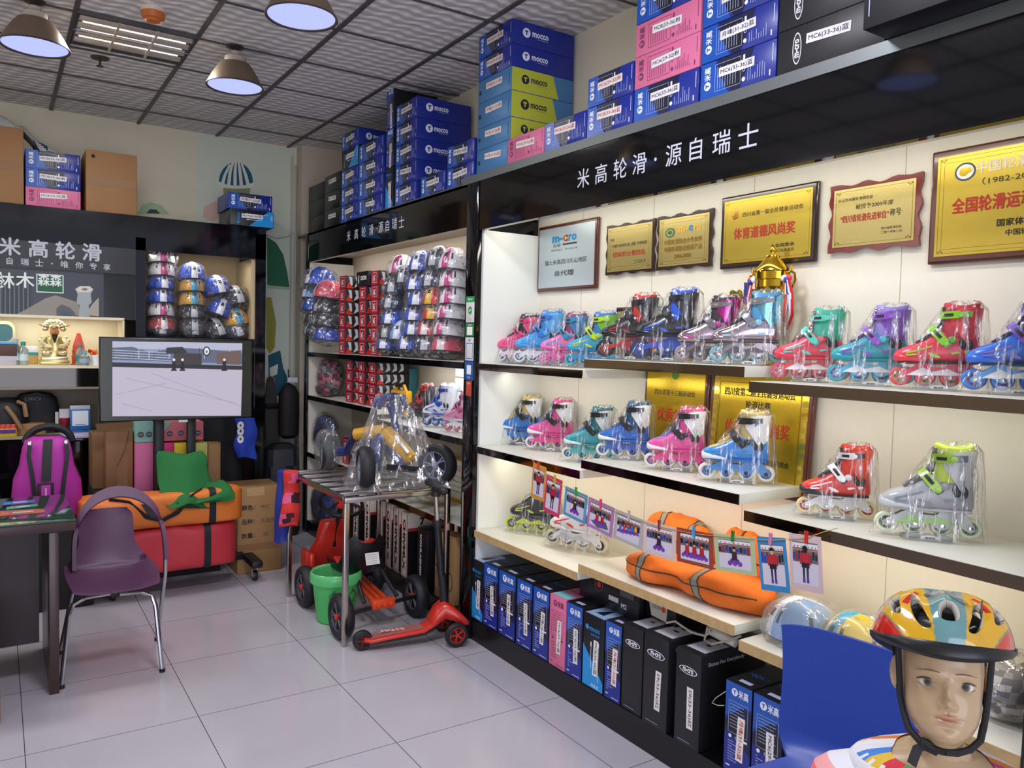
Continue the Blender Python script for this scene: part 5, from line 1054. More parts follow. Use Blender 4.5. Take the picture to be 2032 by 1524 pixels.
# standing cartons under the lower shelf
WB = mat('#d8d0c6', .5, name='white_carton'); RB = mat('#9a2a34', .5)
for i, (px_, w) in enumerate(((707, .085), (733, .09), (762, .085), (782, .085), (801, .085), (821, .085))):
    y = ycol(px_, 2.09+.012*i, .3); h = (.37, .38, .40, .405, .40, .395)[i]
    t = thing('scooter_carton', ['white and black carton farthest from the kart seat, half hidden by a table leg', 'white and black carton second behind the kart steering wheel', 'white carton with tall letters, third behind the kart', 'white carton with tall letters, fourth behind the kart', 'white carton with tall letters, fifth behind the kart', 'white carton with tall letters nearest the black carton'][i], 'box', (2.085, y, .1015), -pi/2, 'white scooter cartons under the low shelf')
    m = MB(); m.box((0, .15, h/2), (w, .30, h), WB, .0015); X = frame((0, -.0007, h/2), (1, 0, 0), (0, 0, 1)); m.rect(-w*.49, -w*.40, -h*.49, h*.49, RB, X); m.rect(w*.40, w*.49, -h*.49, h*.49, RB, X); m.text('CHIVMLX', .06, TB, X@Rz(-pi/2)@T(0, 0, .0004), w=h*.8, h=w*.42, bold=.05)
    S = frame((w/2+.0007, .15, h/2), (0, 1, 0), (0, 0, 1)); m.rect(-.148, .148, -h*.49, h*.25, mat('#17181a', .4), S); m.text('7', .06, TB, S@T(-.05, h*.36, .0004), h=.05, bold=.05); m.rect(-.148, -.08, h*.22, h*.27, mat('#c8362e'), S, .0003)
    m.obj('body', t); m = MB(); m.box((0, .12, h+.001), (w*.6, .22, .0016), mat('#c8b898', .35)); m.obj('tape', t)
y = ycol(838, 2.10, .3); t = thing('scooter_carton', 'black carton with white vertical lettering behind the scooter stem', 'box', (2.10, y, .1015), -pi/2)
m = MB(); m.box((0, .15, .17), (.13, .3, .34), DK, .002); m.text('KOHLAENSIG', .04, WTX, frame((-.02, -.0008, .17), (1, 0, 0), (0, 0, 1))@Rz(-pi/2), w=.26, h=.022, bold=.03); m.obj('body', t)
for i, px_ in enumerate((868, 890)):
    y = ycol(px_, 2.075, .3); t = thing('carton', ['plain tan carton behind the scooter stem, next to the black carton', 'plain tan carton nearest the black post with a wheel print'][i], 'box', (2.085, y, .1015), -pi/2)
    m = MB(); m.box((0, .15, .19), (.095, .3, .38), mat('#a98458', .7, var=.1, bscale=9), .002); X = frame((0, -.0008, .12), (1, 0, 0), (0, 0, 1)); m.tube([(.03*cos(a), .05*sin(a), 0) for a in [2*pi*k/14 for k in range(14)]], .003, mat('#4a3626', .7), 4, X, closed=True); m.obj('body', t)
# ================================================================ shelf things of the sign cabinet
ZN = 1.3305
def nx(px_, y=6.0, z=1.45): return xcol(px_, y, z)
GS = mat('#d2bc7c', .25, .8, name='gilded_resin'); GS2 = mat('#e6dcb4', .25, .75)
xs_ = nx(108, 6.02); t = thing('deity_statue', 'gilded seated deity statue with a black beard on the lit shelf', 'statue', (xs_, 6.02, ZN)); t.scale = (1.06, 1.0, 1.06)
m = MB(); m.box((0, 0, .015), (.16, .10, .03), GS, .005); m.box((0, 0, .04), (.145, .09, .025), GS2, .005); m.obj('base', t)
m = MB(); m.loft([[(rx*cos(2*pi*j/20), ry*sin(2*pi*j/20), z) for j in range(20)] for z, rx, ry in ((.05, .068, .045), (.075, .07, .047), (.10, .06, .042), (.125, .05, .036), (.15, .052, .034), (.17, .045, .03), (.182, .02, .018))], GS)
for sx in (-1, 1):
    m.tube([(sx*.045, 0, .165), (sx*.066, -.02, .135), (sx*.045, -.05, .115), (sx*.02, -.055, .115)], [.018, .018, .015, .012], GS2, 8); m.ell((sx*.04, -.035, .075), (.03, .03, .018), GS2, 12, 8)
    for k in range(5): m.ell((sx*(.055+.006*k % .02), .01, .09+.02*k), (.016, .014, .012), GS2, 8, 6)
m.obj('body', t)
m = MB(); m.ell((0, -.012, .205), (.026, .024, .032), mat('#d08a52', .4), 16, 10); m.ell((0, -.036, .205), (.005, .006, .006), mat('#c07a46', .4), 8, 5); m.obj('head', t)
m = MB(); m.loft([[(w*cos(2*pi*j/10), -.036+.006*sin(2*pi*j/10), z) for j in range(10)] for z, w in ((.192, .016), (.175, .014), (.155, .009), (.138, .003))], mat('#1a1614', .6)); m.obj('beard', t)
m = MB(); m.ell((0, -.005, .235), (.032, .028, .018), GS2, 14, 8)
for sx in (-1, 1): m.tube([(sx*.03, 0, .235), (sx*.06, 0, .24), (sx*.085, 0, .25)], [.007, .005, .003], GS, 6)
for k in range(9): a = pi*k/8; m.ell((.048*cos(a), .008, .225+.045*sin(a)), (.019, .012, .019), GS2, 8, 6)
m.obj('crown', t)
def bottle(name, label, cat, px_, y, prof, body, cap, lab=None, capz=None, sc=1.):
    t = thing(name, label, cat, (nx(px_, y), y, ZN)); t.scale = (sc,)*3; m = MB(); m.lathe(prof, body, 20); m.obj('body', t)
    h = prof[-1][1]; r = prof[-2][0]; m = MB(); m.lathe([(0, h-.002), (r+.002, h-.002), (r+.002, h+.018), (0, h+.019)], cap, 16); m.obj('cap', t)
    if lab: rr = max(p[0] for p in prof)+.0006; m = MB(); m.lathe([(rr, h*.22), (rr, h*.55)], lab, 20); m.obj('label_wrap', t)
CLB = mat('#cfe0e0', .1, trans=.7); TC = mat('#1f9a94', .4); PROF = [(0, 0), (.024, 0), (.026, .01), (.026, .09), (.012, .11), (.011, .12), (0, .12)]
bottle('bottle', 'clear bottle with pale label beside the stacked brown boxes', 'bottle', 31, 5.97, PROF, CLB, mat('#c8a8a0'), mat('#dfe8e4'), sc=1.2)
bottle('bottle', 'clear bottle with teal cap beside the statue', 'bottle', 46, 5.95, PROF, CLB, TC, mat('#d8ece8'), sc=1.08)
bottle('bottle', 'clear bottle with teal cap and label in front of the red cone', 'bottle', 159, 5.97, PROF, CLB, TC, mat('#2f8a86'), sc=1.0)
bottle('bottle', 'small clear round bottle with pale blue cap beside the television edge', 'bottle', 168, 5.93, [(0, 0), (.03, 0), (.034, .02), (.032, .06), (.012, .075), (.011, .08), (0, .08)], CLB, mat('#6ab8d0'), mat('#a0b8c0'))
bottle('jar', 'low white jar at the television edge on the lit shelf', 'jar', 190, 5.95, [(0, 0), (.028, 0), (.03, .04), (.028, .05), (0, .05)], WHITE, WHITE)
t = thing('marker_cone', 'stack of red training cones on the lit shelf', 'cone', (nx(156, 6.05), 6.05, ZN)); m = MB(); RC = mat('#d8584a', .45); m.lathe([(0, 0), (.05, 0), (.05, .006), (.04, .01), (.042, .06), (.038, .065), (.04, .10), (.035, .105), (.036, .12), (.012, .21), (.006, .215), (0, .216)], RC, 24); m.obj('body', t)
t = thing('medicine_box', 'white and green packet behind the teal capped bottle', 'box', (nx(60, 6.08), 6.08, ZN)); m = MB(); m.box((0, 0, .03), (.09, .04, .06), mat('#c8a05a', .6), .001); m.obj('lower_box', t); m = MB(); m.box((0, 0, .09), (.09, .04, .06), WHITE, .001); m.rect(-.045, .045, .06, .08, TC, frame((0, -.0206, 0), (1, 0, 0), (0, 0, 1))); m.obj('upper_box', t)
t = thing('flower_ball', 'small cluster of red and orange beads at the television edge', 'ornament', (nx(184, 6.02), 6.02, ZN)); m = MB()
for k in range(14): a = k*2.4; m.ell((.022*cos(a)*(.4+.05*k), .015*sin(a), .085+.012*sin(k*1.7)), .011, mat(('#c82a24', '#e08a2a')[k % 2], .4), 8, 6)
m.tube([(0, 0, 0), (0, 0, .08)], .006, mat('#2a6a3a'), 6); m.obj('bead_cluster', t)
t = thing('brown_box', 'stacked brown and white boxes with a blue cloth on the lit shelf', 'box', (nx(4, 5.98), 5.98, ZN)); m = MB(); m.box((0, 0, .03), (.15, .12, .06), mat('#c8c4cc', .5), .002); m.obj('lower_box', t); m = MB(); m.box((0, 0, .095), (.16, .13, .07), mat('#5a4238', .6), .002); m.obj('upper_box', t); m = MB(); m.box((.01, 0, .139), (.15, .12, .018), mat('#6ab0d8', .6), .006); m.obj('cloth', t)
t = thing('round_clock', 'rounded mirror framed case on the lit shelf at the photo edge', 'mirror', (nx(0, 6.14), 6.14, ZN+.15)); m = MB(); m.prism(rr_outline(.17, .15, .05, 6), 0, .02, mat('#d8cfa8', .4), frame((0, 0, .055), (1, 0, 0), (0, 0, 1))); m.obj('frame', t); m = MB(); m.prism(rr_outline(.14, .11, .04, 6), .02, .022, mat('#2f4a48', .08, .8), frame((0, 0, .055), (1, 0, 0), (0, 0, 1))); m.obj('glass', t)
t = thing('spray_bottle', 'white spray bottle with blue trigger behind the television top edge', 'bottle', (nx(219, 6.05), 6.05, ZN)); m = MB(); m.lathe([(0, 0), (.026, 0), (.027, .10), (.012, .14), (.011, .155), (0, .155)], mat('#e6e8ee', .3), 18); m.obj('body', t); m = MB(); m.box((-.006, 0, .172), (.05, .02, .03), mat('#2a3fa0', .4), .006); m.tube([(-.018, 0, .165), (-.024, 0, .14)], .004, mat('#2a3fa0', .4), 6); m.obj('trigger', t)
# things on the lower shelf (z .876)
ZL = .8765
def lx(px_, y=6.0, z=.95): return xcol(px_, y, z)
t = thing('satchel', 'black satchel with brown handles on the lower cabinet shelf', 'bag', (lx(12), 6.02, ZL)); m = MB(); m.loft([[(.13*f*cos(2*pi*j/20), .08*f*sin(2*pi*j/20), z) for j in range(20)] for z, f in ((0, .9), (.05, 1), (.13, .98), (.2, .8), (.24, .4))], mat('#141417', .6)); m.obj('body', t)
m = MB(); m.tube([(.0, -.08, .19), (.04, -.10, .13), (.08, -.10, .05)], .014, mat('#8a6a4a', .6), 6); m.tube([(.06, -.06, .22), (.10, -.07, .20), (.11, -.08, .12)], .014, mat('#8a6a4a', .6), 6); m.obj('handle', t)
t = thing('backpack', 'black backpack with grey lettering behind a kraft box on the lower shelf', 'bag', (lx(72, 6.10), 6.10, ZL)); m = MB(); m.loft([[(w*x, .06*y, z) for x, y in [sup(2*pi*j/24, 3) for j in range(24)]] for z, w in ((0, .13), (.16, .135), (.23, .12), (.26, .09), (.27, .03))], mat('#17171a', .6)); m.text('OKJ', .04, mat('#7a7a80'), frame((-.02, -.0615, .225), (1, 0, 0), (0, 0, 1)), w=.09, h=.028, mirror=True); m.obj('body', t); m = MB(); m.box((.115, -.066, .08), (.02, .006, .12), mat('#c8c4bc', .5), .002); m.obj('strap', t)
t = carton('carton', (lx(60, 5.99), 6.0, ZL), (.17, .11, .075), 'small kraft box in front of the black backpack', tape=False); t = carton('carton', (lx(72, 6.035), 6.10-.09, ZL+.0765), (.15, .08, .06), 'small kraft box lying on another before the black backpack', tape=False) if False else None
for i, px_ in enumerate((5, 15, 26)):
    t = thing('sachet', ['yellow and red sachet at the photo edge of the lower shelf', 'yellow and red sachet, middle of three on the lower shelf', 'yellow and red sachet beside the kraft box'][i], 'packet', (lx(px_, 5.93), 5.93, ZL), 0, 'yellow sachets'); m = MB(); m.loft([[(.02*x, d*y, z) for x, y in [sup(2*pi*j/12, 2.5) for j in range(12)]] for z, d in ((0, .004), (.02, .012), (.05, .012), (.078, .003))], mat('#e0b82a', .3), mf=lambda a, b: mat('#c8302a', .3) if a == 2 else mat('#e0b82a', .3)); m.rect(-.014, .014, .02, .045, mat('#4a2a7a'), frame((0, -.0128, 0), (1, 0, 0), (0, 0, 1))); m.obj('pouch', t)
t = thing('payment_stand', 'blue desktop payment stand on the lower cabinet shelf', 'sign stand', (lx(159, 5.98), 5.98, ZL)); m = MB(); m.box((0, 0, .09), (.12, .03, .14), mat('#2a70b8', .4), .004); m.box((0, 0, .01), (.13, .07, .02), mat('#2a5aa0', .4), .004); m.box((0, -.002, .17), (.12, .02, .03), mat('#b8bcc0', .5), .004); m.obj('body', t); m = MB(); m.box((0, -.0165, .10), (.095, .002, .10), mat('#dfe6ee', .3)); m.rect(-.03, .03, .055, .06, mat('#2a70b8'), frame((0, -.0178, 0), (1, 0, 0), (0, 0, 1))); m.obj('card', t)
t = thing('red_cup', 'dark red cup with a white note beside the payment stand', 'cup', (lx(128, 6.02), 6.02, ZL)); m = MB(); m.lathe([(0, 0), (.018, 0), (.02, .005), (.012, .03), (.03, .06), (.032, .10), (0, .10)], mat('#8a1f28', .3), 18); m.obj('bowl', t); m = MB(); m.box((0, .01, .13), (.06, .003, .06), mat('#dcdce0')); m.obj('note', t)
# ================================================================ photo cards pegged on a string
XC = 2.035
cards = [((1055, 917), (1087, 929), (1077, 996), (1057, 986), '#c8882a', 'orange bordered photo card at the far end of the string', 1, (1068, 921, '#d83a20', 'red')),
 ((1087, 941), (1118, 955), (1108, 1029), (1076, 1010), '#c2305e', 'magenta bordered photo card, second from the far end of the string', 1, (1101, 948, '#c8a82a', 'yellow')),
 ((1122, 964), (1167, 984), (1161, 1043), (1118, 1019), '#4a90b4', 'teal blue bordered wide photo card, third along the string', 2, (1143, 972, '#3a9a2a', 'green')),
 ((1168, 985), (1219, 1008), (1215, 1069), (1164, 1041), '#a070a8', 'purple bordered photo card of two skaters on the string', 3, (1192, 996, '#d83a78', 'magenta')),
 ((1220, 1009), (1277, 1032), (1275, 1091), (1218, 1069), '#a8a4a4', 'grey bordered photo card of a row of skaters on the string', 4, (1248, 1019, '#b8b4b0', 'grey')),
 ((1279, 1032), (1342, 1048), (1340, 1116), (1275, 1094), '#cdb8b2', 'pale pinkish bordered photo card between the grey and brown ones', 2, (1308, 1038, '#8a3a48', 'dark red')),
 ((1344, 1046), (1415, 1060), (1416, 1132), (1343, 1112), '#8a3a2e', 'brown bordered photo card of three skaters on the string', 3, (1377, 1052, '#4a9ad8', 'blue')),
 ((1416, 1058), (1499, 1067), (1500, 1144), (1421, 1130), '#a9b890', 'sage green bordered photo card on the string', 2, (1454, 1060, '#2a7a2a', 'green')),
 ((1501, 1064), (1558, 1068), (1569, 1179), (1512, 1169), '#2a80b8', 'bright blue bordered tall photo card on the string', 1, (1529, 1065, '#d880a8', 'pink')),
 ((1563, 1057), (1629, 1066), (1634, 1182), (1572, 1165), '#c8b0b4', 'pale bordered tall photo card at the near end of the string', 5, (1600, 1061, '#d02a20', 'red'))]
SKIN = mat('#c8986a', .6)
def photo(m, P, w, h, kind, seed):
    rnd = random.Random(seed)
    m.rect(-w/2, w/2, -h/2, h/2, mat('#c9c4d2', .25), P)
    m.rect(-w/2, w/2, h*.02, h/2, mat('#6a6470', .25), P, .0001)
    for k in range(9): m.rect(-w/2+w*k/9, -w/2+w*(k+.8)/9, h*(.02+.1*rnd.random()), h*(.2+.1*rnd.random()), mat(rnd.choice(('#2a2a36', '#24409a', '#8a3038', '#1a1a20', '#4a3a60')), .25), P, .0002)
    m.rect(-w/2, w/2, h*.30, h*.33, mat('#c07a3a', .25), P, .0002); m.rect(-w/2, w/2, h*.36, h*.47, mat('#dcd8dc', .25), P, .0002)
    for k in range(7): m.disc(-w*.42+w*.14*k, h*.39, w*.03, h*.02, mat(rnd.choice(('#c83a6a', '#2a6ac0', '#3aa080')), .25), P, .0003, 8)
    if kind == 3 and seed == 3: m.poly([(-w*.45, -h*.3), (w*.3, -h*.1), (w*.45, -h*.4), (-w*.1, -h*.5)], mat('#3f6a44', .25), P, .0003)
    n = {1: 1, 5: 1, 2: 1, 3: 2 if seed == 3 else 3, 4: 5}[kind]
    for k in range(n):
        cx = w*((k-(n-1)/2)*(.26 if n < 4 else .17)); s = h*(.95 if n == 1 else (.86 if n < 4 else .62)); b = -h*.44 if n < 4 else -h*.3+.04*h*k; z = .0006+.0001*k
        RS = mat(rnd.choice(('#a82430', '#b02a34')), .25) if kind != 4 else mat(rnd.choice(('#c83a48', '#d8a83a', '#3a70c0', '#d8d8d8')), .25); BK_ = mat('#1c1a22', .25); PU = mat('#5a3a90', .25)
        if kind in (1, 5):
            for sx in (-1, 1): m.poly([(cx+sx*s*.02, b+s*.42), (cx+sx*s*.09, b+s*.42), (cx+sx*s*.075, b+s*.02), (cx+sx*s*.03, b+s*.02)], mat('#2c2a48', .25), P, z); m.rect(cx+sx*s*.055-s*.035, cx+sx*s*.055+s*.035, b-s*.01, b+s*.10, PU, P, z+.0001)
            m.rect(cx-s*.11, cx+s*.11, b+s*.36, b+s*.5, BK_, P, z+.0001)
            m.poly([(cx-s*.10, b+s*.48), (cx+s*.10, b+s*.48), (cx+s*.12, b+s*.72), (cx-s*.12, b+s*.72)], RS, P, z+.0002); m.rect(cx-s*.16, cx-s*.11, b+s*.44, b+s*.70, RS, P, z+.0002); m.rect(cx+s*.11, cx+s*.16, b+s*.44, b+s*.70, RS, P, z+.0002)
        else:
            for q in range(5): m.disc(cx+s*.12*(q-2), b+s*.13+s*.09*(q % 2), s*.11, s*.09, PU if q % 2 else mat('#7a3aa8', .25), P, z+.0001*q, 9)
            m.poly([(cx-s*.13, b+s*.25), (cx+s*.13, b+s*.25), (cx+s*.11, b+s*.55), (cx-s*.11, b+s*.55)], RS if n > 1 else mat('#3a2438', .25), P, z+.0005)
        hz_ = b+s*(.80 if kind in (1, 5) else .64)
        m.disc(cx, hz_, s*.065, s*.08, SKIN if kind != 5 else BK_, P, z+.0006, 12); m.poly([(cx+s*.085*cos(a), hz_+s*.02+s*.09*sin(a)) for a in [pi*q/8 for q in range(9)]], BK_, P, z+.0007)
for i, (tl, tr, br, bl, col, lab, kind, peg) in enumerate(cards):
    A_, B_, C_, D_ = (at(*q, 'x', XC-.001*(i % 2)) for q in (tl, tr, br, bl))
    c = (A_+B_+C_+D_)/4; w = ((A_-B_).length+(D_-C_).length)/2; h = ((A_-D_).length+(B_-C_).length)/2
    xd = (B_-A_).normalized(); zd = Vector((0, 0, 1))-xd*xd.z; X = frame(c, xd, zd.normalized())
    t = thing('photo_card', lab, 'photo card', group='pegged photo cards'); t.matrix_world = X
    m = MB(); m.prism([(-w/2, -h/2), (w/2, -h/2), (w/2, h/2), (-w/2, h/2)], -.0006, .0006, mat(col, .6)); m.obj('mount', t)
    m = MB(); photo(m, T(0, -.01*h, .0009), w*.78, h*.76, kind, i); m.obj('print', t)
    p = at(peg[0], peg[1], 'x', XC-.004); t = thing('clothes_peg', f'small {peg[3]} peg holding the '+' '.join(lab.replace(',', '').split()[:4])+(' far end' if i in (0, 1) else '')+(' near end' if i == 9 else ''), 'peg', (p.x, p.y, p.z), 0, 'clothes pegs on the string')
    PM = mat(peg[2], .5); m = MB(); X = frame((0, 0, -.008), (0, -1, 0), (0, 0, 1))
    for k, sx in enumerate((-1, 1)):
        m = MB(); m.prism([(sx*.0005, -.018), (sx*.005, -.016), (sx*.0045, .004), (sx*.006, .019), (sx*.002, .019), (sx*.0005, .002)][::sx], -.003, .003, PM, X); m.obj('jaw', t)
# the string
pts = [at(1052, 907, 'x', 2.055)]+[at(q[7][0], q[7][1]+7, 'x', XC-.004) for q in cards]+[at(1633, 1056, 'x', XC), at(1662, 1048, 'x', 2.056)]
m = MB(); m.tube([tuple(p) for p in pts], .0013, mat('#b89a5a', .8), 5); tag(m.obj('string'), 'jute string of pegged photo cards tied between the shelf edges', 'string')
# ================================================================ orange bags on the bottom shelf
ORG = mat('#e2711d', .8, name='orange_nylon', bump=.25, bscale=120, var=.08); GRS = mat('#8a8678', .5); PIPE_ = mat('#4a2a18', .6)
def soft_bag(name, label, ctr, L, W_, Hh, rz, waist=.0, seed=0, straps=((-.2,), (.25,)), base=ORG, cat='bag', tilt=0):
    rnd = random.Random(seed); t = thing(name, label, cat, ctr, rz); n = 28; K = 40; ph = [rnd.uniform(0, 6.28) for _ in range(6)]; R = []
    def prof(u): return max(.02, (1-abs(2*u-1)**3.2))**.5*(1-waist*math.exp(-((u-.42)/.12)**2))
    def pt(u, a, g=0.):
        q = prof(u); ux, uz = sup(a, 2.4); wr_ = 1+.08*sin(3*a+ph[0]+9*u)+.05*sin(27*u+ph[1]+2*a)+.03*sin(23*u+7*a)
        return ((u-.5)*L, (W_/2+g)*q*ux*wr_, Hh/2+(Hh/2*(.75+.25*q)*q+g)*uz*(wr_ if uz > 0 else 1)*(1 if uz > 0 else 1/(max(q, .2)*(.75+.25*q)) if q > .2 else 1))
    for i in range(K+1): u = i/K; R.append([pt(u, 2*pi*j/n) for j in range(n)])
    m = MB(); m.loft(R, base); m.obj('body', t, smooth=60)
    for (s_,) in straps:
        m = MB()
        for d_, w, mt in ((0, .022, GRS), (-.013, .005, mat('#3a3a30', .6)), (.013, .005, mat('#3a3a30', .6))):
            rr = []
            for k in range(2):
                u = s_+.5+(d_+(-w/2, w/2)[k])/L; rr.append([pt(u, a, .0022+.0004*(w < .01)) for a in [2*pi*j/n for j in range(n)]])
            m.loft(rr, mt, cap=False)
        m.obj('reflective_strap', t)
    m = MB(); m.tube([pt(u, .12+.03*sin(9*u), .001) for u in [k/24 for k in range(1, 24)]], .003, PIPE_, 5); m.tube([pt(u, pi-.12, .001) for u in [k/24 for k in range(1, 24)]], .003, PIPE_, 5); m.obj('piping', t); return t
zb2 = SHZ[(2, 1)]; zb3 = SHZ[(2, 2)]
soft_bag('skate_bag', 'orange skate bag with grey straps lying along the front of the bottom shelf', (2.205, 2.065, zb2+.001), .66, .25, .12, -pi/2+.10, .45, 1, ((-.30,), (.13,)))
yk = ycol(1348, 2.36, zb2+.15); soft_bag('skate_bag', 'orange skate bag standing against the panel behind the photo cards', (2.362, yk, zb2+.001), .40, .115, zrow(1012, 2.36, ycol(1315, 2.36, .85))-zb2, -pi/2, .10, 2, ((-.16,), (.26,)))
yk = ycol(1478, 2.365, zb2+.1); soft_bag('skate_bag', 'third orange skate bag mostly hidden behind the sage green photo card', (2.367, yk, zb2+.001), .22, .10, zrow(1052, 2.36, yk)-zb2, -pi/2, .1, 4, ((.0,),))
# helmets and parcel on the near bottom shelf
def shelf_helmet(k, px_, py_, x, lab, sc, yaw):
    y = ycol(px_, x, zb3+.08); helmet(k, (x, y, zb3+.024*sc), yaw, lab, 'wrapped helmets on the near bottom shelf', sc)
    for c_ in bpy.data.objects:
        if c_.parent and c_.parent.name.startswith('helmet') and c_.parent.get('label') == lab and c_.name.startswith('plastic_bag'): c_.data = c_.data.copy(); c_.data.materials[0] = film_mat('wrinkled_plastic', .16, scale=(26, 26, 26), gloss=.18)
HC['sky'] = ('#7aa4d4', '#e4eaf0', 'sky blue'); HC['lemon'] = ('#e0c83a', '#3ab0d8', 'yellow and cyan')
shelf_helmet('sky', 1597, 1230, 2.22, 'sky blue wrapped helmet on the bottom shelf beside the orange bag', 1.03, pi-.6)
shelf_helmet('lemon', 1703, 1260, 2.26, 'yellow and cyan wrapped helmet between the blue chair and mannequin', 1.0, pi-.3)
bundle('parcel', 'clear plastic parcel of dark gear on the bottom shelf behind the mannequin', (2.27, .985, zb3+.001), (.13, .095, .085), ['#5a564e', '#8a8678', '#3a3833', '#b8b4a8'], 9, filmm=film_mat('wrinkled_plastic', .16, scale=(26, 26, 26), gloss=.18))
# speaker boxes, power strip and cables under the bottom shelf
xs = 2.16; ya, yb_ = ycol(1150, xs, .5), ycol(1268, xs, .5); W_ = ya-yb_; m = MB(); m.box((0, .115, .065), (W_, .23, .13), mat('#121215', .35), .004); X = frame((0, -.001, .065), (1, 0, 0), (0, 0, 1))
m.tube([(-.15*W_+.026*cos(a), .02+.026*sin(a), 0) for a in [2*pi*k/16 for k in range(16)]], .002, mat('#8a3a40', .5), 5, X, closed=True); m.disc(-.15*W_, .02, .013, .013, mat('#b8303a', .4), X, .0006); m.rect(.02*W_, .18*W_, -.025, -.005, mat('#c8c4c0'), X, .0003); m.text('M2', .03, WTX, X@T(.27*W_, -.028, .0004), h=.02, bold=.02); m.rect(.20*W_, .42*W_, .012, .036, mat('#4a4c54', .3), X, .0003)
o = tag(m.obj('speaker_carton'), 'black carton with red emblem lying on the floor row of skate boxes', 'box'); put(o, (xs, (ya+yb_)/2, .4355), -pi/2)
ya, yb_ = ycol(1271, xs, .5), ycol(1330, xs, .5); W_ = ya-yb_; m = MB(); m.box((0, .11, .05), (W_, .22, .10), mat('#131316', .35), .004); X = frame((0, -.001, .05), (1, 0, 0), (0, 0, 1)); m.poly([(-.45*W_, .045), (.25*W_, .05), (.2*W_, -.045), (-.3*W_, -.04)][::-1], mat('#c4c0b8', .5), X, .0003); m.text('MODEL:W', .02, TB, X@T(-.1*W_, .03, .0006), w=.5*W_); m.text('COLOR', .02, TB, X@T(-.14*W_, .0, .0006), w=.3*W_); m.disc(.1*W_, .0, .012, .012, mat('#d8402e', .4), X, .0008)
o = tag(m.obj('speaker_carton'), 'black carton with a pale model label and red dot under the shelf', 'box'); put(o, (xs+.03, (ya+yb_)/2, .4625), -pi/2)
CAB = mat('#b8b2a4', .5)
def hangpt(px_, py_, x): p = at(px_, py_, 'x', x); return tuple(p)
m = MB(); m.tube([hangpt(*q) for q in ((1322, 1236, 2.10), (1340, 1233, 2.12), (1372, 1255, 2.12), (1400, 1262, 2.12), (1412, 1252, 2.12), (1405, 1243, 2.12), (1398, 1270, 2.12), (1412, 1278, 2.12), (1445, 1272, 2.12), (1470, 1262, 2.12))], .004, CAB, 6); tag(m.obj('power_cable'), 'tangled pale power cable above the black skate boxes', 'cable')
o = MB(); p = at(1433, 1262, 'x', 2.16); o.lathe([(0, -.06), (.016, -.058), (.018, 0), (.018, .05), (.013, .06), (0, .06)], mat('#d8d4cc', .4), 16, Ry(radians(80))@Rx(radians(0))); o.disc(0, 0, .008, .008, mat('#6a3a30'), T(0, 0, .0605)); o = tag(o.obj('plug_adapter'), 'white plug adapter on the cable under the near bottom shelf', 'plug'); o.location = p; o.rotation_euler = (0, 0, radians(100))
m = MB(); m.tube([hangpt(*q) for q in ((1440, 1372, 2.055), (1420, 1385, 2.052), (1413, 1395, 2.05), (1425, 1400, 2.052), (1437, 1400, 2.055))], .0016, CAB, 5); tag(m.obj('thin_cord'), 'thin looped cord between the black and blue boxes on the plinth', 'cable')
# ================================================================ steel table
TX0, TX1, TY0, TY1, TZ = 1.447, 2.045, 3.695, 4.62, .755
t = thing('steel_table', 'open slatted stainless steel table holding the bagged ride-on', 'table', ((TX0+TX1)/2, (TY0+TY1)/2, 0))
cx, cy = t.location.x, t.location.y; a, b = (TX1-TX0)/2, (TY1-TY0)/2
for sx in (-1, 1):
    for sy in (-1, 1): m = MB(); m.box((sx*(a-.0125), sy*(b-.0125), TZ/2-.013), (.026, .026, TZ-.026), STEEL, .002); m.obj('leg', t)
m = MB()
for sy in (-1, 1): m.box((0, sy*(b-.0125), TZ-.0125), (2*a, .026, .026), STEEL, .002)
for sx in (-1, 1): m.box((sx*(a-.0125), 0, TZ-.0125), (.026, 2*b-.052, .026), STEEL, .002)
m.obj('top_frame', t)
for k in range(5): m = MB(); m.box((0, -b+.17+k*.148, TZ-.010), (2*a-.052, .05, .018), STEEL, .002); m.obj('slat', t)
# ================================================================ bagged ride-on trike on the table
NV = mat('#1c2a6a', .3, coat=.4, name='navy_plastic'); YP = mat('#c9981f', .35, coat=.3, name='yellow_plastic'); TY = mat('#15161c', .55, name='black_tyre'); HBM = mat('#8088a0', .35)
t = thing('ride_on_trike', 'navy and yellow ride-on trike wrapped in clear plastic on the steel table', 'ride-on toy', (1.76, 4.02, TZ))
def wp(px_, py_, y): p = at(px_, py_, 'y', y); return Vector((p.x-1.76, p.y-4.02, p.z-TZ))
def wheelmesh(r, w, tyre, hub, red=None, spokes=5):
    m = MB(); m.lathe([(r*.66, -w/2), (r*.86, -w/2), (r*.97, -w*.3), (r, 0), (r*.97, w*.3), (r*.86, w/2), (r*.66, w/2), (r*.64, 0), (r*.66, -w/2)], tyre, 32)
    m.lathe([(r*.66, -w*.40), (r*.60, -w*.42), (r*.60, w*.42), (r*.66, w*.40)], hub, 28); m.lathe([(0, -w*.46), (r*.13, -w*.46), (r*.15, 0), (r*.13, w*.46), (0, w*.46)], red or hub, 16)
    for k in range(spokes):
        for d_ in (-.14, .14): A = 2*pi*k/spokes; m.tube([(r*.12*cos(A), r*.12*sin(A), w*.30), (r*.4*cos(A+d_*.6), r*.4*sin(A+d_*.6), w*.36), (r*.62*cos(A+d_), r*.62*sin(A+d_), w*.36)], r*.035, hub, 6); m.tube([(r*.12*cos(A), r*.12*sin(A), -w*.30), (r*.62*cos(A+d_), r*.62*sin(A+d_), -w*.36)], r*.035, hub, 6)
    m.lathe([(0, -w*.2), (r*.6, -w*.2), (r*.6, w*.2), (0, w*.2)], mat('#141418', .6), 20); return m
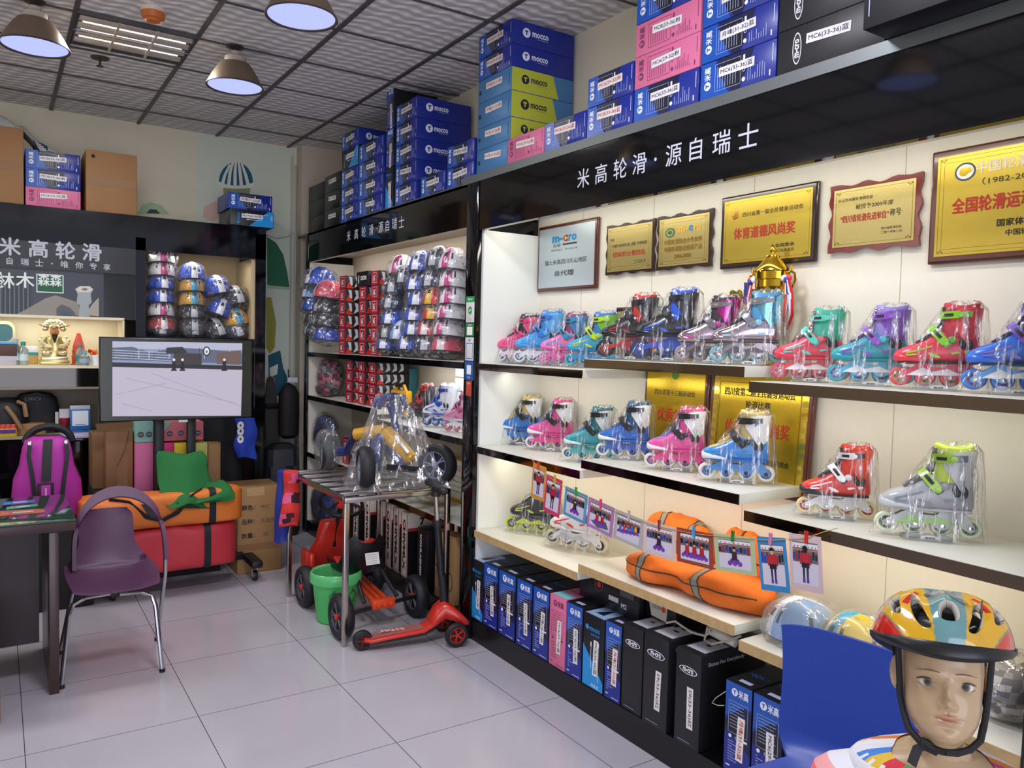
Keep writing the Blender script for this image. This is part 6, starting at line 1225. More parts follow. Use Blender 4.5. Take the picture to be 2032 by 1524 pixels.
def wheel_at(par, name, c, r, w, tyre, hub, ax, red=None, spokes=5):
    m = wheelmesh(r, w, tyre, hub, red, spokes); o = m.obj(name, par); o.location = c; o.rotation_euler = Vector(ax).to_track_quat('Z', 'Y').to_euler(); return o
RWb = wp(650, 905, 4.52); RWb.z = .112; FW = wp(725, 945, 3.86); FW.z = .118; SW = wp(868, 932, 3.80); SW.z = .118
axw = (1, -.25, 0)
for c, r in ((RWb, .110), (FW, .116), (SW, .116)): wheel_at(t, 'wheel', c, r, .075, TY, HBM, axw if c is not SW else (1, .55, 0))
m = MB()
p1, p2, p3 = wp(764, 858, 4.0), wp(816, 912, 3.86), wp(706, 862, 4.15)
m.tube([tuple(p3), tuple((p3+p1)/2+Vector((0, 0, .006))), tuple(p1)], [.034, .036, .046], YP, 14); m.tube([tuple(p1), tuple((p1+p2)/2), tuple(p2), tuple(p2+(p2-p1).normalized()*.012)], [.047, .046, .042, .025], YP, 14)
q1, q2 = wp(783, 865, 3.93), wp(809, 898, 3.83); m.band([tuple(q1+Vector((0, -.012, 0))), tuple(q2+Vector((0, -.012, 0)))], (.6, -.3, .6), .016, .012, WHITE); m.obj('frame', t)
m = MB(); m.tube([tuple(wp(745, 935, 3.95)), tuple(wp(748, 880, 3.97)), tuple(wp(760, 862, 4.0))], [.03, .035, .03], NV, 10); m.tube([tuple(wp(770, 880, 3.98)), tuple(wp(795, 912, 3.9)), tuple(wp(800, 925, 3.88))], [.03, .04, .03], NV, 10); m.tube([tuple(FW+Vector((0, 0, .0))), tuple(wp(752, 905, 3.92))], .022, NV, 8); m.tube([tuple(RWb), tuple(wp(690, 895, 4.35)), tuple(p3)], [.03, .028, .025], NV, 8); m.obj('fork', t)
m = MB(); hb = wp(774, 800, 4.0); m.tube([tuple(wp(786, 858, 3.99)), tuple(wp(781, 825, 4.0)), tuple(hb)], [.022, .018, .024], NV, 10)
m.tube([tuple(wp(748, 808, 3.98)), tuple(wp(756, 792, 3.99)), tuple(wp(780, 787, 4.0)), tuple(wp(803, 790, 4.0))], [.026, .022, .024, .02], NV, 10); m.tube([tuple(wp(803, 790, 4.0)), tuple(wp(800, 815, 4.0))], [.018, .014], NV, 8); m.obj('handlebar', t)
m = MB(); m.loft([[tuple(wp(795+dx, 925+dy, yy)) for dx, dy in ((-28, -4), (45, 2), (45, 10), (-28, 8))] for yy in (3.8, 3.92)], TY); m.tube([tuple(wp(775, 930, 3.86)), tuple(wp(845, 935, 3.82))], .014, TY, 8); m.obj('footboard', t)
# drape film: columns of a tent from the handlebar to the wheels
m = MB(); R = []; K = 72; top = [(wp(763, 783, 3.92)), (wp(807, 783, 4.0))]; rnd = random.Random(5); ph = [rnd.uniform(0, 6.28) for _ in range(5)]
def hull(a):   # footprint seen in plan (x, y) around the toy
    tgt = [(-1.9, RWb+Vector((-.09, .10, 0))), (-2.4, FW+Vector((-.09, -.06, 0))), (-1.35, FW+Vector((.03, -.12, 0))), (-.35, SW+Vector((.13, -.09, 0))), (.35, SW+Vector((.13, .14, 0))), (1.2, Vector((.12, .25, 0))), (2.3, RWb+Vector((.05, .12, 0)))]
    return tgt
foot = [FW+Vector((-.07, -.05, 0)), FW+Vector((.01, -.11, 0)), (FW+SW)/2+Vector((0, -.08, 0)), SW+Vector((.03, -.11, 0)), SW+Vector((.12, .0, 0)), SW+Vector((.06, .13, 0)), Vector((.06, .16, 0)), Vector((-.12, .2, 0)), FW+Vector((-.05, .18, 0)), FW+Vector((-.09, .06, 0))]
nF = len(foot)
for i in range(13):
    u = i/12; r = []
    for j in range(K):
        f = j/K*nF; k = int(f); q = f-k; q = q*q*(3-2*q); p = foot[k]*(1-q)+foot[(k+1) % nF]*q
        a = 2*pi*j/K; tp = hb+Vector((.075*cos(a-2.4), .05*sin(a-2.4), .045)); s_ = u**.85; v = p*(1-s_)+tp*s_; v.z = .006+(hb.z+.045)*u**(1.05)
        fold = .012*sin(9*a+ph[0])*(.3+sin(pi*u))+.008*sin(21*a+ph[1]+2*u); d_ = Vector((v.x-hb.x, v.y-hb.y, 0)); d_ = d_.normalized() if d_.length > 1e-4 else Vector((1, 0, 0)); r.append(tuple(v+d_*fold))
    R.append(r)
FILMT = film_mat('draped_plastic_film', .07, scale=(34, 34, 5), gloss=.15)
m.loft(R, FILMT, cap=False); m.loft([R[-1], [tuple(hb+Vector((.02*cos(2*pi*j/K), .015*sin(2*pi*j/K), .05))) for j in range(K)]], FILMT, cap=False)
rr = []
for i in range(9):
    p_ = -pi/2+pi*i/8; rr.append([tuple(RWb+Vector((.07*max(.05, cos(p_))**.6*cos(2*pi*j/24), .13*max(.05, cos(p_))**.6*sin(2*pi*j/24)*(1+.04*sin(5*2*pi*j/24)), .125*sin(p_)+.016))) for j in range(24)])
m.loft(rr, FILMT); m.obj('plastic_bag', t, smooth=180)
# ================================================================ kart
KX, KY = 1.70, 4.09
RDP = mat('#cf2f22', .3, coat=.4, name='red_kart_plastic'); KB = mat('#141418', .4, name='black_kart_steel'); ORB = mat('#d8481f', .35)
t = thing('pedal_kart', 'red and black kids kart parked under the steel table', 'kart', (KX, KY, 0)); wr = .118
for x, y in ((1.483-KX, 3.815-KY), (1.965-KX, 3.93-KY), (1.487-KX, 4.385-KY), (1.93-KX, 4.45-KY)): wheel_at(t, 'wheel', (x, y, wr), wr, .07, TY, mat('#55555c', .4), (1, 0, 0), mat('#c83020', .4))
m = MB(); m.tube([(-.20, -.27, wr), (.25, -.17, wr)], .012, KB); m.obj('axle', t)
m = MB(); m.tube([(-.2, .30, wr), (.22, .35, wr)], .012, KB); m.obj('axle', t)
m = MB()
for dx in (-.035, .0, .035): m.box((dx+.03, .05, .16), (.022, .62, .022), ORB, .004, Rx(radians(6)))
m.box((.03, -.235, .135), (.13, .05, .05), ORB, .008); m.tube([(-.06, -.2, .14), (-.05, -.05, .26)], .011, KB); m.tube([(.14, -.18, .14), (.10, -.05, .26)], .011, KB); m.obj('chassis', t)
m = MB()   # bucket seat: shell seen from behind
rows = []
for i, (y, z, w, d_) in enumerate(((.16, .25, .13, .02), (.06, .235, .14, .03), (-.02, .25, .13, .03), (-.07, .31, .125, .02), (-.10, .38, .12, .02), (-.115, .425, .07, .015))):
    rows.append([(w*cos(a), y+.028*abs(cos(a))**2, z+.05*abs(cos(a))**3+(.012 if sin(a) > 0 else -.012)*1.) for a in [2*pi*k/20 for k in range(20)]])
m.loft(rows, KB); m.obj('seat', t, smooth=60)
m = MB(); m.loft([[(w*cos(a), y+.012*sin(a)+.02*abs(cos(a))**2, z+.02*sin(a)+.03*abs(cos(a))) for a in [2*pi*k/16 for k in range(16)]] for y, z, w in ((.14, .275, .10), (.05, .262, .11), (0, .275, .10), (-.035, .33, .095), (-.06, .39, .085), (-.07, .41, .05))], RDP); m.obj('seat_pad', t, smooth=60)
m = MB(); m.rect(-.045, .035, -.03, .035, mat('#e4e2de', .5), frame((.02, -.128, .35), (1, 0, 0), (0, .35, .94)))
for k in range(5): m.rect(-.038, .02, .022-k*.011, .024-k*.011, mat('#8a8a88'), frame((.02, -.1285, .35), (1, 0, 0), (0, .35, .94)))
m.obj('label_plate', t)
m = MB(); m.lathe([(.13, 0), (.135, .012), (.13, .024), (.118, .024), (.113, .012), (.118, 0), (.13, 0)], KB, 32, T(.02, .36, .56)@Rx(radians(28))); m.lathe([(0, .004), (.045, .004), (.04, .02), (0, .022)], RDP, 20, T(.02, .36, .56)@Rx(radians(28)))
for k in range(3): A = 2*pi*k/3+pi/2; m.tube([(.02+.03*cos(A), .36+.03*sin(A), .575-.016*0), (.02+.115*cos(A), .36+.1*sin(A), .57+.05*sin(A))], .009, KB, 6)
m.obj('steering_wheel', t)
m = MB(); m.tube([(.02, .36, .56), (.0, .40, .40), (.0, .42, .3)], .013, KB); m.obj('steering_column', t)
m = MB(); m.loft([[(w*x, .43+.05*y+o_, z) for x, y in [sup(2*pi*k/16, 3) for k in range(16)]] for z, w, o_ in ((.12, .15, .06), (.25, .14, .05), (.34, .10, .02), (.44, .085, .0), (.455, .075, .0))], RDP); m.box((-.16, .42, .17), (.03, .18, .24), RDP, .01, T(0, 0, 0)@Rx(radians(0))); m.obj('front_fairing', t)
# ================================================================ bin
t = thing('waste_bin', 'light green plastic waste bin with liner between the kart wheels', 'bin', (1.56, 4.10, 0)); t.scale = (1.1, 1.1, 1.02); GB = mat('#4fc86a', .45, name='green_bin_plastic'); GBL = mat('#6fdc8a', .25, trans=.3)
m = MB(); m.lathe([(0, .002), (.086, .002), (.092, .01), (.118, .25), (.124, .262), (.118, .266), (.112, .255), (.088, .015), (0, .012)], GB, 36); m.obj('body', t)
m = MB(); m.lathe([(.126, .215), (.129, .235), (.1265, .264), (.121, .272), (.112, .262), (.106, .2), (.07, .12), (0, .09)], GBL, 36); m.obj('liner', t)
for A, s_ in ((-1.9, 1), (-1.1, .8)): pass
m = MB(); DKG = mat('#1f3a24', .6)
for A in (-2.0, -1.15): 
    X = frame((.113*cos(A), .113*sin(A), .15), (-sin(A), cos(A), 0), (.1*cos(A), .1*sin(A), 1)); m.tube([(.02*cos(q)*(1+.3*sin(3*q)), .03*sin(q), .0) for q in [2*pi*k/14 for k in range(14)]], .0018, DKG, 5, X, closed=True); m.tube([(-.01, .02, 0), (.0, .045, 0), (.012, .022, 0)], .0018, DKG, 5, X); m.tube([(0, -.03, 0), (.004, -.055, 0)], .0018, DKG, 5, X)
m.obj('printed_doodle', t)
# ================================================================ kick scooter
t = thing('kick_scooter', 'red and black three-wheel kick scooter in front of the steel table', 'scooter', (1.715, 3.56, 0))
rear, fr = Vector((-.19, .06, 0)), Vector((.235, -.02, 0))   # deck line
dirv = (fr-rear).normalized(); side = Vector((-dirv.y, dirv.x, 0))
def dp(s_, w, z): p = rear+dirv*s_+side*w; return (p.x, p.y, z)
m = MB(); secs = [(.0, .03, .055), (.03, .045, .05), (.10, .052, .06), (.30, .055, .075), (.36, .05, .10), (.40, .045, .15)]
m.loft([[dp(s_, w*x, z+.012*y) for x, y in [sup(2*pi*k/16, 4) for k in range(16)]] for s_, w, z in secs], RDP); m.obj('deck', t, smooth=50)
m = MB(); m.loft([[dp(s_, w*.75*x, z+.0125+.0008*y) for x, y in [sup(2*pi*k/12, 4) for k in range(12)]] for s_, w, z in secs[1:4]], mat('#9a5a58', .6)); m.text('Master', .05, mat('#e0b8b4', .5), frame(dp(.17, 0, .0815), tuple(-dirv), tuple(-side)), w=.19, h=.045, bold=.02); m.obj('grip_pad', t)
m = MB(); m.loft([[dp(s_, w*x, z+.008*y) for x, y in [sup(2*pi*k/12, 4) for k in range(12)]] for s_, w, z in ((.02, .04, .036), (.1, .045, .042), (.3, .047, .056), (.36, .04, .075))], KB); m.obj('underside', t)
m = MB(); m.loft([[dp(s_, w*x, z+h_*y) for x, y in [sup(2*pi*k/16, 3) for k in range(16)]] for s_, w, z, h_ in ((.34, .05, .10, .03), (.37, .06, .135, .045), (.41, .055, .165, .05), (.45, .085, .15, .04), (.50, .095, .115, .03), (.53, .08, .10, .015))], RDP); m.obj('front_housing', t, smooth=50)
wheel_at(t, 'wheel', dp(-.005, 0, .05), .05, .04, TY, mat('#7a2a22', .4), tuple(side))
for sw in (-.115, .115): wheel_at(t, 'wheel', dp(.45, sw, .062), .062, .034, TY, mat('#d83024', .35), tuple(side))
m = MB(); m.tube([dp(.42, 0, .18), dp(.405, 0, .33), dp(.40, 0, .345)], [.024, .022, .022], KB, 12); m.tube([dp(.40, 0, .33), dp(.372, 0, .62)], .0185, KB, 12); m.tube([dp(.374, 0, .60), dp(.372, 0, .63)], .025, KB, 12); m.obj('stem', t)
m = MB(); m.tube([dp(.372, 0, .62), dp(.362, 0, .76)], .013, STEEL, 12); m.obj('inner_stem', t)
m = MB(); c_ = Vector(dp(.360, 0, .785)); m.tube([tuple(c_+Vector((0, 0, -.03))), tuple(c_+Vector((0, 0, .02)))], .024, KB, 12); hd = Vector((.62, -.78, 0)).normalized()
hd = side; m.tube([tuple(c_-hd*.03+Vector((0, 0, .01))), tuple(c_+hd*.13+Vector((0, 0, .02)))], [.018, .016], KB, 10); m.tube([tuple(c_+hd*.03+Vector((0, 0, .01))), tuple(c_-hd*.13+Vector((0, 0, .02)))], [.018, .016], KB, 10); m.ell(tuple(c_+hd*.135+Vector((0, 0, .02))), .021, KB, 12, 8); m.ell(tuple(c_-hd*.135+Vector((0, 0, .02))), .021, KB, 12, 8); m.obj('handlebar', t)
m = MB(); m.box(dp(.36, -.06, .30), (.09, .02, .06), mat('#b8b8b8', .3), .003) if False else m.tube([dp(.395, .02, .36), dp(.385, .03, .40)], .01, KB, 8); m.obj('clamp', t)
# ================================================================ jerseys over the table corner
def hang(name, label, c, w, h, d, cols, seed, yaw=0.):
    rnd = random.Random(seed); t = thing(name, label, 'clothing', c, yaw); n = 18; k = 22; P1 = []; P2 = []; ph = [rnd.uniform(0, 6.28) for _ in range(4)]
    rows = []
    for i in range(k):
        v = i/(k-1); r = []
        ring = []
        for j in range(n):
            A = 2*pi*j/n; x = w/2*cos(A)*(1+.06*sin(7*v+ph[0])-.12*(v > .85)*(1-v)*0); y = d*sin(A)*(1+.5*sin(3*A+ph[1]+4*v)*v); ring.append((x+.01*sin(9*v+ph[2]), y, -h*v+.012*sin(2*A+ph[3])*v))
        rows.append(ring)
    ms = [mat(q, .75) for q in cols]; m = MB(); m.loft(rows, ms[0], mf=lambda i, j: ms[(i//4*3+(j+i//3)//3*5+seed) % len(ms)]); m.obj('fabric', t, smooth=60); return t
hang('jersey', 'red and pink patterned sports jersey hung on the table corner', (1.425, 4.48, .775), .13, .31, .045, ['#d8352e', '#d8352e', '#c82f2a', '#3a1420', '#e05a8a', '#d8352e'], 1, radians(75))
hang('jersey', 'plain royal blue jersey hung behind the red one on the table corner', (1.425, 4.61, .76), .13, .42, .04, ['#1c2f8a', '#1c2f8a'], 2, radians(60))
# ================================================================ television on its mobile stand
TVY = 5.12; p0, p1 = at(197, 668, 'y', TVY), at(500, 829, 'y', TVY); tw = p1.x-p0.x; th = p0.z-p1.z; tcx = (p0.x+p1.x)/2; tcz = (p0.z+p1.z)/2
t = thing('television', 'large flat television showing a skating ground on a mobile stand', 'television', (tcx, TVY, 0))
m = MB(); m.box((0, .022, tcz), (tw, .04, th), mat('#101114', .25), .004); m.obj('housing', t)
X = frame((0, 0, tcz), (1, 0, 0), (0, 0, 1)); w, h = tw/2, th/2
m = MB(); m.rect(-w*.985, w*.985, -h*.97, h*.97, mat('#3d4038', .22, .5, name='dark_screen_glass'), X, .0005); m.obj('screen_glass', t)
def scr(c, e=1.0):
    k = ('screen', c, e)
    if k not in _M:
        q = bpy.data.materials.new('screen_glow'); q.use_nodes = True; b_ = q.node_tree.nodes['Principled BSDF']; b_.inputs['Base Color'].default_value = (.01, .01, .01, 1); b_.inputs['Emission Color'].default_value = lin(c)+[1]; b_.inputs['Emission Strength'].default_value = e; _M[k] = q
    return _M[k]
def sp(px_, py_): p = at(px_, py_, 'y', TVY-.002); return (p.x-tcx, p.z-tcz)
m = MB()
def sq(pts, c, z, e=1.0): m.poly([sp(*q) for q in pts][::-1], scr(c, e), X, z)
sq([(223, 677), (481, 681), (480, 729), (223, 719)], '#8b92b4', .002)
sq([(223, 677), (481, 681), (480, 695), (223, 692)], '#b4b6cc', .0022)
sq([(223, 690), (262, 688), (300, 700), (345, 690), (400, 692), (481, 700), (480, 722), (223, 714)], '#5a6480', .0024)
rnd = random.Random(2)
for k in range(26):
    x = 225+10*k; hh = rnd.uniform(6, 22); sq([(x, 712), (x+1.2, 712), (x+1.2, 712-hh), (x, 712-hh)], rnd.choice(('#3a3038', '#4a3a38', '#70646a', '#caccd8')), .0026)
for k in range(4): sq([(223, 694+5*k), (340, 700+5*k), (340, 701+5*k), (223, 695.2+5*k)], '#c0c8d8', .0028)
sq([(330, 690), (362, 688), (372, 700), (330, 702)], '#2a2c34', .003); sq([(345, 700), (400, 702), (400, 724), (345, 722)], '#3c3436', .003); sq([(430, 700), (478, 695), (478, 724), (430, 722)], '#6a5650', .003)
sq([(223, 719), (481, 726), (481, 734), (223, 728)], '#23242c', .0032)
m.disc(*sp(410, 697), .022, .03, scr('#1c1c20'), X, .0034, 16); m.disc(*sp(410, 697), .015, .022, scr('#e0e2e6'), X, .0036, 16); m.disc(*sp(410, 698), .006, .009, scr('#6a6058'), X, .0038, 10)
sq([(223, 724), (481, 731), (478, 825), (223, 826)], '#c9c0d4', .0031, .86)
for a, b in (((250, 750), (470, 800)), ((300, 740), (478, 806)), ((230, 782), (330, 760)), ((240, 800), (300, 815))): sq([a, (a[0], a[1]+1.2), (b[0], b[1]+1.2), b], '#b4aabd', .0034, .8)
for x in (345, 362, 445):
    sq([(x-4, 733), (x+4, 733), (x+3, 722), (x-3, 722)], '#15151a', .004); m.disc(*sp(x, 714), .008, .009, scr('#dedee2'), X, .0042, 10); sq([(x-4, 722), (x+4, 722), (x+3, 715), (x-3, 715)], '#1c1c22', .0041); sq([(x-6, 736), (x+6, 736), (x+5, 733), (x-5, 733)], '#2a1c22', .0039)
m.obj('picture', t)
m = MB(); m.box((.02, -.001, tcz-h-.006), (.05, .02, .012), mat('#c8ccd0', .4)); m.obj('sensor', t)
t = thing('television_stand', 'black mobile television stand with two posts and caster wheels', 'stand', (tcx, TVY+.08, 0)); sx0 = xcol(316, TVY+.08, .85)-tcx; sx1 = xcol(379, TVY+.08, .85)-tcx
for x in (sx0, sx1): m = MB(); m.box((x, .0, .64), (.05, .045, 1.0), BLACKM, .006); m.obj('post', t)
m = MB(); m.box(((sx0+sx1)/2, -.012, 1.2), (.34, .03, .25), BLACKM, .004); m.obj('mount_plate', t)
cx0, cx1 = .56-tcx, 1.37-tcx
m = MB()
m.box(((cx0+cx1)/2, 0, .125), (cx1-cx0-.06, .06, .05), BLACKM, .008)
m.obj('base_beam', t)
for x in (cx0, cx1):
    m = MB(); m.box((x, .0, .115), (.07, .5, .045), BLACKM, .012); m.obj('base_foot', t)
    for y in (-.185, .2):
        m = MB(); m.lathe([(.017, -.012), (.031, -.012), (.034, 0), (.031, .012), (.017, .012), (.017, -.012)], mat('#1c1c1f', .5), 20, T(x, y, .034)@Ry(pi/2)); m.lathe([(0, -.013), (.018, -.013), (.018, .013), (0, .013)], CHROME, 14, T(x, y, .034)@Ry(pi/2)); m.tube([(x+.015, y, .034), (x+.017, y, .07), (x, y+.01, .092)], .006, CHROME, 6); m.tube([(x-.015, y, .034), (x-.017, y, .07), (x, y+.01, .092)], .006, CHROME, 6); m.obj('caster', t)
# soft mats and bags on the stand base
def soft_box(name, label, c, d, cols, seed, cat='bag', straps=(), bulge=.12, mf=None, rz=0.):
    rnd = random.Random(seed); ph = [rnd.uniform(0, 6.28) for _ in range(6)]; t = thing(name, label, cat, c, rz); n = 36; R = []; K = 30
    def pt(u, a, g=0.):
        ux, uz = sup(a, 5); e = (1-abs(2*u-1)**6)**.5*.98+.02; w_ = 1+bulge*.25*sin(6*u+ph[0]+2*a)+.02*sin(17*u+ph[1]+3*a)+.015*sin(31*u-5*a)
        return ((u-.5)*d[0], (d[1]/2*e*(w_ if ux < 0 else 1)+g)*ux, d[2]/2+(d[2]/2*(.8+.2*e)*(w_ if uz > 0 else 1)+g)*uz*(1 if uz > 0 else 1/(.8+.2*e)))
    for i in range(K+1): R.append([pt(i/K, 2*pi*j/n) for j in range(n)])
    ms = [mat(q, .55, bump=.15, bscale=40) for q in cols]; m = MB(); m.loft(R, ms[0], mf=(lambda i, j: ms[mf(i, j) % len(ms)]) if mf else None); m.obj('body', t, smooth=60)
    for u in straps:
        m = MB(); rr = []
        for k in range(2): rr.append([pt(u+(-.5, .5)[k]*.04/d[0], a, .004) for a in [2*pi*j/n for j in range(n)]])
        m.loft(rr, mat('#17171c', .6), cap=False); m.obj('strap', t)
    return t
mx0, mx1 = xcol(150, 4.98, .3), xcol(471, 4.98, .3)
soft_box('gym_mat_bag', 'red rectangular mat bag with a black strap on the television stand', ((mx0+mx1)/2, 5.02, .1485), (mx1-mx0, .26, .27), ['#c2303c'], 1, straps=(.78,), bulge=.05)
ox0, ox1 = xcol(152, 4.98, .5), xcol(482, 4.98, .5)
t = soft_box('duffel_bag', 'orange duffel bag with black straps on top of the red mat bag', ((ox0+ox1)/2, 5.01, .4195), (ox1-ox0, .27, .20), ['#e0782a'], 2, straps=(.78,), bulge=.35)
m = MB(); m.band([(-.3, -.10, .19), (-.2, -.14, .17), (-.12, -.155, .09), (-.03, -.16, .06), (.06, -.155, .10), (.13, -.14, .18), (.2, -.08, .205)], (0, -.5, 1), .032, .005, mat('#17171c', .6)); m.band([(-.12, -.15, .16), (-.07, -.165, .08)], (1, 0, 0), .045, .005, mat('#17171c', .6)); m.obj('carry_strap', t)
# green cloth draped over the bag, leaning on the posts
GC = mat('#1c6a30', .85, name='green_felt', bump=.2, bscale=200)
t = thing('cloth', 'folded green felt cloth slumped over the orange bag against the stand', 'cloth', (0, 0, 0)); m = MB()
prof = [(897, 5.085, 315, 404), (905, 5.06, 311, 410), (930, 5.03, 312, 412), (960, 4.985, 314, 420), (985, 4.90, 322, 428), (998, 4.865, 326, 428), (1004, 4.85, 330, 424)]
rows = []
for i, (py_, y, a, b) in enumerate(prof):
    r = []
    for j in range(21):
        u = j/20; px_ = a+(b-a)*u; dip = 8*math.exp(-((u-.55)/.2)**2) if i == 0 else 0
        p = at(px_, py_+dip+(5*sin(3*pi*u) if i > 4 else 0), 'y', y+.02*sin(5*u+i*.6)+(.014*cos(2*pi*u))); r.append((p.x, p.y, max(p.z, .5)))
    rows.append(r+[(q[0], q[1]+.022, q[2]+.004) for q in r[::-1]])
m.loft(rows, GC); m.obj('upper_fold', t, smooth=70)
m = MB(); rows = []
for i, (py_, y, a, b) in enumerate(((955, 5.0, 412, 446), (965, 4.95, 410, 458), (980, 4.89, 400, 466), (990, 4.87, 380, 467), (997, 4.855, 350, 452))):
    r = []
    for j in range(17): u = j/16; p = at(a+(b-a)*u, py_+3*sin(6*u), 'y', y+.012*sin(4*u+i)); r.append(tuple(p))
    rows.append(r+[(q[0], q[1]+.018, q[2]-.004) for q in r[::-1]])
m.loft(rows, GC); m.obj('lower_fold', t, smooth=70)
# ---------------------------------------------------------------- stacked cartons and shoe boxes behind the stand
def bx(name, label, pl, pr, pt_, pb, y, dep, col, cat='box', group=None, art=None, zbase=None):
    x0, x1 = xcol(pl, y, .8), xcol(pr, y, .8); z1 = zrow(pt_, (x0+x1)/2, y); z0 = zbase if zbase is not None else zrow(pb, (x0+x1)/2, y)
    t = thing(name, label, cat, ((x0+x1)/2, y, z0), 0, group); m = MB(); W, H = x1-x0-.002, z1-z0-.002; m.box((0, dep/2, H/2), (W, dep, H), mat(col, .6, var=.06, bscale=8), .003)
    X = frame((0, -.0008, H/2), (1, 0, 0), (0, 0, 1))
    if art: art(m, X, W, H)
    m.obj('body', t); return t, z0, z1, W, H
def tapeart(m, X, W, H): m.rect(-W*.1, W*.3, -H/2, H/2, TAPE, X); m.tube([(W*.35, H*.5, .003), (W*.2, H*.2, .003), (-W*.1, -H*.1, .003)], .002, mat('#5a4636', .7), 5, X)
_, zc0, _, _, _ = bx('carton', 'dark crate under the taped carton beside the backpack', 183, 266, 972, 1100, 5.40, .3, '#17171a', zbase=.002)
zt = zrow(972, xcol(225, 5.40, .8), 5.40)
t, *_ = bx('carton', 'open taped brown carton left of the television posts', 210, 264, 856, 968, 5.385, .28, '#8a6440', art=tapeart, zbase=zt+.001)
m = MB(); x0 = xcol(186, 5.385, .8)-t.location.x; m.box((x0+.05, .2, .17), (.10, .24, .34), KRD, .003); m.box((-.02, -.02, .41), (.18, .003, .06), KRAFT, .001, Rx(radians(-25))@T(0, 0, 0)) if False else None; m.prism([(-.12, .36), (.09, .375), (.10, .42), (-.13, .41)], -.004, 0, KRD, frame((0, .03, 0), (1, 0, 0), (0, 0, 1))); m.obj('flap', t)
def circ(n, cl='#4a4a52', half=None):
    def f(m, X, W, H):
        if half: m.poly([(-W/2, H/2), (-W/2, -H*.1), (-W*.1, H*.5)], mat(half, .5), X, .0003)
        for k in range(n): m.disc(-W*.2+k*W*.45, -H*.12, .018, .018, mat(cl, .5), X, .0006, 14); m.rect(-W*.2+k*W*.45-.01, -W*.2+k*W*.45+.01, -H*.12-.002, -H*.12+.002, mat('#c8c8c8'), X, .0008)
    return f
yb5 = 5.34
m = MB(); m.box((0, .13, .2), (xcol(440, yb5, .3)-xcol(268, yb5, .3), .26, .398), mat('#101012', .6), .004); o = tag(m.obj('added_dark_platform'), 'low black platform added in place of dark shade, under the boxes behind the television stand', 'platform'); o.location = (xcol(354, yb5, .3), yb5-.005, .001)  # added dark block, hides the floor to stand in for the shade there
zlow = zrow(878, .8, yb5)
for i, (a, b, c, lb) in enumerate(((268, 305, '#d06a98', 'tall pink box behind the left television post'), (322, 345, '#d02a78', 'magenta box behind the green cloth between the posts'), (345.5, 371, '#d8c02a', 'yellow box behind the green cloth between the posts'), (388, 412, '#b8bc62', 'lime green box right of the television posts'))):
    bx('shoe_box', lb, a, b, 878, 1000, yb5+(.02 if i else 0), .2, c, zbase=.402, group='boxes stacked behind the television stand')
for i, (a, b, c, lb, ar) in enumerate(((268, 305, '#8fc4b8', 'mint box with round marks on the tall pink box', circ(2)), (322, 371, '#d8747e', 'salmon and mint box with round marks between the posts', circ(2, half='#8fc4b8')), (388, 404, '#d8747e', 'small salmon box end right of the television posts', circ(1)))):
    bx('shoe_box', lb, a, b, 836, 876, yb5+(.02 if i else 0), .2, c, zbase=zlow+.0015, art=ar, group='boxes stacked behind the television stand')
def inkart(m, X, W, H):
    for k, s_ in enumerate(('颜色：', '品种：', '数量：')): m.text(s_, .03, TB, X@T(-W*.26, H*(.27-.165*k), .0004), h=.034, bold=.03); 
    m.text('枚红', .03, mat('#4a4a4e'), X@T(W*.12, H*.27, .0004), h=.026); m.text('大连衣', .03, mat('#4a4a4e'), X@T(W*.18, H*.105, .0004), h=.03); m.text('50', .03, mat('#4a4a4e'), X@T(W*.14, -H*.06, .0004), h=.026)
    m.rect(-W*.5, W*.5, -H*.24, -H*.16, TAPE, X, .0002); m.rect(-W*.3, W*.1, H*.40, H*.5, mat('#c0a070', .3), X, .0002)
bx('carton', 'brown carton with handwritten Chinese lines on the floor beside the red mat bag', 472, 560, 966, 1140, 5.19, .3, '#a07a4c', zbase=.002, art=inkart)
t, *_ = bx('paper_bag', 'crumpled brown paper bag behind the lime box', 413, 438, 878, 1000, 5.46, .12, '#9a7448', cat='bag', zbase=.002)
# garment stand with black drape and blue jersey
xg = xcol(445, 5.48, .8); t = thing('garment_drape', 'black cloth covered stand behind the orange bag', 'cloth', (xg, 5.60, 0)); m = MB(); R = []
for i in range(12): v = i/11; R.append([(.135*(1+.15*v)*cos(2*pi*j/30)*(1+.05*sin(6*2*pi*j/30+v)), .07*sin(2*pi*j/30)*(1+.12*sin(7*2*pi*j/30+2*v)), 1.10*(1-v)+.003) for j in range(30)])
m.loft(R, mat('#0d0d10', .8)); m.obj('fabric', t, smooth=60)
hang('jersey', 'blue jersey with white lettering hanging beside the black drape', (xcol(488, 5.46, .9), 5.46, zrow(830, xcol(488, 5.46, .9), 5.46)), .14, .27, .03, ['#1f3fb0', '#1f3fb0'], 5)
o = bpy.data.objects['jersey.003'] if 'jersey.003' in bpy.data.objects else None
m = MB(); m.text('oco', .06, WHITE, frame((-.045, -.036, -.09), (1, 0, 0), (0, 0, 1))@Rz(pi/2), w=.15, h=.045, bold=.06)
jl = [ob for ob in bpy.data.objects if ob.get('label', '').startswith('blue jersey with white')][0]; m.obj('lettering', jl)
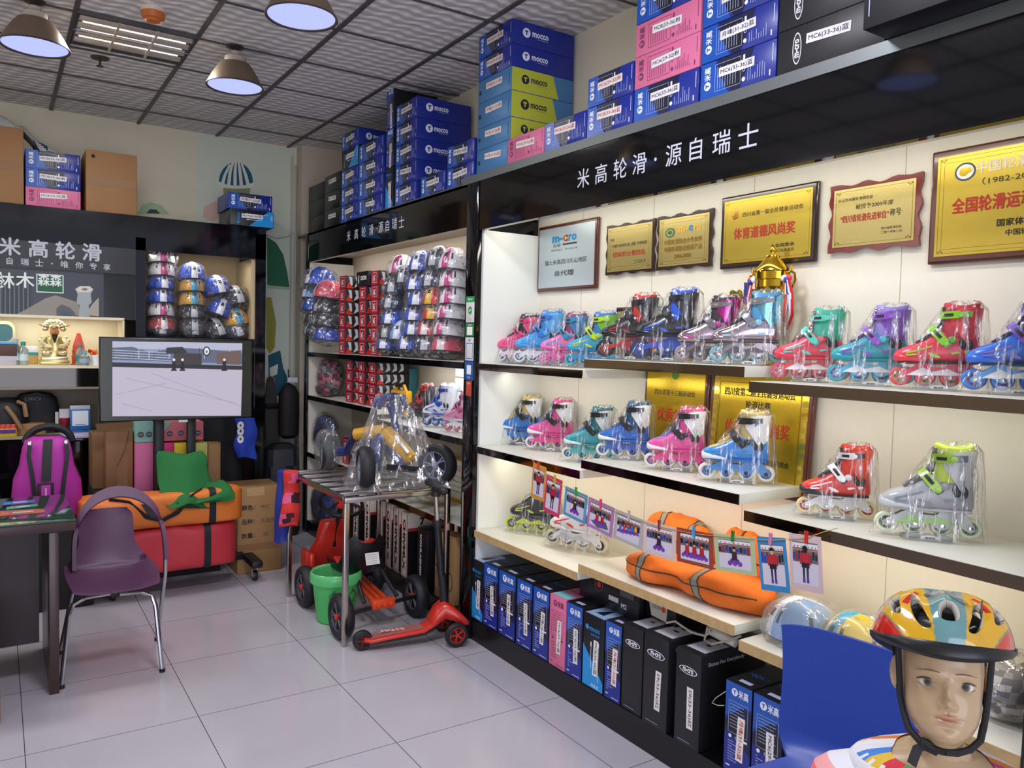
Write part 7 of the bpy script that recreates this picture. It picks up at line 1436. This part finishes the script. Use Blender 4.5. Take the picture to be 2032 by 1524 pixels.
# dark gear leaning by the wall at the end of the cabinet
t = thing('longboard', 'dark grey longboard leaning on the wall behind the cabinet end', 'board', (xcol(549, 6.2, 1.0), 6.22, .002), 0, None, (radians(-6), 0, radians(5))); m = MB(); m.prism([(x*.055, .62+z*.62) for x, z in [sup(2*pi*k/24, 3) for k in range(24)]], 0, .014, mat('#37332f', .6), frame((0, 0, 0), (1, 0, 0), (0, 0, 1))); m.obj('deck', t)
for z in (.22, 1.0):
    m = MB(); m.tube([(-.05, -.03, z), (.05, -.03, z)], .02, BLACKM); m.obj('truck', t)
t = thing('gear_sack', 'tall black sack hung at the wall pier behind the steel table', 'bag', (xcol(573, 6.25, 1.0), 6.25, .74)); m = MB(); m.loft([[(.085*f*cos(2*pi*j/20), .06*f*sin(2*pi*j/20), z) for j in range(20)] for z, f in ((0, .5), (.03, .95), (.2, 1), (.36, .95), (.42, .6), (.44, .2))], mat('#161010', .7)); m.obj('body', t); m = MB(); m.tube([(0, .0, .43), (.01, .05, .55)], .006, BLACKM); m.box((.02, -.02, .47), (.08, .02, .04), mat('#c8ccd4', .5), .002); m.obj('label_tag', t)
t = thing('sports_bag', 'large black and grey sports bag standing by the wall pier', 'bag', (xcol(560, 6.1, .5), 6.12, .002)); m = MB(); GRY = mat('#3a3c42', .6); BB = mat('#121216', .6); m.loft([[(.135*f*x, .10*f*y, z) for x, y in [sup(2*pi*j/24, 4) for j in range(24)]] for z, f in ((0, .92), (.04, 1), (.3, 1.0), (.55, .96), (.68, .9), (.72, .5))], BB, mf=lambda i, j: GRY if (i in (2, 3) and 12 <= j <= 23 and (i*5+j*3) % 4) else BB); m.obj('body', t)
# ================================================================ desk
t = thing('desk', 'dark brown desk with green tinted glass top at the photo edge', 'desk', (-.40, 4.11, 0)); dx1 = .285+.40; BRN = mat('#3a2524', .35, coat=.2, name='dark_brown_laminate'); BRN2 = mat('#2c2122', .5)
m = MB(); m.box((dx1/2-.35, 0, .722), (dx1+.7, .62, .04), BRN, .004); m.obj('top', t)
m = MB(); m.box((dx1/2-.35, 0, .7465), (dx1+.7-.004, .616, .008), mat('#1f4a3a', .05, spec=.8, coat=1, name='green_tinted_glass'), .002); m.obj('glass_top', t)
lx0, lx1 = xcol(98, 3.80, .3)+.40, xcol(118, 3.80, .3)+.40
m = MB(); m.box(((lx0+lx1)/2, 0, .35), (lx1-lx0, .60, .70), BRN, .003); m.obj('side_panel', t)
m = MB(); m.box((-.98, 0, .35), (.03, .60, .70), BRN, .003); m.obj('side_panel', t)
m = MB(); m.box(((lx0-1.0)/2, -.12, .44), (lx0+1.0-.06, .02, .52), BRN2); m.obj('modesty_panel', t)
def zone(px_, py_): return at(px_, py_, 'z', .7515)
for i, (q, c, nm) in enumerate((([(5, 1003), (68, 997), (70, 992), (6, 996)], '#2a5aa8', 'blue'), ([(12, 1012), (76, 1004), (74, 1000), (13, 1006)], '#2a8a5a', 'green'), ([(-4, 1025), (90, 1017), (86, 1010), (-2, 1014)], '#b0503a', 'red'))):
    P4 = [zone(*v) for v in q]; c_ = sum(P4, Vector())/4; m = MB(); m.prism([(p.x-c_.x, p.y-c_.y) for p in P4], 0, .0008, mat(c, .4)); 
    d1 = (P4[1]-P4[0]); X = frame((0, 0, .001), d1, Vector((0, 0, 1)).cross(d1)); L = d1.length; m.rect(-L*.2, L*.25, -.012, .012, mat('#a8b8c8', .4), X); m.text('收款', .012, WHITE, X@T(-L*.35, 0, .0002), h=.012)
    o = tag(m.obj('payment_sticker'), f'{nm} payment sticker lying on the green glass desk top', 'sticker'); o.location = c_
_e = at(4, 1437, 'z', 0); carton('carton', (_e.x-.155, min(_e.y+.075, 3.71), .001), (.30, .15, .42), 'brown carton just inside the frame in front of the desk', tape=False)
# ================================================================ purple chair
PUR = mat('#56304f', .42, name='purple_chair_plastic')
fx0, fy0 = .43, 3.846; bxr, byr = .463, 4.268
cc = Vector((.447, 4.06, 0)); t = thing('chair', 'purple plastic chair with hoop back and chrome legs beside the desk', 'chair', cc, 0)
zs_ = zrow(1168, .44, 3.86); ztp = zrow(982, .46, 4.22)
def seatpt(u, v):   # u -1..1 across, v 0 front .. 1 top of back
    if v < .55: q = v/.55; w = .205-.02*q-.03*(1-q)**3; y = -.215+.36*q; z = zs_+.012-.03*(1-(2*q-1)**2)*(1-u*u)+.02*abs(u)**3-.018*(1-q)**4
    else: q = (v-.55)/.45; w = .185-.065*min(1, q*2.2)+.0*q; y = .145+.055*sin(q*pi/2)+.03*q; z = zs_+.012+.02*abs(u)**3*(1-q)+.27*q**1.25
    return (w*u*(1 if v < .93 else 1-.25*((v-.93)/.07)**2), y-.02*u*u*(1 if v > .6 else 0), z)
m = MB(); nu, nv = 17, 27; top = [[seatpt(2*i/(nu-1)-1, j/(nv-1)) for i in range(nu)] for j in range(nv)]
rings = []
for j in range(nv):
    r = top[j]; n_ = Vector((0, 0, -1)) if j < 14 else Vector((0, 1, -.2)); lo = [tuple(Vector(p)+n_.normalized()*.010) for p in r[::-1]]; rings.append(r+lo)
m.loft(rings, PUR); m.obj('seat', t, smooth=60)
m = MB(); hx0, hx1 = -.215, .225; A_ = []; zarm = zs_+.03
for k in range(33):
    a = pi*k/32; A_.append((.053-.200*cos(a), .10+.13*sin(a)**.8, zarm+(ztp-zarm)*(sin(a)**.62)))
m.band(A_, lambda i: (0, 1, .0) if i < 5 or i > 27 else (0, .55, 1), .055, .018, PUR); m.obj('backrest_hoop', t, smooth=60)
for sx in (-1, 1):
    fx = (.229 if sx < 0 else .63)-cc.x; fy = (3.861 if sx < 0 else 3.831)-cc.y; rx = (.251 if sx < 0 else .674)-cc.x; ry = (4.291 if sx < 0 else 4.244)-cc.y
    m = MB(); m.tube([(fx, fy, .012), (fx*.86, fy+.02, zs_-.10), (fx*.78, fy+.03, zs_-.055), (fx*.55, fy+.06, zs_-.040), (fx*.1, fy+.08, zs_-.042)], .0105, CHROME, 10); o = m.obj('leg', t); m = MB(); m.lathe([(0, 0), (.013, 0), (.013, .016), (0, .017)], BLACKM, 12, T(fx, fy, 0)); m.obj('foot_cap', o)
    m = MB(); m.tube([(rx, ry, .012), (.053+sx*.200, .12, zs_-.05), (.053+sx*.198, .10, zarm+.02)], .010, CHROME, 10); o = m.obj('leg', t); m = MB(); m.lathe([(0, 0), (.013, 0), (.013, .016), (0, .017)], BLACKM, 12, T(rx, ry, 0)); m.obj('foot_cap', o)
# ================================================================ pink trolley backpack
xb0, xb1 = xcol(24, 4.98, .75), xcol(165, 4.98, .75); xc_ = (xb0+xb1)/2; hw = (xb1-xb0)/2; zk = .50; zt_ = zrow(868, xc_, 4.98)-zk
m = MB(); m.box((0, 0, zk/2), (.44, .24, zk-.004), mat('#121214', .5), .006); o = tag(m.obj('storage_crate'), 'plain black crate under the pink backpack behind the desk', 'crate'); o.location = (xc_, 5.10, .001)
t = thing('trolley_backpack', 'bright pink skate backpack with black straps and handle behind the desk', 'bag', (xc_, 5.08, zk)); MG = mat('#b02a9a', .6, name='pink_nylon', bump=.15, bscale=60); BN = mat('#17161a', .6)
m = MB(); m.loft([[(w*x, .11*y*(f), z) for x, y in [sup(2*pi*j/28, 3.2) for j in range(28)]] for z, w, f in ((0, hw*.8, .9), (.03, hw*.96, 1), (zt_*.30, hw*1.02, 1.1), (zt_*.5, hw*.97, 1.1), (zt_*.66, hw*.80, 1.05), (zt_*.85, hw*.72, .95), (zt_*.95, hw*.64, .8), (zt_, hw*.4, .4))], MG, mf=lambda i, j: BN if (i >= 3 and (j < 4 or j > 25 or 10 < j < 14)) else MG); m.obj('body', t, smooth=60)
m = MB()
for sx in (-1, 1): m.band([(sx*hw*.50, -.10, zt_*.95), (sx*hw*.55, -.122, zt_*.8), (sx*hw*.45, -.130, zt_*.55), (sx*hw*.38, -.132, zt_*.3), (sx*hw*.55, -.118, .03)], (1, 0, .2), .022, .008, BN)
m.band([(0, -.08, zt_*.97), (-.005, -.118, zt_*.82), (-.012, -.130, zt_*.5)], (1, 0, 0), .045, .008, BN); m.obj('strap', t)
m = MB(); m.box((-.014, -.136, zt_*.33), (.075, .012, .14), BN, .006); m.box((-.014, -.143, zt_*.33), (.045, .006, .115), MG, .004); m.rect(-.018, -.010, zt_*.28, zt_*.42, mat('#d8a8d0'), frame((0, -.1465, 0), (1, 0, 0), (0, 0, 1))); m.obj('buckle_pad', t)
m = MB(); m.tube([(hw*.66*cos(a)+.01, .02, zt_*.92+.085*sin(a)) for a in [pi*k/16 for k in range(17)]], .02, BN, 8); m.obj('handle', t)
m = MB()
for sx in (-1, 1): m.box((sx*hw*.51, -.104, zt_*.93), (.02, .012, .03), CHROME, .002)
m.obj('zip_pull', t)
# loose papers on the lower shelf side
m = MB(); m.box((0, 0, .012), (.22, .14, .022), mat('#c4bcd8', .5), .001, Rz(.1)); o = tag(m.obj('paper_stack'), 'stack of pale papers on a dark ledge under the payment stand', 'paper'); o.location = (xcol(160, 5.78, .86), 5.80, zrow(868, xcol(160, 5.78, .86), 5.78))
m = MB(); m.box((0, 0, 0), (.26, .17, .02), BLACK, .002); o2 = m.obj('wall_ledge'); tag(o2, 'dark ledge projecting under the papers beside the taped carton', 'ledge'); o2.location = (o.location.x, 5.82, o.location.z-.0105)
# ================================================================ blue chair
BLU = mat('#1c3f9c', .38, name='blue_chair_plastic'); pA, pB = at(1550, 1232, 'z', .80), at(1735, 1290, 'z', .80)
dy_ = (pB-pA).normalized(); out = Vector((-dy_.y, dy_.x, 0)); out = out if out.x < 0 else -out   # towards the aisle
cw = .43; t = thing('chair', 'blue moulded plastic chair standing against the near shelves', 'chair', tuple(pA+dy_*(cw/2)-Vector((0, 0, .80))), 0); base = t.location.copy()
def bpt(u, s_, o_, z): return tuple(dy_*(u*cw/2)+out*o_+Vector((0, 0, z)))
m = MB(); rings = []
for i in range(34):
    q = i/33
    if q < .45: v = q/.45; z = .80-.32*v; o_ = .0+.025*v*v; wv = 1-.06*sin(pi*v)-.10*v**4
    else:
        v = (q-.45)/.55; o_ = .025+.40*v; z = .48-.035*(1-math.exp(-v*9))-.012*sin(pi*v); rr_ = .216; dd = o_-.205; wv = sqrt(max(.0004, rr_*rr_-dd*dd))/(cw/2); wv = max(wv, .90*(1-v*9)) if v < .11 else wv
    r = []
    for j in range(19):
        u = 2*j/18-1; dz = -.012*(1-u*u) if q > .5 else 0; do = -.03*(1-u*u)*(1 if q < .45 else 0); r.append(bpt(u*wv, 0, o_+do, z+dz+(-.012*abs(u)**6 if q < .03 else 0)))
    nv_ = -out if q < .45 else Vector((0, 0, -1)); rings.append(r+[tuple(Vector(k)+nv_*.011) for k in r[::-1]])
m.loft(rings, BLU); m.obj('seat', t, smooth=60)
for su in (-.8, .8):
    for o_, fo in ((.12, .0), (.36, .44)):
        m = MB(); m.tube([bpt(su*.6, 0, .24, .395), bpt(su*.72, 0, o_, .38), bpt(su*.95, 0, fo, .008)], .011, CHROME, 10); m.obj('leg', t)
ROLDEG = 1
# ================================================================ child mannequin
SKN = mat('#b89c78', .34, coat=.25, name='mannequin_skin'); LIP = mat('#b58768', .32, coat=.3, name='mannequin_lips'); 
CH = deep(1887, 1478, 1.30); YAWM = radians(214)
HT = [(-.11, .046, .036, -.056), (-.07, .041, .032, -.050), (-.035, .042, .034, -.052), (-.015, .045, .046, -.055), (-.004, .038, .066, -.056), (.002, .037, .076, -.058), (.012, .050, .084, -.066), (.03, .0605, .0875, -.078), (.05, .0660, .0885, -.086), (.075, .068, .088, -.092), (.10, .0705, .0885, -.096), (.12, .072, .090, -.098), (.145, .072, .0885, -.097), (.17, .067, .080, -.09), (.19, .053, .062, -.072), (.2, .036, .04, -.052), (.206, .008, .01, -.014)]
BT = [(-.62, .105, .08, -.09), (-.5, .118, .085, -.085), (-.4, .108, .078, -.07), (-.3, .112, .076, -.074), (-.22, .122, .08, -.078), (-.18, .130, .074, -.078), (-.152, .136, .064, -.074), (-.138, .131, .056, -.07), (-.129, .118, .05, -.066), (-.122, .098, .045, -.062), (-.1165, .076, .041, -.059), (-.1125, .058, .038, -.057), (-.109, .047, .036, -.055)]
def interp(tb, z):
    if z <= tb[0][0]: return tb[0][1:]
    for a, b in zip(tb, tb[1:]):
        if z <= b[0]: q = (z-a[0])/(b[0]-a[0]); q = q*q*(3-2*q) if False else q; return tuple(a[k]+(b[k]-a[k])*q for k in (1, 2, 3))
    return tb[-1][1:]
def smooth_tab(tb, z, d): s_ = [0, 0, 0]; 
def sm(tb, z, d=.006):
    acc = [0, 0, 0]
    for k, wt in ((-1, .25), (0, .5), (1, .25)):
        v = interp(tb, z+k*d)
        for i in range(3): acc[i] += v[i]*wt
    return acc
def g2(y, z, y0, z0, sy, sz): return math.exp(-((y-y0)/sy)**2-((z-z0)/sz)**2)
def feature(y, z):
    ay = abs(y); d = .019*g2(y, z, 0, .0665, .0085, .0085)+.006*g2(ay, z, .0115, .0625, .0050, .0058)
    br = max(0, min(1, (z-.064)/.01))*max(0, min(1, (.112-z)/.02)); d += br*math.exp(-(y/.0075)**2)*(.0125-.10*(z-.066))
    d += -.0105*g2(ay, z, .0305, .0985, .0145, .0095)+.0035*g2(ay, z, .03, .117, .02, .007)+.004*g2(ay, z, .042, .064, .018, .018)
    d += .0062*g2(y, z, 0, .0465, .0155, .0042)+.0066*g2(y, z, 0, .0375, .0135, .0045)-.0042*g2(y, z, 0, .0422, .019, .0017)-.0022*g2(y, z, 0, .053, .003, .004)-.0035*g2(y, z, 0, .0285, .014, .0045)+.005*g2(y, z, 0, .013, .015, .009)-.002*g2(ay, z, .021, .0425, .004, .005)
    d += -.003*g2(y, z, 0, .0585, .012, .0022)
    return d
def headpt(a, z, tb=HT, off=0.):
    w, f, b = sm(tb, z, .004); c, s_ = cos(a), sin(a); p = 2.25 if z > .0 else 2.0
    c2 = abs(c)**(2/p)*(1 if c >= 0 else -1); s2 = abs(s_)**(2/p)*(1 if s_ >= 0 else -1)
    x = (f if c >= 0 else -b)*c2; y = w*s2
    if tb is HT and c > 0 and z > -.005: x += feature(y, z)*min(1, c*2.5)
    if off: n_ = Vector((c/max(f, .02), s_/max(w, .02), 0)).normalized(); x += n_.x*off; y += n_.y*off
    return (x, y, z)
HS = .93
HW = .93; BZ = .092
PIT, ROL = radians(14), radians(ROLDEG)
def _mats():
    b_ = Matrix.Translation(CH)@Rz(YAWM); return b_, b_@T(-.01, 0, -.04)@Ry(-PIT)@Rx(ROL)@T(.01, 0, .04), b_@T(0, 0, BZ)
MB_, MH, MBB = _mats()
CH = CH+deep(1880, 1478, 1.25)-MH@Vector((.082, 0, .002)); MB_, MH, MBB = _mats()
print('EYES', [proj(MH@Vector((.083, q*0.03, .1))) for q in (-1, 1)], 'NOSE', proj(MH@Vector((.11, 0, .069))), 'TOP', proj(MH@Vector((0, 0, .25))), 'SHOULDER', proj(MBB@Vector((0, -.13, -.12))))
t = thing('mannequin', 'tan child mannequin in a white splash print shirt by the shelves', 'mannequin', tuple(CH))
TI = Matrix.Translation(CH).inverted()
m = MB(); nA = 176
az = [2*pi*k/nA-.72*sin(2*pi*k/nA) for k in range(nA)]
zsB = [-.62+.02*i for i in range(22)]+[-.192+.006*i for i in range(9)]+[-.140+.003*i for i in range(11)]+[-.109]
zsH = [-.018+.003*i for i in range(6)]+[.0+.0019*i for i in range(64)]+[.122+.005*i for i in range(14)]+[.192+.0025*i for i in range(5)]+[.2045, .206]
rings = []; info = []
for z in zsB: rings.append([TI@MBB@Vector(headpt(a, z, BT)) for a in az]); info.append(z-10)
for z in zsH:
    wgt = max(.0, min(1, (z+.024)/.02)); wgt = wgt*wgt*(3-2*wgt); r = []
    for a in az:
        p = Vector(headpt(a, z)); ph_ = Vector((p.x*HS, p.y*HS*(1-(1-HW)*wgt), (p.z if p.z < 0 else p.z*HS))); r.append(TI@((MB_@p)*(1-wgt)+(MH@ph_)*wgt))
    rings.append(r); info.append(z)
def mfh(i, j):
    z = info[i]; a = az[j]
    if .0345 < z < .0505 and cos(a) > .5:
        y = headpt(a, z)[1]; lim = .0185*sqrt(max(0, 1-((z-.0425)/.0085)**2))
        if abs(y) < lim: return LIP
    return SKN
m.loft([[tuple(p) for p in r] for r in rings], SKN, mf=mfh)
HM = TI@MH@Matrix.Diagonal((1, HW, 1, 1))
for sy in (-1, 1):   # ears and upper arms belong to the body
    R = []
    for i in range(9):
        p_ = -pi/2+pi*i/8; q_ = max(.05, cos(p_))
        R.append([tuple(HM@Vector((-.010+.016*q_*cos(A)-.005*sin(p_), sy*(.072+.009*q_*(sin(A)+.4)*(1-.5*max(0, cos(A)))), .092+.029*sin(p_)))) for A in [2*pi*k/16 for k in range(16)]])
    m.loft(R, SKN)
    arm = [(-.005, sy*.10, -.17), (-.005, sy*.145, -.195), (.0, sy*.165, -.25), (.02, sy*.17, -.34), (.06, sy*.165, -.43), (.09, sy*.16, -.50)]
    m.tube([tuple(TI@MBB@Vector(q)) for q in arm], [.036, .037, .033, .029, .026, .02], SKN, 14)
m.obj('body', t, smooth=70)
EW, IR, PP = mat('#d8d4cc', .25, name='eye_white'), mat('#5c5d54', .5, name='grey_iris'), mat('#0c0c0c', .5); BRW = mat('#8c6c4c', .6, name='painted_brow'); LSH = mat('#4a2c1c', .5, name='lash_line')
er = .0138
for sy in (-1, 1):
    ec = Vector((.0625, sy*.0305, .0985))*HS; EM = TI@MH@Matrix.Translation((ec.x, ec.y*HW, ec.z))@Rz(sy*radians(8))
    m = MB(); m.ell((0, 0, 0), er, EW, 24, 16, EM); o = m.obj('eye', t)
    def cap(r, h0, h1, n=10): return [[(r*cos(h0+(h1-h0)*i/n), r*sin(h0+(h1-h0)*i/n)*cos(2*pi*k/20), r*sin(h0+(h1-h0)*i/n)*sin(2*pi*k/20)) for k in range(20)] for i in range(n+1)]
    m = MB(); m.loft(cap(er*1.02, .001, .50), IR, X=EM@Rz(-sy*radians(6))); m.loft(cap(er*1.05, .001, .25), PP, X=EM@Rz(-sy*radians(6))); m.obj('iris', o)
    m = MB()
    def lid(e0, e1, r, mt, h=82, n=8):
        R = []
        for i in range(n+1):
            e = radians(e0+(e1-e0)*i/n); R.append([(r*cos(e)*cos(hh), r*sin(hh)*1.12, r*sin(e)*cos(hh)) for hh in [radians(-h+2*h*k/20) for k in range(21)]])
        m.loft(R, mt, cap=False, closed=False, X=EM)
    lid(24, 100, er*1.10, SKN); lid(-26, -100, er*1.10, SKN); m.obj('eyelid', t)
    m = MB(); L_ = [tuple(EM@Vector((er*1.12*cos(radians(24))*cos(hh), er*1.12*sin(hh)*1.12, er*1.12*sin(radians(24))*cos(hh)))) for hh in [radians(-78+156*k/20) for k in range(21)]]; m.tube(L_, [.0003+.0011*sin(pi*k/20) for k in range(21)], LSH, 6); m.obj('eyelash', t)
    m = MB(); P_ = []
    for k in range(13):
        y = sy*(.012+.040*k/12); z = .1165+.005*sin(pi*min(1, k/12*.75+.1))-.003*k/12; w, f, b = sm(HT, z, .004); x = f*max(0, 1-(abs(y)/w)**2.25)**(1/2.25)+feature(y, z)+.0006; P_.append(tuple(HM@Vector((x*HS, y*HS, z*HS))))
    m.tube(P_, [.0003+.0018*sin(pi*min(1, (k+1)/13))*(1-.4*k/12) for k in range(13)], BRW, 6, flat=.6); m.obj('eyebrow', t)
# shirt
SHW = mat('#dcdce2', .75, name='white_ribbed_knit', bump=.25, bscale=260); SP = [mat(c, .7) for c in ('#d8b02a', '#e0e0e4', '#c82a3a', '#c82a3a', '#e4e4e8', '#b83a8a', '#2a9a4a', '#3a7ac8', '#d87a2a', '#8ac03a')]
m = MB(); nS = 96; rows = []; K = 26
def zneck(a): return -.1135-.014*max(0, cos(a))**1.5+.002*max(0, -cos(a))
for i in range(K+1):
    q = (i/K); r = []
    for j in range(nS):
        a = 2*pi*j/nS; zn = zneck(a); z = zn+(-.50-zn)*q**1.35; off = .007+.004*q+.012*max(0, q-.3)*(1+.3*sin(5*a+9*q)); p = Vector(headpt(a, z, BT, off)); r.append(tuple(TI@MBB@p))
    rows.append(r)
inner = [tuple(TI@MBB@Vector(headpt(2*pi*j/nS, zneck(2*pi*j/nS)-.003, BT, .0015))) for j in range(nS)]
rnd = random.Random(4)
def mfs(i, j):
    if i == 0: return SP[2] if (j // 5) % 3 != 1 else SP[0]
    if i <= 3: 
        k = (j // 4); h_ = (k*7+3) % 11
        return SP[(k*3) % 10] if (h_ < 8 and (i < 3 or (j*5+i) % 3)) else SHW
    if i <= 5 and (j*7+i*3) % 9 == 0 and (j//12) % 3 == 1: return SP[(j//3) % 10]
    return SHW
m.loft([inner]+rows, SHW, cap=False, mf=mfs)
PSL = [mat('#dcdce2', .75), mat('#e8a0a0', .75), mat('#e06a70', .75), mat('#e8b0ac', .75)]
for sy in (-1, 1):
    R = []
    for i, (c_, rr) in enumerate((((-.005, sy*.07, -.175), .024), ((-.005, sy*.100, -.172), .040), ((-.004, sy*.130, -.182), .050), ((-.002, sy*.150, -.20), .052), ((.0, sy*.158, -.22), .052), ((.003, sy*.164, -.25), .053), ((.006, sy*.168, -.275), .054))):
        c_ = Vector(c_); tg = Vector((.02, sy*.45, -.85)).normalized() if i > 1 else Vector((0, sy*.9, -.45)).normalized(); u_ = tg.cross(Vector((1, 0, 0))).normalized(); v_ = Vector((1, 0, 0))
        R.append([tuple(TI@MBB@(c_+u_*(rr*cos(2*pi*k/28)*(1+.03*sin(4*2*pi*k/28+i)))+v_*(rr*.95*sin(2*pi*k/28)))) for k in range(28)])
    m.loft(R, SHW, cap=False, mf=lambda i, j: PSL[0] if i < 2 else PSL[(1, 2, 1, 2, 3)[i-2] if i < 7 else 1])
m.obj('shirt', t, smooth=70)
m = MB(); zf = CH.z; m.tube([(0, 0, -.60), (0, 0, -zf+.015)], .014, CHROME, 12); m.lathe([(0, -zf+.001), (.14, -zf+.001), (.14, -zf+.010), (.02, -zf+.02), (0, -zf+.02)], CHROME, 32); m.obj('stand_pole', t)
# ---------------------------------------------------------------- helmet on the mannequin
HYL, HTE, HRD, HGY = mat('#d6a414', .12, coat=1, name='yellow_helmet_shell'), mat('#5f8f90', .14, coat=1, name='teal_helmet_stripe'), mat('#c8241e', .12, coat=1, name='red_helmet_panel'), mat('#7c8468', .2, coat=.8)
FOAM, FOAMD = mat('#b9b3a6', .8, name='grey_foam'), mat('#1a1a1c', .8)
th_ = thing('helmet', 'glossy yellow, teal and red vented helmet worn by the mannequin', 'helmet', tuple(CH))
OM = TI@MH@T(-.008, 0, .152)@Ry(radians(-2)); A_, B_, C_ = .126, .108, .086
VENTS = [(0, 36, .16, 13, 0), (.50, 33, .12, 19, .010), (1.02, 40, .13, 15, .012), (.34, 66, .30, 7, 0), (1.35, 62, .3, 8, 0), (1.62, 34, .14, 14, .01), (2.2, 40, .15, 16, 0), (2.2, 66, .4, 8, 0), (2.8, 35, .14, 14, 0), (2.9, 66, .3, 8, 0)]
def invent(a, e):
    aa = abs((a+pi) % (2*pi)-pi)
    for a0, e0, ra, re, sk_ in VENTS:
        da = aa-a0-sk_*(e-e0)
        if (abs(da)/ra)**2.6+(abs(e-e0)/re)**2.6 < 1: return True
    return False
def hpt(a, e, g=0.):
    aa = abs((a+pi) % (2*pi)-pi); er_ = radians(e); lobe = .5+.5*cos(aa*6.1); bump = 1+.11*(lobe-.5)*max(0, sin(er_))*(1 if e < 80 else .3)+.025*(lobe-.4)*max(0, sin(2*er_))
    ce = abs(cos(er_))**.86; r_ = bump
    return ((A_+g)*ce*cos(a)*r_*(1.0 if cos(a) < 0 else 1.0), (B_+g)*ce*sin(a)*r_, (C_+g)*sin(er_)**.92*(1+.10*(lobe-.5)*min(1, (90-e)/25)) if e > 0 else 0)
m = MB(); NA, NE = 320, 80; AE = [(2*pi*j/NA, 88*i/NE) for i in range(NE+1) for j in range(NA)]; F_ = []; Mt = []
cut = set(); keep = set()
for i in range(NE):
    for j in range(NA):
        (cut if invent(2*pi*(j+.5)/NA, 88*(i+.5)/NE) else keep).update((i*NA+j, i*NA+(j+1) % NA, (i+1)*NA+(j+1) % NA, (i+1)*NA+j))
for k in cut & keep:   # smooth the vent edges
    a, e = AE[k]; sg = -1 if (a % (2*pi)) > pi else 1; aa = abs((a+pi) % (2*pi)-pi); best = None
    for a0, e0, ra, re, sk_ in VENTS:
        da = aa-a0-sk_*(e-e0); f_ = (abs(da)/ra)**2.6+(abs(e-e0)/re)**2.6
        if best is None or abs(f_-1) < abs(best[0]-1): best = (f_, a0, e0, sk_, da)
    f_, a0, e0, sk_, da = best
    if .5 < f_ < 2: q = f_**(-1/2.6); e2 = e0+(e-e0)*q; AE[k] = (sg*(a0+da*q+sk_*(e2-e0)), e2)
V_ = [hpt(a, e) for a, e in AE]
for i in range(NE):
    for j in range(NA):
        a = 2*pi*(j+.5)/NA; e = 88*(i+.5)/NE
        if invent(a, e): continue
        F_.append((i*NA+j, i*NA+(j+1) % NA, (i+1)*NA+(j+1) % NA, (i+1)*NA+j)); aa = abs((a+pi) % (2*pi)-pi); p = hpt(a, e)
        if abs(p[1]) < .021+.008*sin(radians(e)): Mt.append(HTE)
        else:
            lim = 22*(1-((aa-1.25)/.62)**2) if aa > .63 else -1
            lim2 = lim+2.5 if lim > -1 else -1; hi = 40 < e < 62 and .72 < aa < .84
            Mt.append(HRD if (e < lim or hi) else (HGY if (e < lim2 and aa > .6) else HYL))
F_.append(tuple(NE*NA+j for j in range(NA))); Mt.append(HTE)
used = sorted({k for f in F_ for k in f}); mp_ = {k: i for i, k in enumerate(used)}
m.add([V_[k] for k in used], [tuple(mp_[k] for k in f) for f in F_], Mt, OM); m.idx(FOAM)
o = m.obj('shell', th_, smooth=50); sd = o.modifiers.new('shell_thickness', 'SOLIDIFY'); sd.thickness = .014; sd.offset = -1; sd.use_rim = True; sd.material_offset_rim = 9; sd.material_offset = 9
m = MB(); m.loft([[(( A_-.022)*max(.03, cos(radians(e)))*cos(2*pi*j/48), (B_-.022)*max(.03, cos(radians(e)))*sin(2*pi*j/48), (C_-.024)*sin(radians(e))) for j in range(48)] for e in range(-5, 91, 8)], FOAMD, X=OM); m.obj('liner', th_)
m = MB(); R = []
for z, g in ((.004, .000), (.002, .0022), (-.005, .0038), (-.014, .003), (-.019, -.002), (-.020, -.012), (-.014, -.018), (.0, -.015)):
    R.append([((A_+g)*cos(2*pi*j/96), (B_+g)*sin(2*pi*j/96), z-.010*cos(2*pi*j/48)*(1 if z < 0 else .0)-(.016*max(0, -cos(2*pi*j/96)) if z < -.005 else 0)+(.006*max(0, cos(2*pi*j/96)) if z < -.005 else 0)) for j in range(96)])
m.loft(R, mat('#131416', .35, name='black_helmet_rim'), cap=False, X=OM); m.obj('rim', th_, smooth=60)
STR = mat('#131316', .65, name='black_webbing'); m = MB()
for sy in (-1, 1):
    for x0 in (.040, -.045):
        P_ = [Vector((x0, sy*.080, .150)), Vector((x0*.7+.006, sy*.0765, .10)), Vector((.022, sy*.0735, .06)), Vector((.030, sy*.067, .03))]; m.tube([tuple(HM@(q*HS)) for q in P_], .0052, STR, 8)
    P_ = [Vector((.028, sy*.0675, .034)), Vector((.040, sy*.060, .010)), Vector((.050, sy*.042, -.006)), Vector((.058, sy*.020, -.014)), Vector((.060, 0, -.0155))]; m.tube([tuple(HM@(q*HS)) for q in P_], .0058, STR, 8)
m.obj('chin_strap', th_)
m = MB(); bc = HM@(Vector((.052, -.026, -.012))*HS); m.box((0, 0, 0), (.03, .011, .018), STR, .003, Matrix.Translation(bc)@Rz(YAWM+pi/2)@Ry(radians(18))); m.band([tuple(HM@(Vector(q)*HS)) for q in ((.052, -.032, -.012), (.058, -.046, -.018), (.060, -.052, -.034), (.060, -.056, -.046))], tuple(HM.to_3x3()@Vector((0, .8, -.4))), .015, .002, STR); m.obj('buckle', th_)
